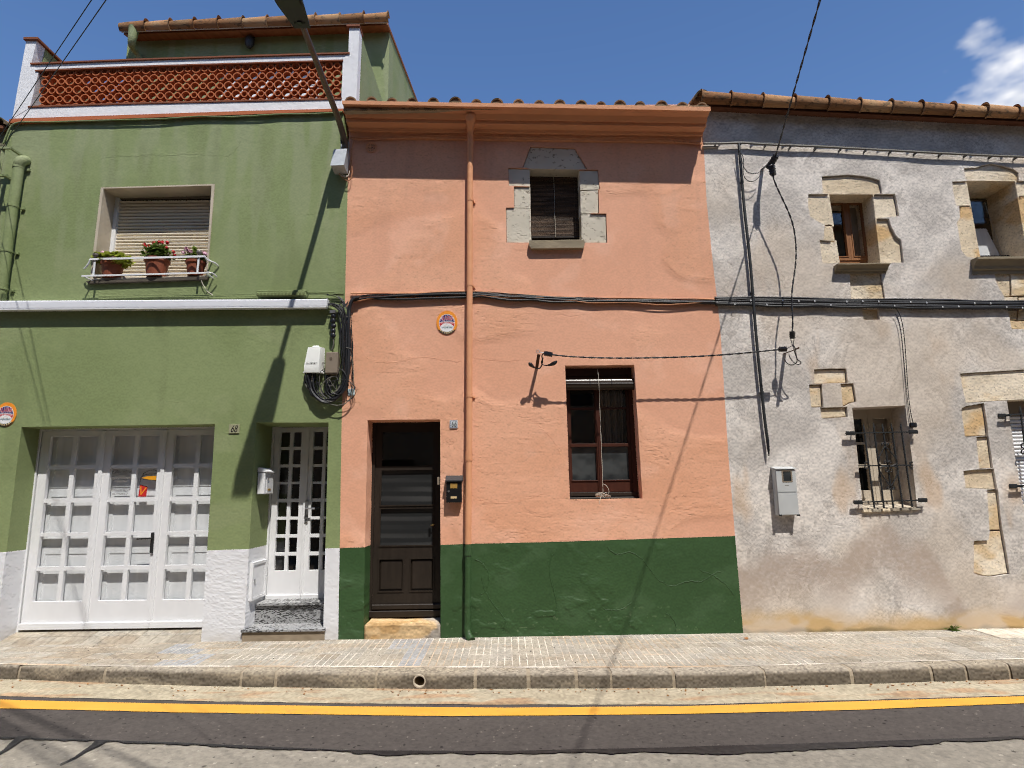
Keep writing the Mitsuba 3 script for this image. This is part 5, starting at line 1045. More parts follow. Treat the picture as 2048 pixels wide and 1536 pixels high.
# far right window: shutter and grille
Y4 = .22
s7b = 6.985; O8 = (1980, 780)
a4, b4 = X_(2016, 815, Y4) - .03, X_(2150, 900, Y4); z04, z14 = Z_(2048, 1012, Y4), Z_(2048, 806, Y4)
w4 = part(gy, 'shuttered_window', ply(bx(a4 - .05, b4, Y4, Y4 + .06, Z_(2030, 832, Y4), z14 + .1), 'box_taupe'), 'window with a white roller shutter at the right edge')
p = .0425; i = 0; zq = Z_(2030, 832, Y4)
S4 = ply(ext_x([(.02, 0), (.006, .002), (-.004, .012), (-.007, p * .5), (-.004, p - .010), (.004, p - .004), (.02, p - .003)], a4 - .05, b4), 'pvc_white', 50)
while zq - (i + 1) * p > z04 - .06: part(w4, 'slat', {**S4, 'to_world': T().translate([0, Y4, zq - (i + 1) * p])}); i += 1
part(w4, 'backing', ply(bx(a4 - .1, b4 + .1, Y4 + .021, Y4 + .03, z04 - .1, z14), 'plastic_black'))
g4 = thing('window_grille', 'black iron grille before the white roller shutter at the right edge', 'grille')
for (yl, yr, xl) in ((830, 824, 2003), (972, 966, 2026)):
    p, q = P3(xl, yl, -.055), P3(xl + 170, yr - 2, -.055); part(g4, 'cross_bar', ply(flat(p, q, .012, .028), 'iron_black'))
    part(g4, 'fixing_plate', ply(cat(bx(p[0], p[0] + .085, -.012, -.001, p[2] - .022, p[2] + .022, .003), bx(p[0] + .082, p[0] + .098, -.07, -.012, p[2] - .012, p[2] + .012)), 'iron_black'))
for i in range(5):
    x = 2039.5 + i * 21; p, q = P3(x, 811, -.055), P3(x + 24, 1000, -.055); d = (p - q) / np.linalg.norm(p - q)
    part(g4, 'upright', ply(tube([q, p - d * .06, p - d * .055, p], [.0095, .0095, .011, .001], 8), 'iron_black', 40))
for s in (1, -1):
    c = np.array([2046, 897.5]); part(g4, 'scroll', ply(tube([P3(c[0] + a, c[1] - s * b, -.065) for a, b in ((4, 0), (-3, 3), (-4, 8), (0, 11), (4, 8), (2, 5))], .0075, 6), 'iron_black', True))
# eave
ro_ = part(gy, 'roof', ply(cat(ext_x([(-.20, 0), (-.20, .035), (.3, .035), (.3, 0)], side(br, 5.5) + .0, XG), ext_x([(-.10, .036), (8, .036 + 8.1 * .28), (8, .0 + 8.1 * .28), (-.06, .0)], side(br, 5.5), XG)), 'soffit_clay'), 'roof edge of rounded clay tiles above thin clay boards')
shear = (zeR[1] - zeL[1]) / (zeR[0] - zeL[0])
def sheared(m):
    v = np.array(m.vertices); v[:, 2] += zw(v[:, 0]) ; return trimesh.Trimesh(v, m.faces, process=False)
scene[ro_] = ply(sheared(cat(ext_x([(-.09, .008), (-.09, .022), (.3, .022), (.3, .008)], side(br, 5.5) - .0, XG), ext_x([(-.06, .0221), (-.10, .06), (8, .036 + 8.1 * .28), (8, .0 + 8.1 * .28)], side(br, 5.5), XG))), 'soffit_clay')
jx = [1406, 1466, 1530, 1594, 1660, 1724, 1787, 1847, 1911, 1975, 2037, 2100, 2165, 2230]
tz = lambda x: zw(x) + .058
for i in range(len(jx) - 1):
    a, b = X_(jx[i], 215, -.22), X_(jx[i + 1], 225, -.22); q = RND.uniform(-.004, .004)
    part(ro_, 'tile', ply(barrel((b + .03, -.165, tz(b) - .004 + q), (a - .012, -.165, tz(a) + q + .004), (0, -.85, .45), RND.uniform(.066, .073), RND.uniform(.087, .095), arc=math.pi * 1.2, flare=RND.uniform(.012, .022)), RND.choice(['roof_clay', 'roof_brown', 'roof_brown', 'roof_brown']), 50))
for i in range(26):
    x = X_(1436, 200, 0) + i * .235
    part(ro_, 'cover_tile', ply(barrel((x, -.08, zw(x) + .085), (x + RND.uniform(-.01, .01), .40, zw(x) + .23), (0, 0, 1), .095, .08), RND.choice(['roof_old', 'roof_clay']), 50))
xk = X_(1400, 205, -.1)
part(ro_, 'verge_tile', ply(barrel((xk, -.20, zw(xk) + .06), (xk, .3, zw(xk) + .19), (0, 0, 1), .085, .08), 'roof_old', 50))
part(gy, 'inner_walls', ply(cat(bx(side(br, 2) + .0, XG, 5.8, 6, GND, 6), bx(XG - .2, XG, .52, 5.8, GND, 6), bx(side(br, 2), XG - .2, .52, 5.8, 2.7, 2.8), bx(side(br, 2), XG - .2, 1.9, 1.95, GND, 5.6), bx(side(br, 2), side(br, 2) + .15, .52, 5.8, GND, 6)), 'interior'))

# ------------------------------------------------------------------ things on the facades
def line3(i0, i1, s0, s1):
    """the wire seen along i0-i1 whose shadow falls on the wall along s0-s1: returns f(y) -> point"""
    n1 = np.cross(ray(*i0), ray(*i1)); a = P3(*s0); n2 = np.cross(P3(*s1) - a, SUN); d = np.cross(n1, n2)
    def f(y):
        A = np.array([n1, n2, [0, 1, 0]]); return np.linalg.solve(A, [n1 @ eye, n2 @ a, y])
    return f
def clamp_body(a, b, r, ribs=6, sides=4):
    """ribbed cable clamp between two points"""
    a, b = np.asarray(a), np.asarray(b); t = np.linspace(0, 1, ribs * 2 + 1); rr = [r * (1.0 if i % 2 else .78) for i in range(len(t))]
    return tube(a + (b - a) * t[:, None], rr, sides)

# downpipe of the peach house
dpz = [(941, 233, -.20), (941, 262, -.11), (940.5, 300, -.065)]
Yp = -.065
pth = [P3(941, 232, -.24), P3(941, 243, -.21), P3(940.5, 258, -.13), P3(940.3, 280, -.08), P3(940.2, 310, Yp), P3(939.8, 400, Yp), P3(939.2, 600, Yp), P3(938.5, 800, Yp), P3(937, 1000, Yp), P3(936.4, 1088, Yp)]
dk = thing('downpipe', 'peach painted downpipe running down the peach facade, green below the plinth line', 'pipe')
sp = spline(pth[:5], 6)
part(dk, 'pipe', ply(cat(tube(sp, np.interp(np.arange(len(sp)), [0, 5, 12, 24], [.062, .05, .036, .034]), 16), tube(pth[4:], .034, 16)), 'peach_smooth', 50))
lo = [P3(936.4, 1088.5, Yp), P3(935.6, 1180, Yp), P3(935, 1252, Yp), P3(935.5, 1266, Yp - .01), P3(939, 1275, Yp - .03), P3(943, 1282, Yp - .06)]
part(dk, 'lower_pipe', ply(cat(tube([lo[0], lo[1], lo[2]], .034, 16), tube(spline(lo[2:], 8), [*np.linspace(.034, .043, 25)], 16)), 'plinth_green', 50), 'green painted foot of the downpipe with an elbow')
for (x, y) in ((940, 401), (939.2, 571), (938.4, 793)):
    c = P3(x, y, Yp); part(dk, 'clip', ply(cat(tube([c - [0, 0, .010], c + [0, 0, .010]], .0385, 16), bx(c[0] + .03, c[0] + .062, -.02, .0, c[2] - .010, c[2] + .010), bx(c[0] + .028, c[0] + .044, Yp - .01, -.02, c[2] - .008, c[2] + .008)), 'peach_smooth', 40))
for (x, y, mt) in ((937.6, 915, 'peach_smooth'), (936.2, 1104, 'plinth_green')):
    c = P3(x, y, Yp); part(dk, 'socket', ply(cat(tube([c - [0, 0, .03], c + [0, 0, .045]], .0385, 16), tube([c - [0, 0, .034], c - [0, 0, .024]], .042, 16), tube([c + [0, 0, .034], c + [0, 0, .044]], .0405, 16)), mt, 40))
# downpipe of the green house
Yq = -.075
pts = [P3(51, 322, .0), P3(49, 321, -.04), P3(43, 322, Yq), P3(38, 332, Yq)]
gd_ = thing('downpipe', 'olive green downpipe entering the wall near the left edge of the green house', 'pipe')
part(gd_, 'elbow', ply(tube(spline(pts, 6), .058, 16), 'green_paint', 50))
lowq = [P3(38, 332, Yq), P3(26, 413, Yq), P3(14, 500, Yq), P3(2, 588, Yq), P3(1, 600, Yq + .03)]
part(gd_, 'pipe', ply(tube(lowq, .054, 16), 'green_paint', 50))
for q in ((37, 335), (26, 413), (14, 503), (4, 578)):
    c = P3(*q, Yq); part(gd_, 'clip', ply(cat(tube([c - [0, 0, .012], c + [0, 0, .012]], .060, 16), bx(c[0] + .05, c[0] + .09, -.03, 0, c[2] - .012, c[2] + .012)), 'green_paint', 40))
# green angle bracket at the far left
bk = thing('wall_bracket', 'olive green angle iron frame bolted to the wall above the left downpipe', 'bracket')
p0, p1 = P3(6, 295, -.16), P3(-8, 372, -.16)
part(bk, 'post', ply(tube([P3(8, 294, -.16), P3(-14, 400, -.16)], .022, 4), 'green_paint'))
for a in ((7, 297), (-4, 352)): c = P3(*a, -.17); part(bk, 'arm', ply(cat(bx(c[0] - .5, c[0] + .10, -.19, -.165, c[2] - .012, c[2] + .012), bx(c[0] + .075, c[0] + .10, -.165, .0, c[2] - .012, c[2] + .012)), 'green_paint'))

# white awning box
aw = thing('awning_box', 'long white metal awning box fixed across the green facade', 'awning')
a0, a1, yb_ = P3(-60, 601.5, -.10), P3(653, 597.5, -.10), None
z0l, z1l, z0r, z1r = Z_(0, 617.5, -.10), Z_(0, 601, -.10), Z_(650, 612.5, -.10), Z_(650, 597.5, -.10)
X0, X1 = XLB + .02, a1[0]
sec = lambda z0, z1: [(-.0, z0 + .01), (-.085, z0), (-.098, z0 + .006), (-.10, z0 + .018), (-.10, z1 - .012), (-.092, z1), (-.0, z1 + .004)]
vv = [(X0, a, b) for a, b in sec(z0l, z1l)] + [(X1, a, b) for a, b in sec(z0r, z1r)]
part(aw, 'cassette', ply(hull(vv), 'awning_metal', 25))
part(aw, 'end_cap', ply(hull([(X1 + .0005, a - .002, b) for a, b in sec(z0r - .003, z1r + .003)] + [(X1 + .008, a - .002, b) for a, b in sec(z0r - .003, z1r + .003)]), 'pvc_white'))
part(aw, 'bottom_rail', ply(hull([(X0, -.10, z0l - .012), (X0, -.03, z0l - .012), (X0, -.10, z0l - .001), (X0, -.03, z0l - .001), (X1, -.10, z0r - .012), (X1, -.03, z0r - .012), (X1, -.10, z0r - .001), (X1, -.03, z0r - .001)]), 'pvc_white'))
# distribution strip
ds_ = thing('cable_terminal', 'olive green ribbed cable distribution box lying on top of the awning box', 'cable box')
c0, c1 = P3(516, 588.5, -.05), P3(614, 589.5, -.05)
part(ds_, 'body', ply(bx(c0[0], c1[0], -.10, -.01, c0[2] - .036, c0[2] + .012, .006), 'green_paint'))
part(ds_, 'cover', ply(bx(c0[0] - .006, c1[0] + .006, -.092, -.004, c0[2] + .013, c0[2] + .034, .005), 'green_paint'))
for i in range(14):
    x = c0[0] + (c1[0] - c0[0]) * (i + .5) / 14; part(ds_, 'port', ply(bx(x - .009, x + .009, -.115, -.1005, c0[2] - .034, c0[2] - .004, .003), 'cable_green'))

# beige and taupe cable boxes
bb = thing('junction_box', 'beige plastic telephone junction box on the green wall with black cables below', 'cable box')
Y = -.11
f = lambda px, py, Y=Y: P3(px, py, Y)
P = [f(616, 694), f(637, 694), f(609, 735), f(636, 738), f(609, 743), f(636, 745)]
x0, x1 = X_(609, 730, Y), X_(638, 730, Y); zt_, zm, zb_ = Z_(625, 694, Y + .03), Z_(625, 733, Y), Z_(625, 745, Y)
part(bb, 'case', ply(hull([(x0 + .02, -.08, zt_), (x1 - .0, -.08, zt_), (x0, -.125, zm), (x1, -.125, zm), (x0, -.115, zb_), (x1, -.115, zb_), (x0, -.01, zb_), (x1 + .03, -.01, zb_), (x0 + .01, -.01, zt_ + .0), (x1 + .03, -.01, zt_)]), 'box_beige', 20))
part(bb, 'lug', ply(hull([(x0 + .05, -.05, zt_ + .001), (x1 - .02, -.05, zt_ + .001), (x0 + .06, -.02, zt_ + .03), (x1 - .04, -.02, zt_ + .03), (x0 + .05, -.02, zt_ + .001), (x1 - .02, -.02, zt_ + .001)]), 'box_beige'))
part(bb, 'lettering', ply(text('0-23527', .018, (x0 + x1) / 2, zm + .025, -.1245, .0012, True), 'ink_black'))
for x in (x0 - .008, x1 + .03): part(bb, 'foot', ply(ball((x, -.09, zb_ + .004), .012), 'pvc_white', True))
Y = -.09
tb = thing('junction_box', 'taupe metal cable box right of the beige box with a round lock', 'cable box')
x0, x1, z1_, z0_ = X_(652, 725, Y), X_(675, 725, Y), Z_(664, 704, Y), Z_(664, 748, Y)
part(tb, 'case', ply(bx(x0, x1, -.09, -.005, z0_, z1_, .004), 'box_taupe'))
part(tb, 'lid', ply(bx(x0 - .004, x1 + .004, -.10, -.0905, z0_ + .012, z1_ - .008, .003), 'box_taupe'))
part(tb, 'lock', ply(cyl_y((x0 + x1) / 2 - .008, z1_ - .075, .015, -.106, -.1003), 'lamp_pole', 30))

# cable loom of the corner
lm = thing('cable_loom', 'tangled loom of black cables hanging beside the two junction boxes on the green wall', 'cables')
def rr(a): return RND.uniform(-a, a)
for i in range(9):
    o = i * .9; y = -.05 - .035 * RND.random()
    c = [(713 + rr(6), 597 + rr(2)), (702 - o * .3, 606 + rr(3)), (698 - o * .5, 640), (699 - o * .8, 690), (698 - o * .9, 740), (690 - o * .8, 775), (674 - o * .4, 797 - o), (652, 806 - o * .9), (630 + o * .6, 795 - o), (617 + o * 1.2, 770), (616 + o * 2, 746)]
    part(lm, 'cable', ply(tube(spline([P3(a + rr(.8), b + rr(.8), y + rr(.012)) for a, b in c], 6), RND.choice([.0085, .0095, .011]), 7), 'cable_black', True))
for i in range(8):
    y = -.04 - .03 * RND.random(); o = i * 3.2
    c = [(655 + rr(3), 608 + rr(3)), (668 + o * .5, 612 + rr(3)), (680 + o * .35, 628), (681 + o * .5, 670), (683 + o * .45, 715), (686 + o * .3, 755 + rr(8)), (678 + o * .2, 782 + rr(6)), (664, 792 + rr(6)), (655 + rr(4), 775), (657 + rr(6), 750)]
    part(lm, 'cable', ply(tube(spline([P3(a + rr(1.2), b, y + rr(.01)) for a, b in c], 6), RND.choice([.0045, .006, .0075]), 6), 'cable_black', True))
for i in range(9):
    x = 612 + i * 2.7; y = -.04 - .05 * RND.random()
    part(lm, 'cable', ply(tube(spline([P3(x, 744, y), P3(x + rr(3), 760, y - .01), P3(x + rr(6), 775 + rr(8), y), P3(x + 8 + rr(6), 790 + rr(6), y + .01)], 6), .0065, 6), 'cable_black' if i not in (2, 5) else 'cable_white', True))
for c in ([(638, 750), (641, 775), (650, 793), (670, 800)], [(655, 752), (664, 768), (675, 782)], [(703, 740), (708, 770), (704, 790), (690, 808), (678, 815)], [(700, 700), (706, 735), (707, 765), (703, 782)], [(676, 704), (670, 715), (672, 750), (682, 765)], [(661, 757), (655, 765), (660, 772), (668, 766)], [(640, 748), (640, 775), (646, 790), (662, 803)]):
    part(lm, 'cable', ply(tube(spline([P3(a, b, -.07) for a, b in c], 8), .0032, 6), RND.choice(['cable_black', 'cable_black', 'cable_grey']), True))
for c in ((699, 634), (698, 697), (697, 760), (660, 803), (637, 800)):
    p = P3(*c, -.07); part(lm, 'tie', ply(tube([p + [-.03, -.012, .004], p + [.03, -.02, -.004]], .004, 5), 'cable_grey'))
for i in range(10):
    a0 = RND.uniform(-.4, .4); cxp, cyp = 664 + rr(22), 770 + rr(18); ra, rb = RND.uniform(16, 40), RND.uniform(14, 34); t0_ = RND.uniform(0, 6.28); n_ = RND.uniform(3.4, 5.6)
    part(lm, 'loop', ply(tube(spline([P3(cxp + ra * math.cos(t0_ + t_), cyp + rb * math.sin(t0_ + t_) + 8 * a0 * t_, -.05 - .012 * (i % 4)) for t_ in np.linspace(0, n_, 7)], 6), RND.choice([.0035, .005, .0065]), 6), RND.choice(['cable_black', 'cable_black', 'cable_black', 'cable_grey']), True))
for i in range(7):
    x = 683 + i * 3.4; part(lm, 'cable', ply(tube(spline([P3(x + rr(8), 604 + rr(8), -.04), P3(x + rr(5), 640, -.05), P3(x + 3 + rr(6), 690 + rr(8), -.05 - rr(.02)), P3(x + 2 + rr(6), 735, -.05), P3(x - 6 + rr(8), 778 + rr(10), -.05)], 6), RND.choice([.005, .0065, .008]), 6), 'cable_black', True))
sp_ = thing('cable_splice', 'black wrapped cable splice hanging under the end of the awning box', 'cable joint')
for i, (x, y) in enumerate(((667, 632), (666, 642), (667, 652), (666, 662), (666, 671))):
    p = P3(x, y, -.06); m = ball(p, .030, 1); v = np.array(m.vertices) - p; v = v * [1.0, .8, 1.15] * (1 + .35 * (meshkit.fbm((v + i) * 40, 2, i) - .5))[:, None]; m.vertices = v + p
    part(sp_, 'wrap', ply(m, 'plastic_black', True))
p, q = P3(667, 622, -.05), P3(668, 628, -.05); part(sp_, 'bracket', ply(bx(p[0] - .03, p[0] + .03, -.09, -.0, q[2], p[2]), 'steel'))
part(sp_, 'tail', ply(tube(spline([P3(666, 672, -.06), P3(667, 688, -.05), P3(663, 700, -.04)], 6), .006, 6), 'cable_grey', True))

# horizontal cables painted into the walls and the black bundles
def run(parent, pts, n, spread, sag, rad, mt, Y=-.03, seed=0, wob=.012):
    """n cables clipped along the wall"""
    L = np.array([P3(a, b, 0) for a, b in pts]); s = np.r_[0, np.cumsum(np.linalg.norm(np.diff(L, axis=0), axis=1))]; m = max(int(s[-1] / .09), 8); t = np.linspace(0, s[-1], m)
    c = np.stack([np.interp(t, s, L[:, k]) for k in range(3)], 1)
    for i in range(n):
        o = (i / max(n - 1, 1) - .5) * spread; w = (meshkit.fbm(np.c_[t * 1.3, np.full(m, i * 3.7 + seed), t * 0], 4, seed) - .5) * 2
        w2 = (meshkit.fbm(np.c_[t * 1.1, np.full(m, i * 1.3 + seed + 50), t * 0], 3, seed) - .5) * 2
        q = c + np.c_[t * 0, np.full(m, Y + rr(.006)) - .012 * np.abs(w2), o + w * wob - sag * np.abs(w2) * (i % 3 == 0)]
        r = rad[i % len(rad)]; q[:, 1] = np.minimum(q[:, 1], -r - .001)
        part(parent, 'cable', ply(tube(spline(q, 3), r, 7), mt if isinstance(mt, str) else mt[i % len(mt)], True))
    return c
cb = thing('cable_bundle', 'bundle of black cables clipped across the peach and grey facades at mid height', 'cables')
run(cb, [(704, 601), (735, 596), (800, 592.5), (870, 590), (935, 589), (957, 589), (1010, 593), (1100, 598), (1200, 601.5), (1300, 603), (1432, 604)], 9, .046, .055, [.013, .008, .011, .006, .013, .004, .010, .005, .009], ['cable_black', 'cable_black', 'cable_black', 'cable_peach', 'cable_black', 'cable_black', 'cable_black', 'cable_black', 'cable_peach'], -.03, 5, .020)
run(cb, [(1428, 604), (1500, 605), (1650, 607), (1800, 609), (1950, 611), (2060, 612), (2200, 613)], 8, .088, .02, [.015, .013, .014, .010, .015, .011, .013, .014], 'cable_black', -.035, 11, .013)
for i in range(20):
    px = 1470 + i * 32; y = np.interp(px, [1432, 2048], [604, 611.5]) + RND.choice([-5, -4, 3, 4]); p = P3(px, y, -.062)
    part(cb, 'tie', ply(bx(p[0] - .006, p[0] + .006, p[1], p[1] + .012, p[2] - .010, p[2] + .010, .003), 'pvc_white'))
p_ = thing('painted_cable', 'peach painted cables clipped along the wall under the moulded cornice', 'cables')
run(p_, [(703, 277), (720, 279.5), (800, 278), (870, 275.5), (940, 273), (1050, 276), (1150, 277), (1250, 279), (1330, 282), (1403, 290)], 2, .018, .01, [.008, .006], 'peach_smooth', -.03, 3, .010)
run(p_, [(708, 283), (704, 300), (703, 330), (703, 345)], 1, 0, 0, [.006], 'peach_smooth', -.008, 4, .004)
run(p_, [(702, 588), (800, 587), (930, 586)], 1, 0, 0, [.008], 'peach_smooth', -.014, 6, .003)
run(p_, [(950, 583), (1020, 588), (1150, 596.5), (1300, 598), (1430, 598.5)], 1, 0, 0, [.007], 'peach_smooth', -.012, 7, .003)
g_ = thing('painted_cable', 'olive painted cable clipped below the red tile course of the green house', 'cables')
run(g_, [(12, 290), (20, 270), (28, 252), (45, 246), (120, 246), (180, 243.5), (250, 241), (330, 240), (400, 235), (470, 236), (560, 231), (640, 229), (686, 226)], 2, .016, .012, [.009, .006], 'green_paint', -.03, 9, .006)
run(g_, [(200, 596), (330, 592), (420, 592), (470, 592), (516, 590)], 2, .018, .01, [.006, .005], 'green_paint', -.02, 12, .006)
run(g_, [(403, 555), (408, 570), (418, 585), (428, 592)], 1, 0, 0, [.004], 'cable_white', -.03, 13, .002)
run(g_, [(614, 588), (650, 588), (690, 590)], 4, .035, .012, [.006, .005, .006, .004], 'green_paint', -.04, 15, .010)
for i in range(6):
    o = i * 3
    part(g_, 'cable', ply(tube(spline([P3(655 + rr(3), 590 + rr(2), -.05), P3(672 + o * .5, 592 + o * .4, -.05), P3(684 + o * .4, 598 + o, -.05 - rr(.02)), P3(690 + rr(3), 612 + o * .5, -.05), P3(694, 630, -.05)], 6), .0055, 6), RND.choice(['green_paint', 'cable_black', 'cable_green']), True))
u_ = thing('wall_cable', 'grey cable clipped along the grey wall under the tiled eave', 'cable')
cc_ = run(u_, [(1404, 291), (1440, 290.5), (1480, 289), (1550, 293), (1650, 297), (1750, 303), (1850, 309), (1950, 314), (2060, 318), (2200, 322)], 2, .010, .006, [.013, .010], ['cable_grey', 'cable_black'], -.045, 21, .006)
for i in range(13):
    px = 1430 + i * 50; p = P3(px, np.interp(px, [1404, 1480, 1550, 1750, 2060], [291, 289, 293, 303, 318]), -.03); part(u_, 'clip', ply(bx(p[0] - .004, p[0] + .004, -.058, 0, p[2] - .016, p[2] + .012), 'plastic_black'))
part(u_, 'batten', ply(bx(X_(1404, 294), X_(1436, 294), -.025, -.001, Z_(1420, 297), Z_(1420, 294)), 'cable_white'))

# conduit of the grey house
ck = thing('conduit', 'thin black conduit pipe running down the grey wall beside the peach house', 'pipe')
cp = [P3(x, y, -.05) for x, y in ((1477.5, 288), (1482, 340), (1490, 430), (1500, 520), (1508, 620), (1514, 690), (1521, 760), (1529, 835), (1535, 880))]
part(ck, 'pipe', ply(tube(spline(cp, 4), .0165, 12), 'iron_black', True))
part(ck, 'tail', ply(tube([P3(1535, 880, -.05), P3(1537, 900, -.05), P3(1538, 912, -.05)], [.0175, .014, .004], 10), 'plastic_black', True))
for q in ((1484, 362), (1505, 585), (1524, 785)): c = P3(*q, -.05); part(ck, 'clip', ply(cat(tube([c - [0, 0, .012], c + [0, 0, .012]], .020, 12), bx(c[0] - .008, c[0] + .03, -.03, 0, c[2] - .01, c[2] + .01)), 'iron_black', 40))
for c in ([(1479, 300), (1484, 322), (1494, 343), (1510, 347), (1523, 341)], [(1480, 305), (1487, 325), (1488, 352), (1500, 363), (1514, 358), (1522, 345)]):
    part(ck, 'loop', ply(tube(spline([P3(a, b, -.10) for a, b in c], 8), .0045, 6), 'cable_black', True))

# overhead twisted service cable and its brackets
img0, img1, sh0, sh1 = (1640, 0), (1551, 312), (1467, 587), (1388, 862)
wn = np.cross(ray(*img0), ray(*img1)); wT = P3(*img1, -.34); wd = np.array([(wn[1] - wn[2] * .12) / wn[0], -1.0, .12])
wire = lambda y: wT + wd * (-.34 - y)
tipy = -.30
ub = thing('cable_bracket', 'upper black iron bracket on the grey wall carrying the overhead cable', 'bracket')
bA, bB = P3(1524, 339, 0), P3(1548, 318, -.30)
part(ub, 'arm', ply(flat(bA, bB, .045, .03), 'iron_black'))
part(ub, 'clamp', ply(clamp_body(P3(1536, 336, -.2), P3(1553, 311, -.34), .042, 5, 6), 'plastic_black'))
part(ub, 'clamp', ply(clamp_body(P3(1543, 330, -.27), P3(1546, 350, -.27), .045, 4, 4), 'plastic_black'))
part(ub, 'hook', ply(tube(spline([P3(1540, 332, -.3), P3(1546, 330, -.3), P3(1549, 336, -.28), P3(1545, 341, -.27)], 6), .005, 6), 'steel', True))
oc = thing('overhead_cable', 'twisted black service cable rising from the upper bracket over the street', 'cable')
pts = [wire(y) for y in np.linspace(-.34, -13, 14)]
for i, m in enumerate(twisted(pts, .0052, .34)): part(oc, 'strand', ply(m, 'cable_black', True))
dc = thing('drop_cable', 'twisted black cable dropping from the upper to the lower bracket on the grey wall', 'cable')
dp_ = [P3(1546, 350, -.27), P3(1550, 365, -.26), P3(1566, 400, -.26), P3(1583, 440, -.26), P3(1591, 480, -.26), P3(1591, 530, -.26), P3(1584, 585, -.26), P3(1585, 630, -.27), P3(1584, 664, -.28)]
for m in twisted(dp_, .0052, .20): part(dc, 'strand', ply(m, 'cable_black', True))
part(dc, 'clamp', ply(clamp_body(P3(1584.5, 663, -.28), P3(1585, 677, -.28), .036, 6, 4), 'plastic_black'))
for a in ((1581, 677), (1588, 677)): part(dc, 'link', ply(tube([P3(*a, -.28), P3(1586, 694, -.28)], .004, 5), 'cable_black'))
lb = thing('cable_bracket', 'lower rusty iron bracket on the grey wall holding the cable to the peach house', 'bracket')
part(lb, 'arm', ply(flat(P3(1569, 707, 0), P3(1595, 697.5, -.31), .04, .03), 'iron_rust'))
part(lb, 'pin', ply(tube([P3(1592, 698, -.3), P3(1598, 695, -.33)], .007, 6), 'iron_rust'))
for c in ([(1586, 690), (1592, 706), (1596, 720), (1602, 725), (1597, 729), (1585, 722), (1578, 710)], [(1587, 690), (1593, 715), (1593, 725), (1584, 730), (1574, 726), (1570, 718)]):
    part(lb, 'loop', ply(tube(spline([P3(a, b, -.26 + .02 * i) for i, (a, b) in enumerate(c)], 8), .005, 6), 'cable_black', True))
sc_ = thing('span_cable', 'twisted black cable strung between the bracket over the window and the grey house', 'cable')
hp = [P3(1569, 698, -.27), P3(1540, 701, -.26), P3(1440, 710, -.25), P3(1330, 715, -.24), P3(1220, 716, -.25), P3(1140, 713, -.26), P3(1104, 709, -.27)]
for m in twisted(hp, .0052, .20): part(sc_, 'strand', ply(m, 'cable_black', True))
for a, b in (((1558, 699), (1573, 698)), ((1105, 709), (1088, 706))): part(sc_, 'clamp', ply(clamp_body(P3(*a, -.27), P3(*b, -.27), .032, 6, 5), 'plastic_black'))
part(sc_, 'link', ply(tube([P3(1573, 697, -.27), P3(1587, 690, -.28)], .004, 5), 'cable_black'))
pb = thing('cable_bracket', 'small rusty iron bracket on the peach wall left of the ground floor window', 'bracket')
part(pb, 'arm', ply(flat(P3(1073, 738, 0), P3(1077.5, 709, -.26), .034, .026), 'iron_rust'))
part(pb, 'eye', ply(tube([P3(1076 + 3.2 * math.cos(t), 703 + 3.2 * math.sin(t), -.26) for t in np.linspace(0, 6.28, 16)], .004, 6), 'steel', True))
part(pb, 'link', ply(tube([P3(1079, 704, -.26), P3(1088, 706, -.27)], .0035, 5), 'steel'))
part(pb, 'wire', ply(tube(spline([P3(1089, 706, -.26), P3(1084, 712, -.22), P3(1085, 722, -.18), P3(1081, 735, -.15), P3(1074, 737, -.16), P3(1066, 733, -.19)], 8), .007, 7), 'cable_black', True))
part(pb, 'wire', ply(tube(spline([P3(1087, 716, -.2), P3(1084, 728, -.17), P3(1092, 731, -.18), P3(1100, 729, -.2)], 8), .006, 7), 'cable_black', True))
for a, b, in (([(1067, 734), (1062, 730), (1057.5, 725)]), ([(1097, 730.5), (1105, 728), (1114, 722.5)])) if False else ():
    pass
part(pb, 'end_cap', ply(tube(spline([P3(1068, 734.5, -.18), P3(1063, 731, -.2), P3(1058, 725.5, -.22)], 6), [*np.linspace(.012, .022, 9), .021, .018, .014, .01], 8), 'plastic_black', True))
part(pb, 'end_cap', ply(tube(spline([P3(1096, 730.5, -.19), P3(1105, 728, -.21), P3(1114, 722.5, -.23)], 6), [*np.linspace(.010, .022, 8), .023, .021, .018, .014, .008], 8), 'plastic_black', True))
# pair of overhead wires at the left
for i, (a, b, s0, s1, lab) in enumerate((((183, 0), (20, 243), (25, 600), (54, 712), 'left one of two thin overhead wires crossing the corner of the roof terrace'), ((212, 0), (40, 246), (50, 610), (71, 712), 'right one of two thin overhead wires crossing the corner of the roof terrace'))):
    wf = line3(a, b, s0, s1); k = thing('overhead_wire', lab, 'cable')
    mid = ((a[0] + b[0]) / 2, (a[1] + b[1]) / 2)
    ys = np.linspace(-.02, -9, 12); pp = np.array([wf(y) for y in ys]); 
    scene[k] = ply(tube(spline(pp, 4), .0036, 6), 'cable_black', True)
# two drop wires and connector by the lower grey window
dw = thing('drop_wire', 'pair of thin wires hanging from the cable bundle to a black connector beside the grille', 'cable')
part(dw, 'wire', ply(tube(spline([P3(1780, 614, -.04), P3(1792, 618, -.03), P3(1803, 640, -.03), P3(1812, 720, -.03), P3(1818, 800, -.03), P3(1826, 845, -.04)], 8), .0042, 6), 'cable_black', True))
part(dw, 'wire', ply(tube(spline([P3(1790, 628, -.03), P3(1797, 640, -.03), P3(1805, 690, -.03), P3(1813, 780, -.03), P3(1821, 846, -.04)], 8), .0035, 6), 'cable_black', True))
c = P3(1826.5, 850, -.04); part(dw, 'connector', ply(lathe([(0, -.03), (.03, -.028), (.036, -.01), (.034, .02), (.02, .028), (0, .03)], c, n=9), 'plastic_black'))

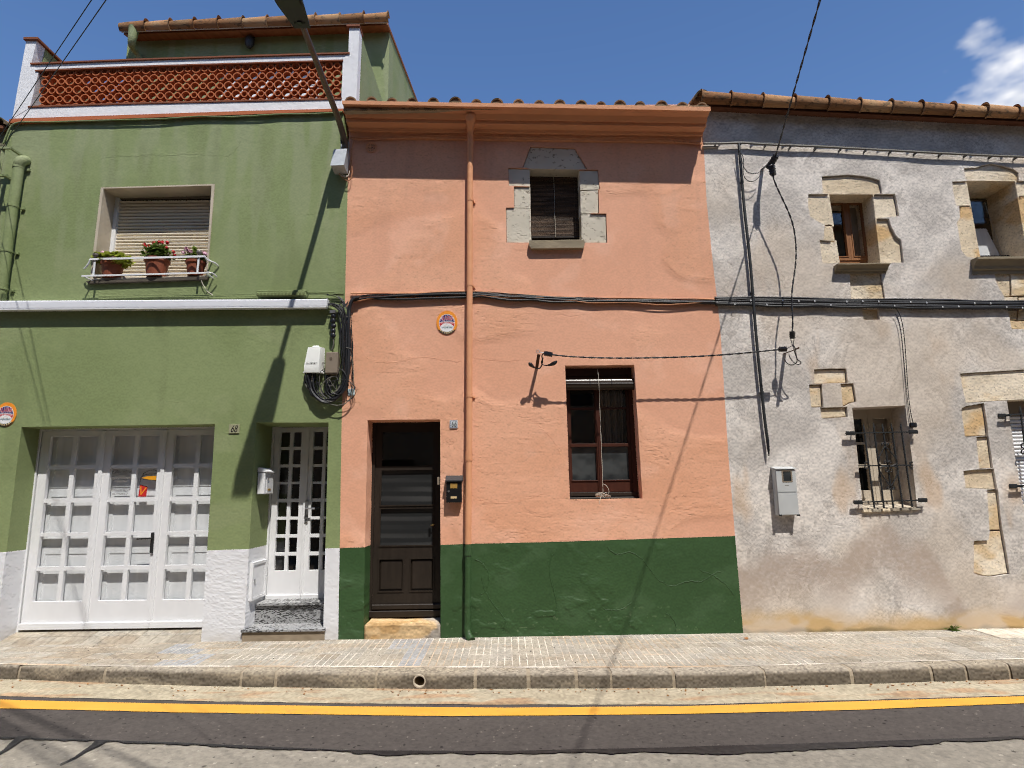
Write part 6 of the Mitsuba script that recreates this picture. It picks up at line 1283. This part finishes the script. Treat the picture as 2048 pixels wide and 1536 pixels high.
# street lamp
sl = thing('street_lamp', 'street lamp on a long slanting arm fixed at the corner of the green house', 'street lamp')
A = [P3(690, 300, -.05), P3(689, 283, -.07), P3(684, 262, -.16), P3(676, 236, -.28)]
lamp0 = P3(604, 48, -1.62)
A += [A[-1] + (lamp0 - A[-1]) * t for t in (.25, .5, .75, 1.0)]
part(sl, 'arm', ply(tube(spline(A, 6), np.linspace(.038, .028, 6 * 7 + 1), 12), 'lamp_pole', True))
part(sl, 'wall_plate', ply(bx(A[0][0] - .06, A[0][0] + .04, -.03, .0, A[0][2] - .05, A[0][2] + .12, .006), 'galvanized'))
part(sl, 'stay', ply(tube([P3(682, 275, -.09), P3(682.5, 287, -.09)], .010, 6), 'lamp_paint'))
d = (lamp0 - A[3]); d /= np.linalg.norm(d); hd = np.array([-.02, -1.0, -.04]); hd /= np.linalg.norm(hd)
L0, L1 = lamp0 - hd * .02, lamp0 + hd * .78
wv = np.array([1.0, 0, 0]); uv = np.cross(wv, hd); uv = uv if uv[2] > 0 else -uv
def hsec(c, w, h0, h1): return [c + wv * w / 2 + uv * h0, c - wv * w / 2 + uv * h0, c + wv * w * .38 + uv * h1, c - wv * w * .38 + uv * h1]
part(sl, 'head', ply(hull(hsec(L0, .15, -.03, .04) + hsec(L0 + hd * .3, .235, -.04, .07) + hsec(L1 - hd * .15, .27, -.04, .07) + hsec(L1, .19, -.03, .03)), 'lamp_paint', 25))
part(sl, 'glass_cover', ply(hull(hsec(L0 + hd * .30, .19, -.055, -.042) + hsec(L1 - hd * .16, .22, -.055, -.042)), 'lamp_glass'))
mat('lamp_glass', (.03, .032, .036), .3, .4)
c = L0 + hd * .08 - uv * .038
part(sl, 'swivel', ply(tube([c, c + uv * .012 - uv * .02], .028, 14), 'plastic_black'))
for s in (-.045, .045): part(sl, 'screw', ply(tube([c + wv * s, c + wv * s - uv * .006], .007, 8), 'plastic_black'))
# control box below the lamp arm
cb2 = thing('control_box', 'grey galvanised control box on the corner under the street lamp arm', 'control box')
tl, tr = P3(668.5, 300, -.15), P3(694, 298.5, -.15); bl2, br2 = P3(661.5, 331, -.225), P3(687.5, 330, -.225)
bk_ = [P3(668, 347, -.06), P3(693.5, 345, -.06)]
w_ = tr[0] - tl[0]
part(cb2, 'case', ply(hull([tl, tr, bl2, br2, [bl2[0], -.04, bl2[2] - .01], [br2[0], -.04, br2[2] - .01], [tl[0], -.01, tl[2] - .01], [tr[0], -.01, tr[2] - .01]]), 'galvanized'))
o = (br2 - bl2); nrm = np.cross(tr - tl, bl2 - tl); nrm /= np.linalg.norm(nrm); nrm = nrm if nrm[1] < 0 else -nrm
part(cb2, 'lid', ply(hull([q + nrm * s for q in (tl + [-.004, 0, .004], tr + [.004, 0, .004], bl2 + [-.004, 0, -.004], br2 + [.004, 0, -.004]) for s in (.001, .006)]), 'galvanized'))
for c in ([(676, 345), (684, 352), (692, 354), (697, 350), (699, 342)], [(678, 346), (688, 358), (697, 361), (703, 353), (704, 335), (703, 320)], [(682, 346), (690, 352), (698, 350)]):
    part(cb2, 'cable', ply(tube(spline([P3(a, b, -.06) for a, b in c], 8), .0055, 6), RND.choice(['cable_white', 'cable_peach', 'cable_black']), True))

# alarm signs
def alarm(px, py, rx, ry, label, group=None):
    k = thing('alarm_sign', label, 'sign'); c = W(px, py); a, b = X_(px + rx, py) - c[0], Z_(px, py - ry) - c[1]; x, z = c; y = -.008
    E_ = lambda s, t=0, n=44: ellipse(x, z, a * s, b * s, n)
    part(k, 'plate', ply(ext(E_(1), y, -.001), 'ink_orange'))
    lowz = z - .62 * b
    part(k, 'dark_border', ply(ext(E_(1.001).intersection(sbox(x - 1, z - 1, x + 1, lowz)), y - .0008, y - .0001), 'ink_black'))
    for i in range(7):
        t = -math.pi / 2 + (i - 3) * .245; part(k, 'square', ply(ext(Polygon([(x + a * r * math.cos(t + s), z + b * r * math.sin(t + s)) for r, s in ((.80, -.07), (.93, -.07), (.93, .07), (.80, .07))]), y - .0016, y - .0009), 'ink_cream'))
    inn = ellipse(x, z - .03 * b, a * .76, b * .74); part(k, 'white_disc', ply(ext(inn, y - .0016, y - .0009), 'ink_white'))
    zb3 = z + .10 * b; arcz = ellipse(x, z - 1.4 * b, a * 2.4, b * 1.50, 60)
    top = ellipse(x, z - .03 * b, a * .72, b * .70)
    part(k, 'blue_field', ply(ext(top.difference(arcz).intersection(sbox(x - 1, z - .05 * b, x + 1, z + 1)), y - .0024, y - .0017), 'ink_blue'))
    oval = ellipse(x, z - .42 * b, a * .64, b * .36)
    part(k, 'red_field', ply(ext(top.intersection(ellipse(x, z - 1.4 * b, a * 2.36, b * 1.46, 60)).difference(oval).intersection(sbox(x - 1, z - .42 * b, x + 1, z + 1)), y - .0024, y - .0017), 'ink_red'))
    part(k, 'white_oval', ply(ext(oval, y - .0024, y - .0017), 'ink_white'))
    part(k, 'lettering', ply(text('ALARMA', .40 * b, x, z + .17 * b, y - .0026, .0008, True, 1.24 * a), 'ink_white'), 'ALARMA in red letters with white edges')
    part(k, 'lettering', ply(text('ALARMA', .38 * b, x, z + .18 * b, y - .0034, .0007, False, 1.18 * a), 'ink_red'))
    part(k, 'number', ply(text('972 487 616', .15 * b, x, z - .09 * b, y - .0026, .0008, True, 1.22 * a), 'ink_white'))
    part(k, 'company_name', ply(text('videtec', .17 * b, x, z - .48 * b, y - .0026, .0008, True, 1.08 * a, shear=.2), 'ink_teal'))
    part(k, 'swoosh', ply(ext(LineString([(x + .3 * a * math.cos(t), z - .42 * b + .22 * b * math.sin(t)) for t in np.linspace(.5, 2.6, 14)]).buffer(.0022), y - .0026, y - .0018), 'ink_cream'))
alarm(894, 645.5, 21, 23.7, 'round orange alarm sign on the peach wall left of the downpipe')
alarm(12.5, 829, 21, 24, 'round orange alarm company sign on the green wall, cut by the left edge')
# house numbers
def plate(px0, py0, px1, py1, s, label, mt, b=.004, ring=None, hh=.62, bold=True, shear=0):
    k = thing('house_number', label, 'sign'); x0, x1, z0, z1 = X_(px0, py0), X_(px1, py0), Z_(px0, py1), Z_(px0, py0)
    part(k, 'plate', ply(bx(x0, x1, -.012, -.001, z0, z1, .003), mt))
    if ring: part(k, 'border', ply(ext(rect(x0 + .006, x1 - .006, z0 + .006, z1 - .006).difference(rect(x0 + .010, x1 - .010, z0 + .010, z1 - .010)), -.0132, -.0121), ring))
    h = (z1 - z0) * hh; part(k, 'digits', ply(text(s, h, (x0 + x1) / 2 - shear * h / 2, z0 + (z1 - z0 - h) / 2, -.0121, .0012, bold, (x1 - x0) * .58, shear=shear), 'ink_black'))
plate(899.5, 840.5, 915.5, 857, '66', 'white enamel plate with black number 66 beside the brown door', 'enamel', 'granite', ring='ink_blue')
plate(459, 849, 480, 867, '68', 'pale plate with black number 68 on the green wall between the white doors', 'plate_stone', hh=.72, shear=.18)
k = thing('wall_plate', 'tiny pale blue label plate on the peach wall next to the cable loom', 'sign')
x0, x1, z0, z1 = X_(696.5, 778), X_(710, 778), Z_(700, 791), Z_(700, 778)
part(k, 'plate', ply(bx(x0, x1, -.010, -.001, z0, z1, .002), 'ink_pale_blue')); part(k, 'lettering', ply(text('PTR', (z1 - z0) * .30, (x0 + x1) / 2, z0 + .58 * (z1 - z0), -.0101, .001, True, (x1 - x0) * .8), 'ink_grey')); part(k, 'lettering', ply(text('02', (z1 - z0) * .30, (x0 + x1) / 2, z0 + .16 * (z1 - z0), -.0101, .001, True), 'ink_grey'))
k = solid('doorbell', ply(bx(X_(874.5, 955), X_(879, 955), -.014, -.001, Z_(876, 970), Z_(876, 954), .004), 'box_taupe'), 'narrow taupe doorbell plate at the right edge of the brown door', 'doorbell')

# mailboxes
mb = thing('mailbox', 'black metal mailbox with brass plates right of the brown door', 'mailbox')
Y = -.085
x0, x1, z1_, zl_, z0_ = X_(892, 980, Y), X_(924, 980, Y), Z_(908, 951, Y + .05), Z_(908, 961, Y - .015), Z_(908, 1005, Y)
part(mb, 'case', ply(bx(x0 + .002, x1 - .004, Y, -.004, z0_, zl_ - .004, .005), 'mailbox_black'))
part(mb, 'lid', ply(hull([(x0 - .006, -.105, zl_ - .008), (x1 + .006, -.105, zl_ - .008), (x0 - .006, -.105, zl_ + .004), (x1 + .006, -.105, zl_ + .004), (x0 - .006, -.03, z1_), (x1 + .006, -.03, z1_), (x0 - .006, -.002, z1_), (x1 + .006, -.002, z1_), (x0 - .006, -.002, zl_ - .003), (x1 + .006, -.002, zl_ - .003)]), 'mailbox_lid'))
m0 = lambda px: X_(px, 980, Y)
part(mb, 'name_plate', ply(bx(m0(900.5), m0(914.5), Y - .003, Y - .0003, Z_(908, 976.5, Y), Z_(908, 966, Y)), 'brass')); part(mb, 'name_plate', ply(bx(m0(901.5), m0(913.5), Y - .003, Y - .0003, Z_(908, 997, Y), Z_(908, 992.5, Y)), 'ink_cream'))
part(mb, 'lock', ply(cyl_y(m0(897.5), Z_(897, 982.5, Y), .011, Y - .008, Y - .0003), 'steel', 30))
wm = thing('mailbox', 'white metal mailbox hanging in the reveal left of the white entry door', 'mailbox')
XJ2 = X_(508, 935); y0, y1 = .10, .36; z1_, z0_ = Z_(515, 936, .1), Z_(515, 988.5, .08)
part(wm, 'case', ply(bx(XJ2 + .004, XJ2 + .085, y0, y1, z0_, z1_ - .05, .005), 'pvc_white'))
part(wm, 'lid', ply(hull([(XJ2 + .003, y0 - .005, z1_ - .046), (XJ2 + .105, y0 - .005, z1_ - .046), (XJ2 + .003, y1 + .005, z1_ - .046), (XJ2 + .105, y1 + .005, z1_ - .046), (XJ2 + .105, y0 - .005, z1_ - .035), (XJ2 + .105, y1 + .005, z1_ - .035), (XJ2 + .03, y0 - .005, z1_ + .005), (XJ2 + .03, y1 + .005, z1_ + .005), (XJ2 + .003, y0 - .005, z1_ + .005), (XJ2 + .003, y1 + .005, z1_ + .005)]), 'pvc_white'))
zc = (z0_ + z1_) / 2
part(wm, 'door', ply(bx(XJ2 + .0852, XJ2 + .090, y0 + .05, y1 - .03, z0_ + .012, z1_ - .07, .0015), 'pvc_white')); part(wm, 'lock', ply(bx(XJ2 + .0902, XJ2 + .098, y0 + .07, y0 + .09, zc + .01, zc + .03), 'ink_grey')); part(wm, 'name_plate', ply(bx(XJ2 + .0902, XJ2 + .093, y0 + .09, y0 + .17, z0_ + .04, z0_ + .06), 'brass'))

# electricity meter box
em = thing('meter_box', 'pale grey electricity meter box with a small window on the grey wall', 'meter box')
Y = -.11
x0, x1, z1_, z0_ = X_(1555.5, 985, Y), X_(1594.5, 985, Y), Z_(1574, 938.5, Y), Z_(1577, 1031, Y)
part(em, 'case', ply(bx(x0 - .004, x1 + .004, Y + .012, -.002, z0_, z1_, .006), 'box_grey'))
zm = Z_(1577, 984.5, Y)
wx0, wx1, wz0, wz1 = X_(1565, 955, Y), X_(1583.5, 955, Y), Z_(1575, 963.5, Y), Z_(1575, 941, Y)
part(em, 'upper_door', ply(ext(rect(x0, x1, zm + .005, z1_ - .010).difference(rect(wx0, wx1, wz0, wz1).buffer(.006)), Y, Y + .0115), 'box_grey')); part(em, 'lower_door', ply(bx(x0, x1, Y, Y + .0115, z0_ + .008, zm - .005, .002), 'box_grey'))
part(em, 'window', ply(bx(wx0, wx1, Y + .004, Y + .0112, wz0, wz1), 'milky')); part(em, 'window_rim', ply(ext(rect(wx0, wx1, wz0, wz1).buffer(.0055).difference(rect(wx0 + .008, wx1 - .008, wz0 + .008, wz1 - .008)), Y - .003, Y + .004), 'box_taupe'))
part(em, 'roof', ply(hull([(x0 - .010, Y - .012, z1_ + .001), (x1 + .010, Y - .012, z1_ + .001), (x0 - .010, Y - .012, z1_ + .008), (x1 + .010, Y - .012, z1_ + .008), (x0 - .01, -.001, z1_ + .03), (x1 + .01, -.001, z1_ + .03), (x0 - .01, -.001, z1_ + .001), (x1 + .01, -.001, z1_ + .001)]), 'box_grey'))
part(em, 'slot', ply(bx((x0 + x1) / 2 - .02, (x0 + x1) / 2 + .02, Y - .002, Y - .0002, zm + .07, zm + .076), 'ink_grey'))
for x in (x0 + .012, x1 - .004): part(em, 'catch', ply(bx(x - .014, x + .012, Y - .006, Y + .02, z0_ - .006, z0_ + .012, .003), 'iron_black'))

# window railing with flower pots
rl = thing('flower_railing', 'white metal railing with ball finials holding the three flower pots at the window', 'railing')
Y = -.13
def bar(pts, w=.010, h=.014): return tube(spline(pts, 5) if len(pts) > 2 else pts, w, 4)
t0, t1, b0, b1 = P3(180, 518.5, Y), P3(410, 512.5, Y), P3(163, 552, Y), P3(412, 545.5, Y)
part(rl, 'rail', ply(flat(t0, t1, .022, .008), 'metal_white')); part(rl, 'rail', ply(flat(b0, b1, .018, .008), 'metal_white'))
part(rl, 'curl', ply(tube(spline([t0, t0 + [-.02, .01, -.05], t0 + [-.05, .02, -.085], t0 + [-.09, .05, -.09]], 6), .009, 6), 'metal_white', True))
part(rl, 'curl', ply(tube(spline([t1, t1 + [.02, .03, -.035], t1 + [.06, .06, -.045], t1 + [.10, .12, -.075]], 6), .009, 6), 'metal_white', True))
part(rl, 'curl', ply(tube(spline([b1, b1 + [.05, .02, .004], b1 + [.085, .08, -.02]], 6), .008, 6), 'metal_white', True))
part(rl, 'side_bar', ply(tube([b0 + [.02, 0, 0], [b0[0] + .05, -.001, b0[2] - .02]], .008, 6), 'metal_white')); part(rl, 'side_bar', ply(tube([t1 + [0, 0, -.01], [t1[0] + .02, -.001, t1[2] - .02]], .008, 6), 'metal_white')); part(rl, 'side_bar', ply(tube([b1, [b1[0] + .02, -.001, b1[2] - .02]], .008, 6), 'metal_white'))
for (xa, ya), (xb, yb2) in (((190.5, 517.5), (186.5, 552)), ((398, 512.5), (394.5, 546))):
    p, q = P3(xa, ya, Y + .012), P3(xb, yb2, Y + .012); part(rl, 'post', ply(flat(p, q, .020, .008), 'metal_white'))
    part(rl, 'finial', ply(cat(lathe([(0, .0), (.012, .0), (.008, .012), (.010, .018), (0, .018)], p), ball(p + [0, 0, .046], .030, 2)), 'ball_grey', True))
def leaf_quad(c, d, l, w, up):
    s = np.cross(d, up); s /= np.linalg.norm(s) + 1e-9; n = np.cross(s, d)
    return [c, c + d * l * .35 + s * w * .5 + n * w * .1, c + d * l * .75 + s * w * .4, c + d * l - n * w * .15, c + d * l * .75 - s * w * .4, c + d * l * .35 - s * w * .5 + n * w * .1], [(0, 1, 5), (1, 2, 4), (1, 4, 5), (2, 3, 4)]
def plant(pc, r, n, hgt, spread, rng, lsize):
    v, f = [], []; stems = []
    for i in range(n):
        a, e = rng.uniform(0, 6.28), rng.uniform(0, 1) ** .7; rad = spread * e * rng.uniform(.5, 1); c = pc + [rad * math.cos(a), rad * math.sin(a) * .6, hgt * rng.uniform(.1, 1) * (1 - .45 * e)]
        d = np.array([math.cos(a) * rng.uniform(.3, 1), math.sin(a) * rng.uniform(.2, 1) - .25, rng.uniform(-.35, .6)]); d /= np.linalg.norm(d)
        q, t = leaf_quad(c, d, lsize * rng.uniform(.7, 1.25), lsize * rng.uniform(.6, .95), np.array([rng.uniform(-.4, .4), -.6, 1.0])); f += [tuple(np.add(x, len(v))) for x in t]; v += q
        if i % 9 == 0: stems.append(tube(spline([pc + [rr(.02), rr(.02), -.02], pc + (c - pc) * [.4, .4, .7], c], 4), .0028, 4))
    return trimesh.Trimesh(v, f, process=False), cat(stems)
def petals(cs, r, rng, k=10):
    v, f = [], []
    for c in cs:
        for i in range(k):
            d = rng.normal(size=3); d /= np.linalg.norm(d); o = c + d * r * rng.uniform(.3, .9); s = np.cross(d, rng.normal(size=3)); s /= np.linalg.norm(s); t = np.cross(d, s); w = r * .5
            f.append((len(v), len(v) + 1, len(v) + 2)); f.append((len(v), len(v) + 2, len(v) + 3)); v += [o + s * w, o + t * w + d * w * .3, o - s * w, o - t * w + d * w * .3]
    return trimesh.Trimesh(v, f, process=False)
rng = np.random.default_rng(12)
for i, (px, rim, wpx, bpx, lab, lf, fl) in enumerate(((224.5, 527, 43, 556, 'left terracotta flower pot with lime green leaves and pale pink flowers', 'leaf_lime', 'petal_pink'), (313.5, 520, 56, 553, 'middle terracotta flower pot with red geraniums', 'leaf_dark', 'petal_red'), (391, 524, 38, 551, 'right small terracotta flower pot with pink flowers beside the railing finial', 'leaf_mid', 'petal_pink'))):
    Yp_ = .02; cz1, cz0 = Z_(px, rim, Yp_), Z_(px, bpx, Yp_) - .01; cx_ = X_(px, (rim + bpx) / 2, Yp_); r1 = (X_(px + wpx / 2, rim, Yp_) - X_(px - wpx / 2, rim, Yp_)) / 2; r1 = min(r1, .135); r0 = r1 * .72; h = cz1 - cz0
    k = thing('flower_pot', lab, 'flower pot')
    m = lathe([(0, 0), (r0, 0), (r0 + (r1 * .93 - r0) * .86, h * .84), (r1, h * .845), (r1 * 1.02, h), (r1 * .93, h), (r1 * .9, h - .02)], (cx_, Yp_, cz0), n=28)
    part(k, 'pot', ply(m, 'pot_clay', 30)); part(k, 'soil', ply(lathe([(0, 0), (r1 * .92, 0), (r1 * .9, -.004), (0, -.004)], (cx_, Yp_, cz1 - .02), n=20), 'soil'))
    pc = np.array([cx_, Yp_, cz1 - .01]); hg, spd, n = ((.14, .22, 300), (.21, .19, 420), (.17, .14, 260))[i]
    lv, stm = plant(pc, r1, n, hg, spd, rng, (.066, .056, .052)[i])
    part(k, 'foliage', ply(lv, lf), stuff=True); part(k, 'stems', ply(stm, 'leaf_mid'), stuff=True)
    if i == 0:
        lv, stm = plant(pc + [.15, -.05, -.04], r1, 70, .13, .11, rng, .055); part(k, 'trailing_shoots', ply(cat(lv, stm), lf), stuff=True)
        lv, stm = plant(pc + [-.13, -.03, .02], r1, 60, .12, .09, rng, .055); part(k, 'trailing_shoots', ply(cat(lv, stm), lf), stuff=True)
    hd = ([(205, 506), (213, 512), (219, 517), (222, 510), (227, 514)], [(289, 489), (299, 492), (308, 486), (318, 483.5), (325, 485), (334, 486), (319, 496), (347, 504), (349, 511), (291, 493), (333, 495)], [(372, 497), (376, 500), (380, 503), (367, 505), (408, 505), (411, 508)])[i]
    for q in hd: part(k, 'flower', ply(petals([P3(*q, -.09 + rng.uniform(0, .05)) if i != 1 else P3(*q, -.04 + rng.uniform(0, .06))], (.032, .024, .025)[i], rng, 16), fl))

# cables of the line across the street, behind the viewer: their soft shadows reach the road
ol = thing('street_line', 'thick overhead cables spanning the street on the viewer\'s side, out of view', 'cables')
for i, (a, b) in enumerate((((0, 1440), (140, 1512)), ((60, 1432), (200, 1490)), ((0, 1462), (120, 1530)))):
    s = SUN / np.linalg.norm(SUN); g0, g1 = G(*a, ZR), G(*b, ZR); d = g1 - g0; d /= np.linalg.norm(d); t = 9.5
    p, q = np.array([*(g0 - d * 1.2), ZR]) + s * t, np.array([*(g1 + d * 6), ZR]) + s * t; part(ol, 'cable', ply(tube([p, (p + q) / 2 - [0, 0, .05], q], .018, 8), 'cable_black', True))

# the row of houses on the other side of the street (seen only as a dark reflection in the panes)
mat('ochre_wall', lambda p, n, uv: mix((.33, .27, .20), (.40, .34, .26), fbm(p.x, p.y, p.z, 3)), .9, .15)
for i, (xa, xb, hh) in enumerate(((-16, -4.5, 8.6), (-4.49, 3.2, 9.2), (3.21, 16, 8.3))):
    oh = thing('opposite_house', ['ochre house across the street towards the left, behind the viewer', 'ochre house directly across the street, behind the viewer', 'ochre house across the street towards the right, behind the viewer'][i], 'house')
    hs = []
    for x in np.arange(xa + 1.2, xb - 1.2, 2.3): hs += [rect(x, x + .9, 3.6, 5.0), rect(x, x + .9, 6.2, 7.4), rect(x, x + .95, .9 if int(x * 3) % 2 else .0, 2.3)]
    part(oh, 'wall', ply(ext(rect(xa, xb, GND, hh).difference(unary_union(hs)), -8.7, -8.4), 'ochre_wall'))
    for h_ in hs: b = h_.bounds; part(oh, 'shutter', ply(bx(b[0], b[2], -8.62, -8.58, b[1], b[3]), 'dark_wood'))
    part(oh, 'roof', ply(ext_x([(-8.1, hh), (-8.1, hh + .06), (-16, hh + 1.2), (-16, hh)], xa, xb), 'roof_clay'))
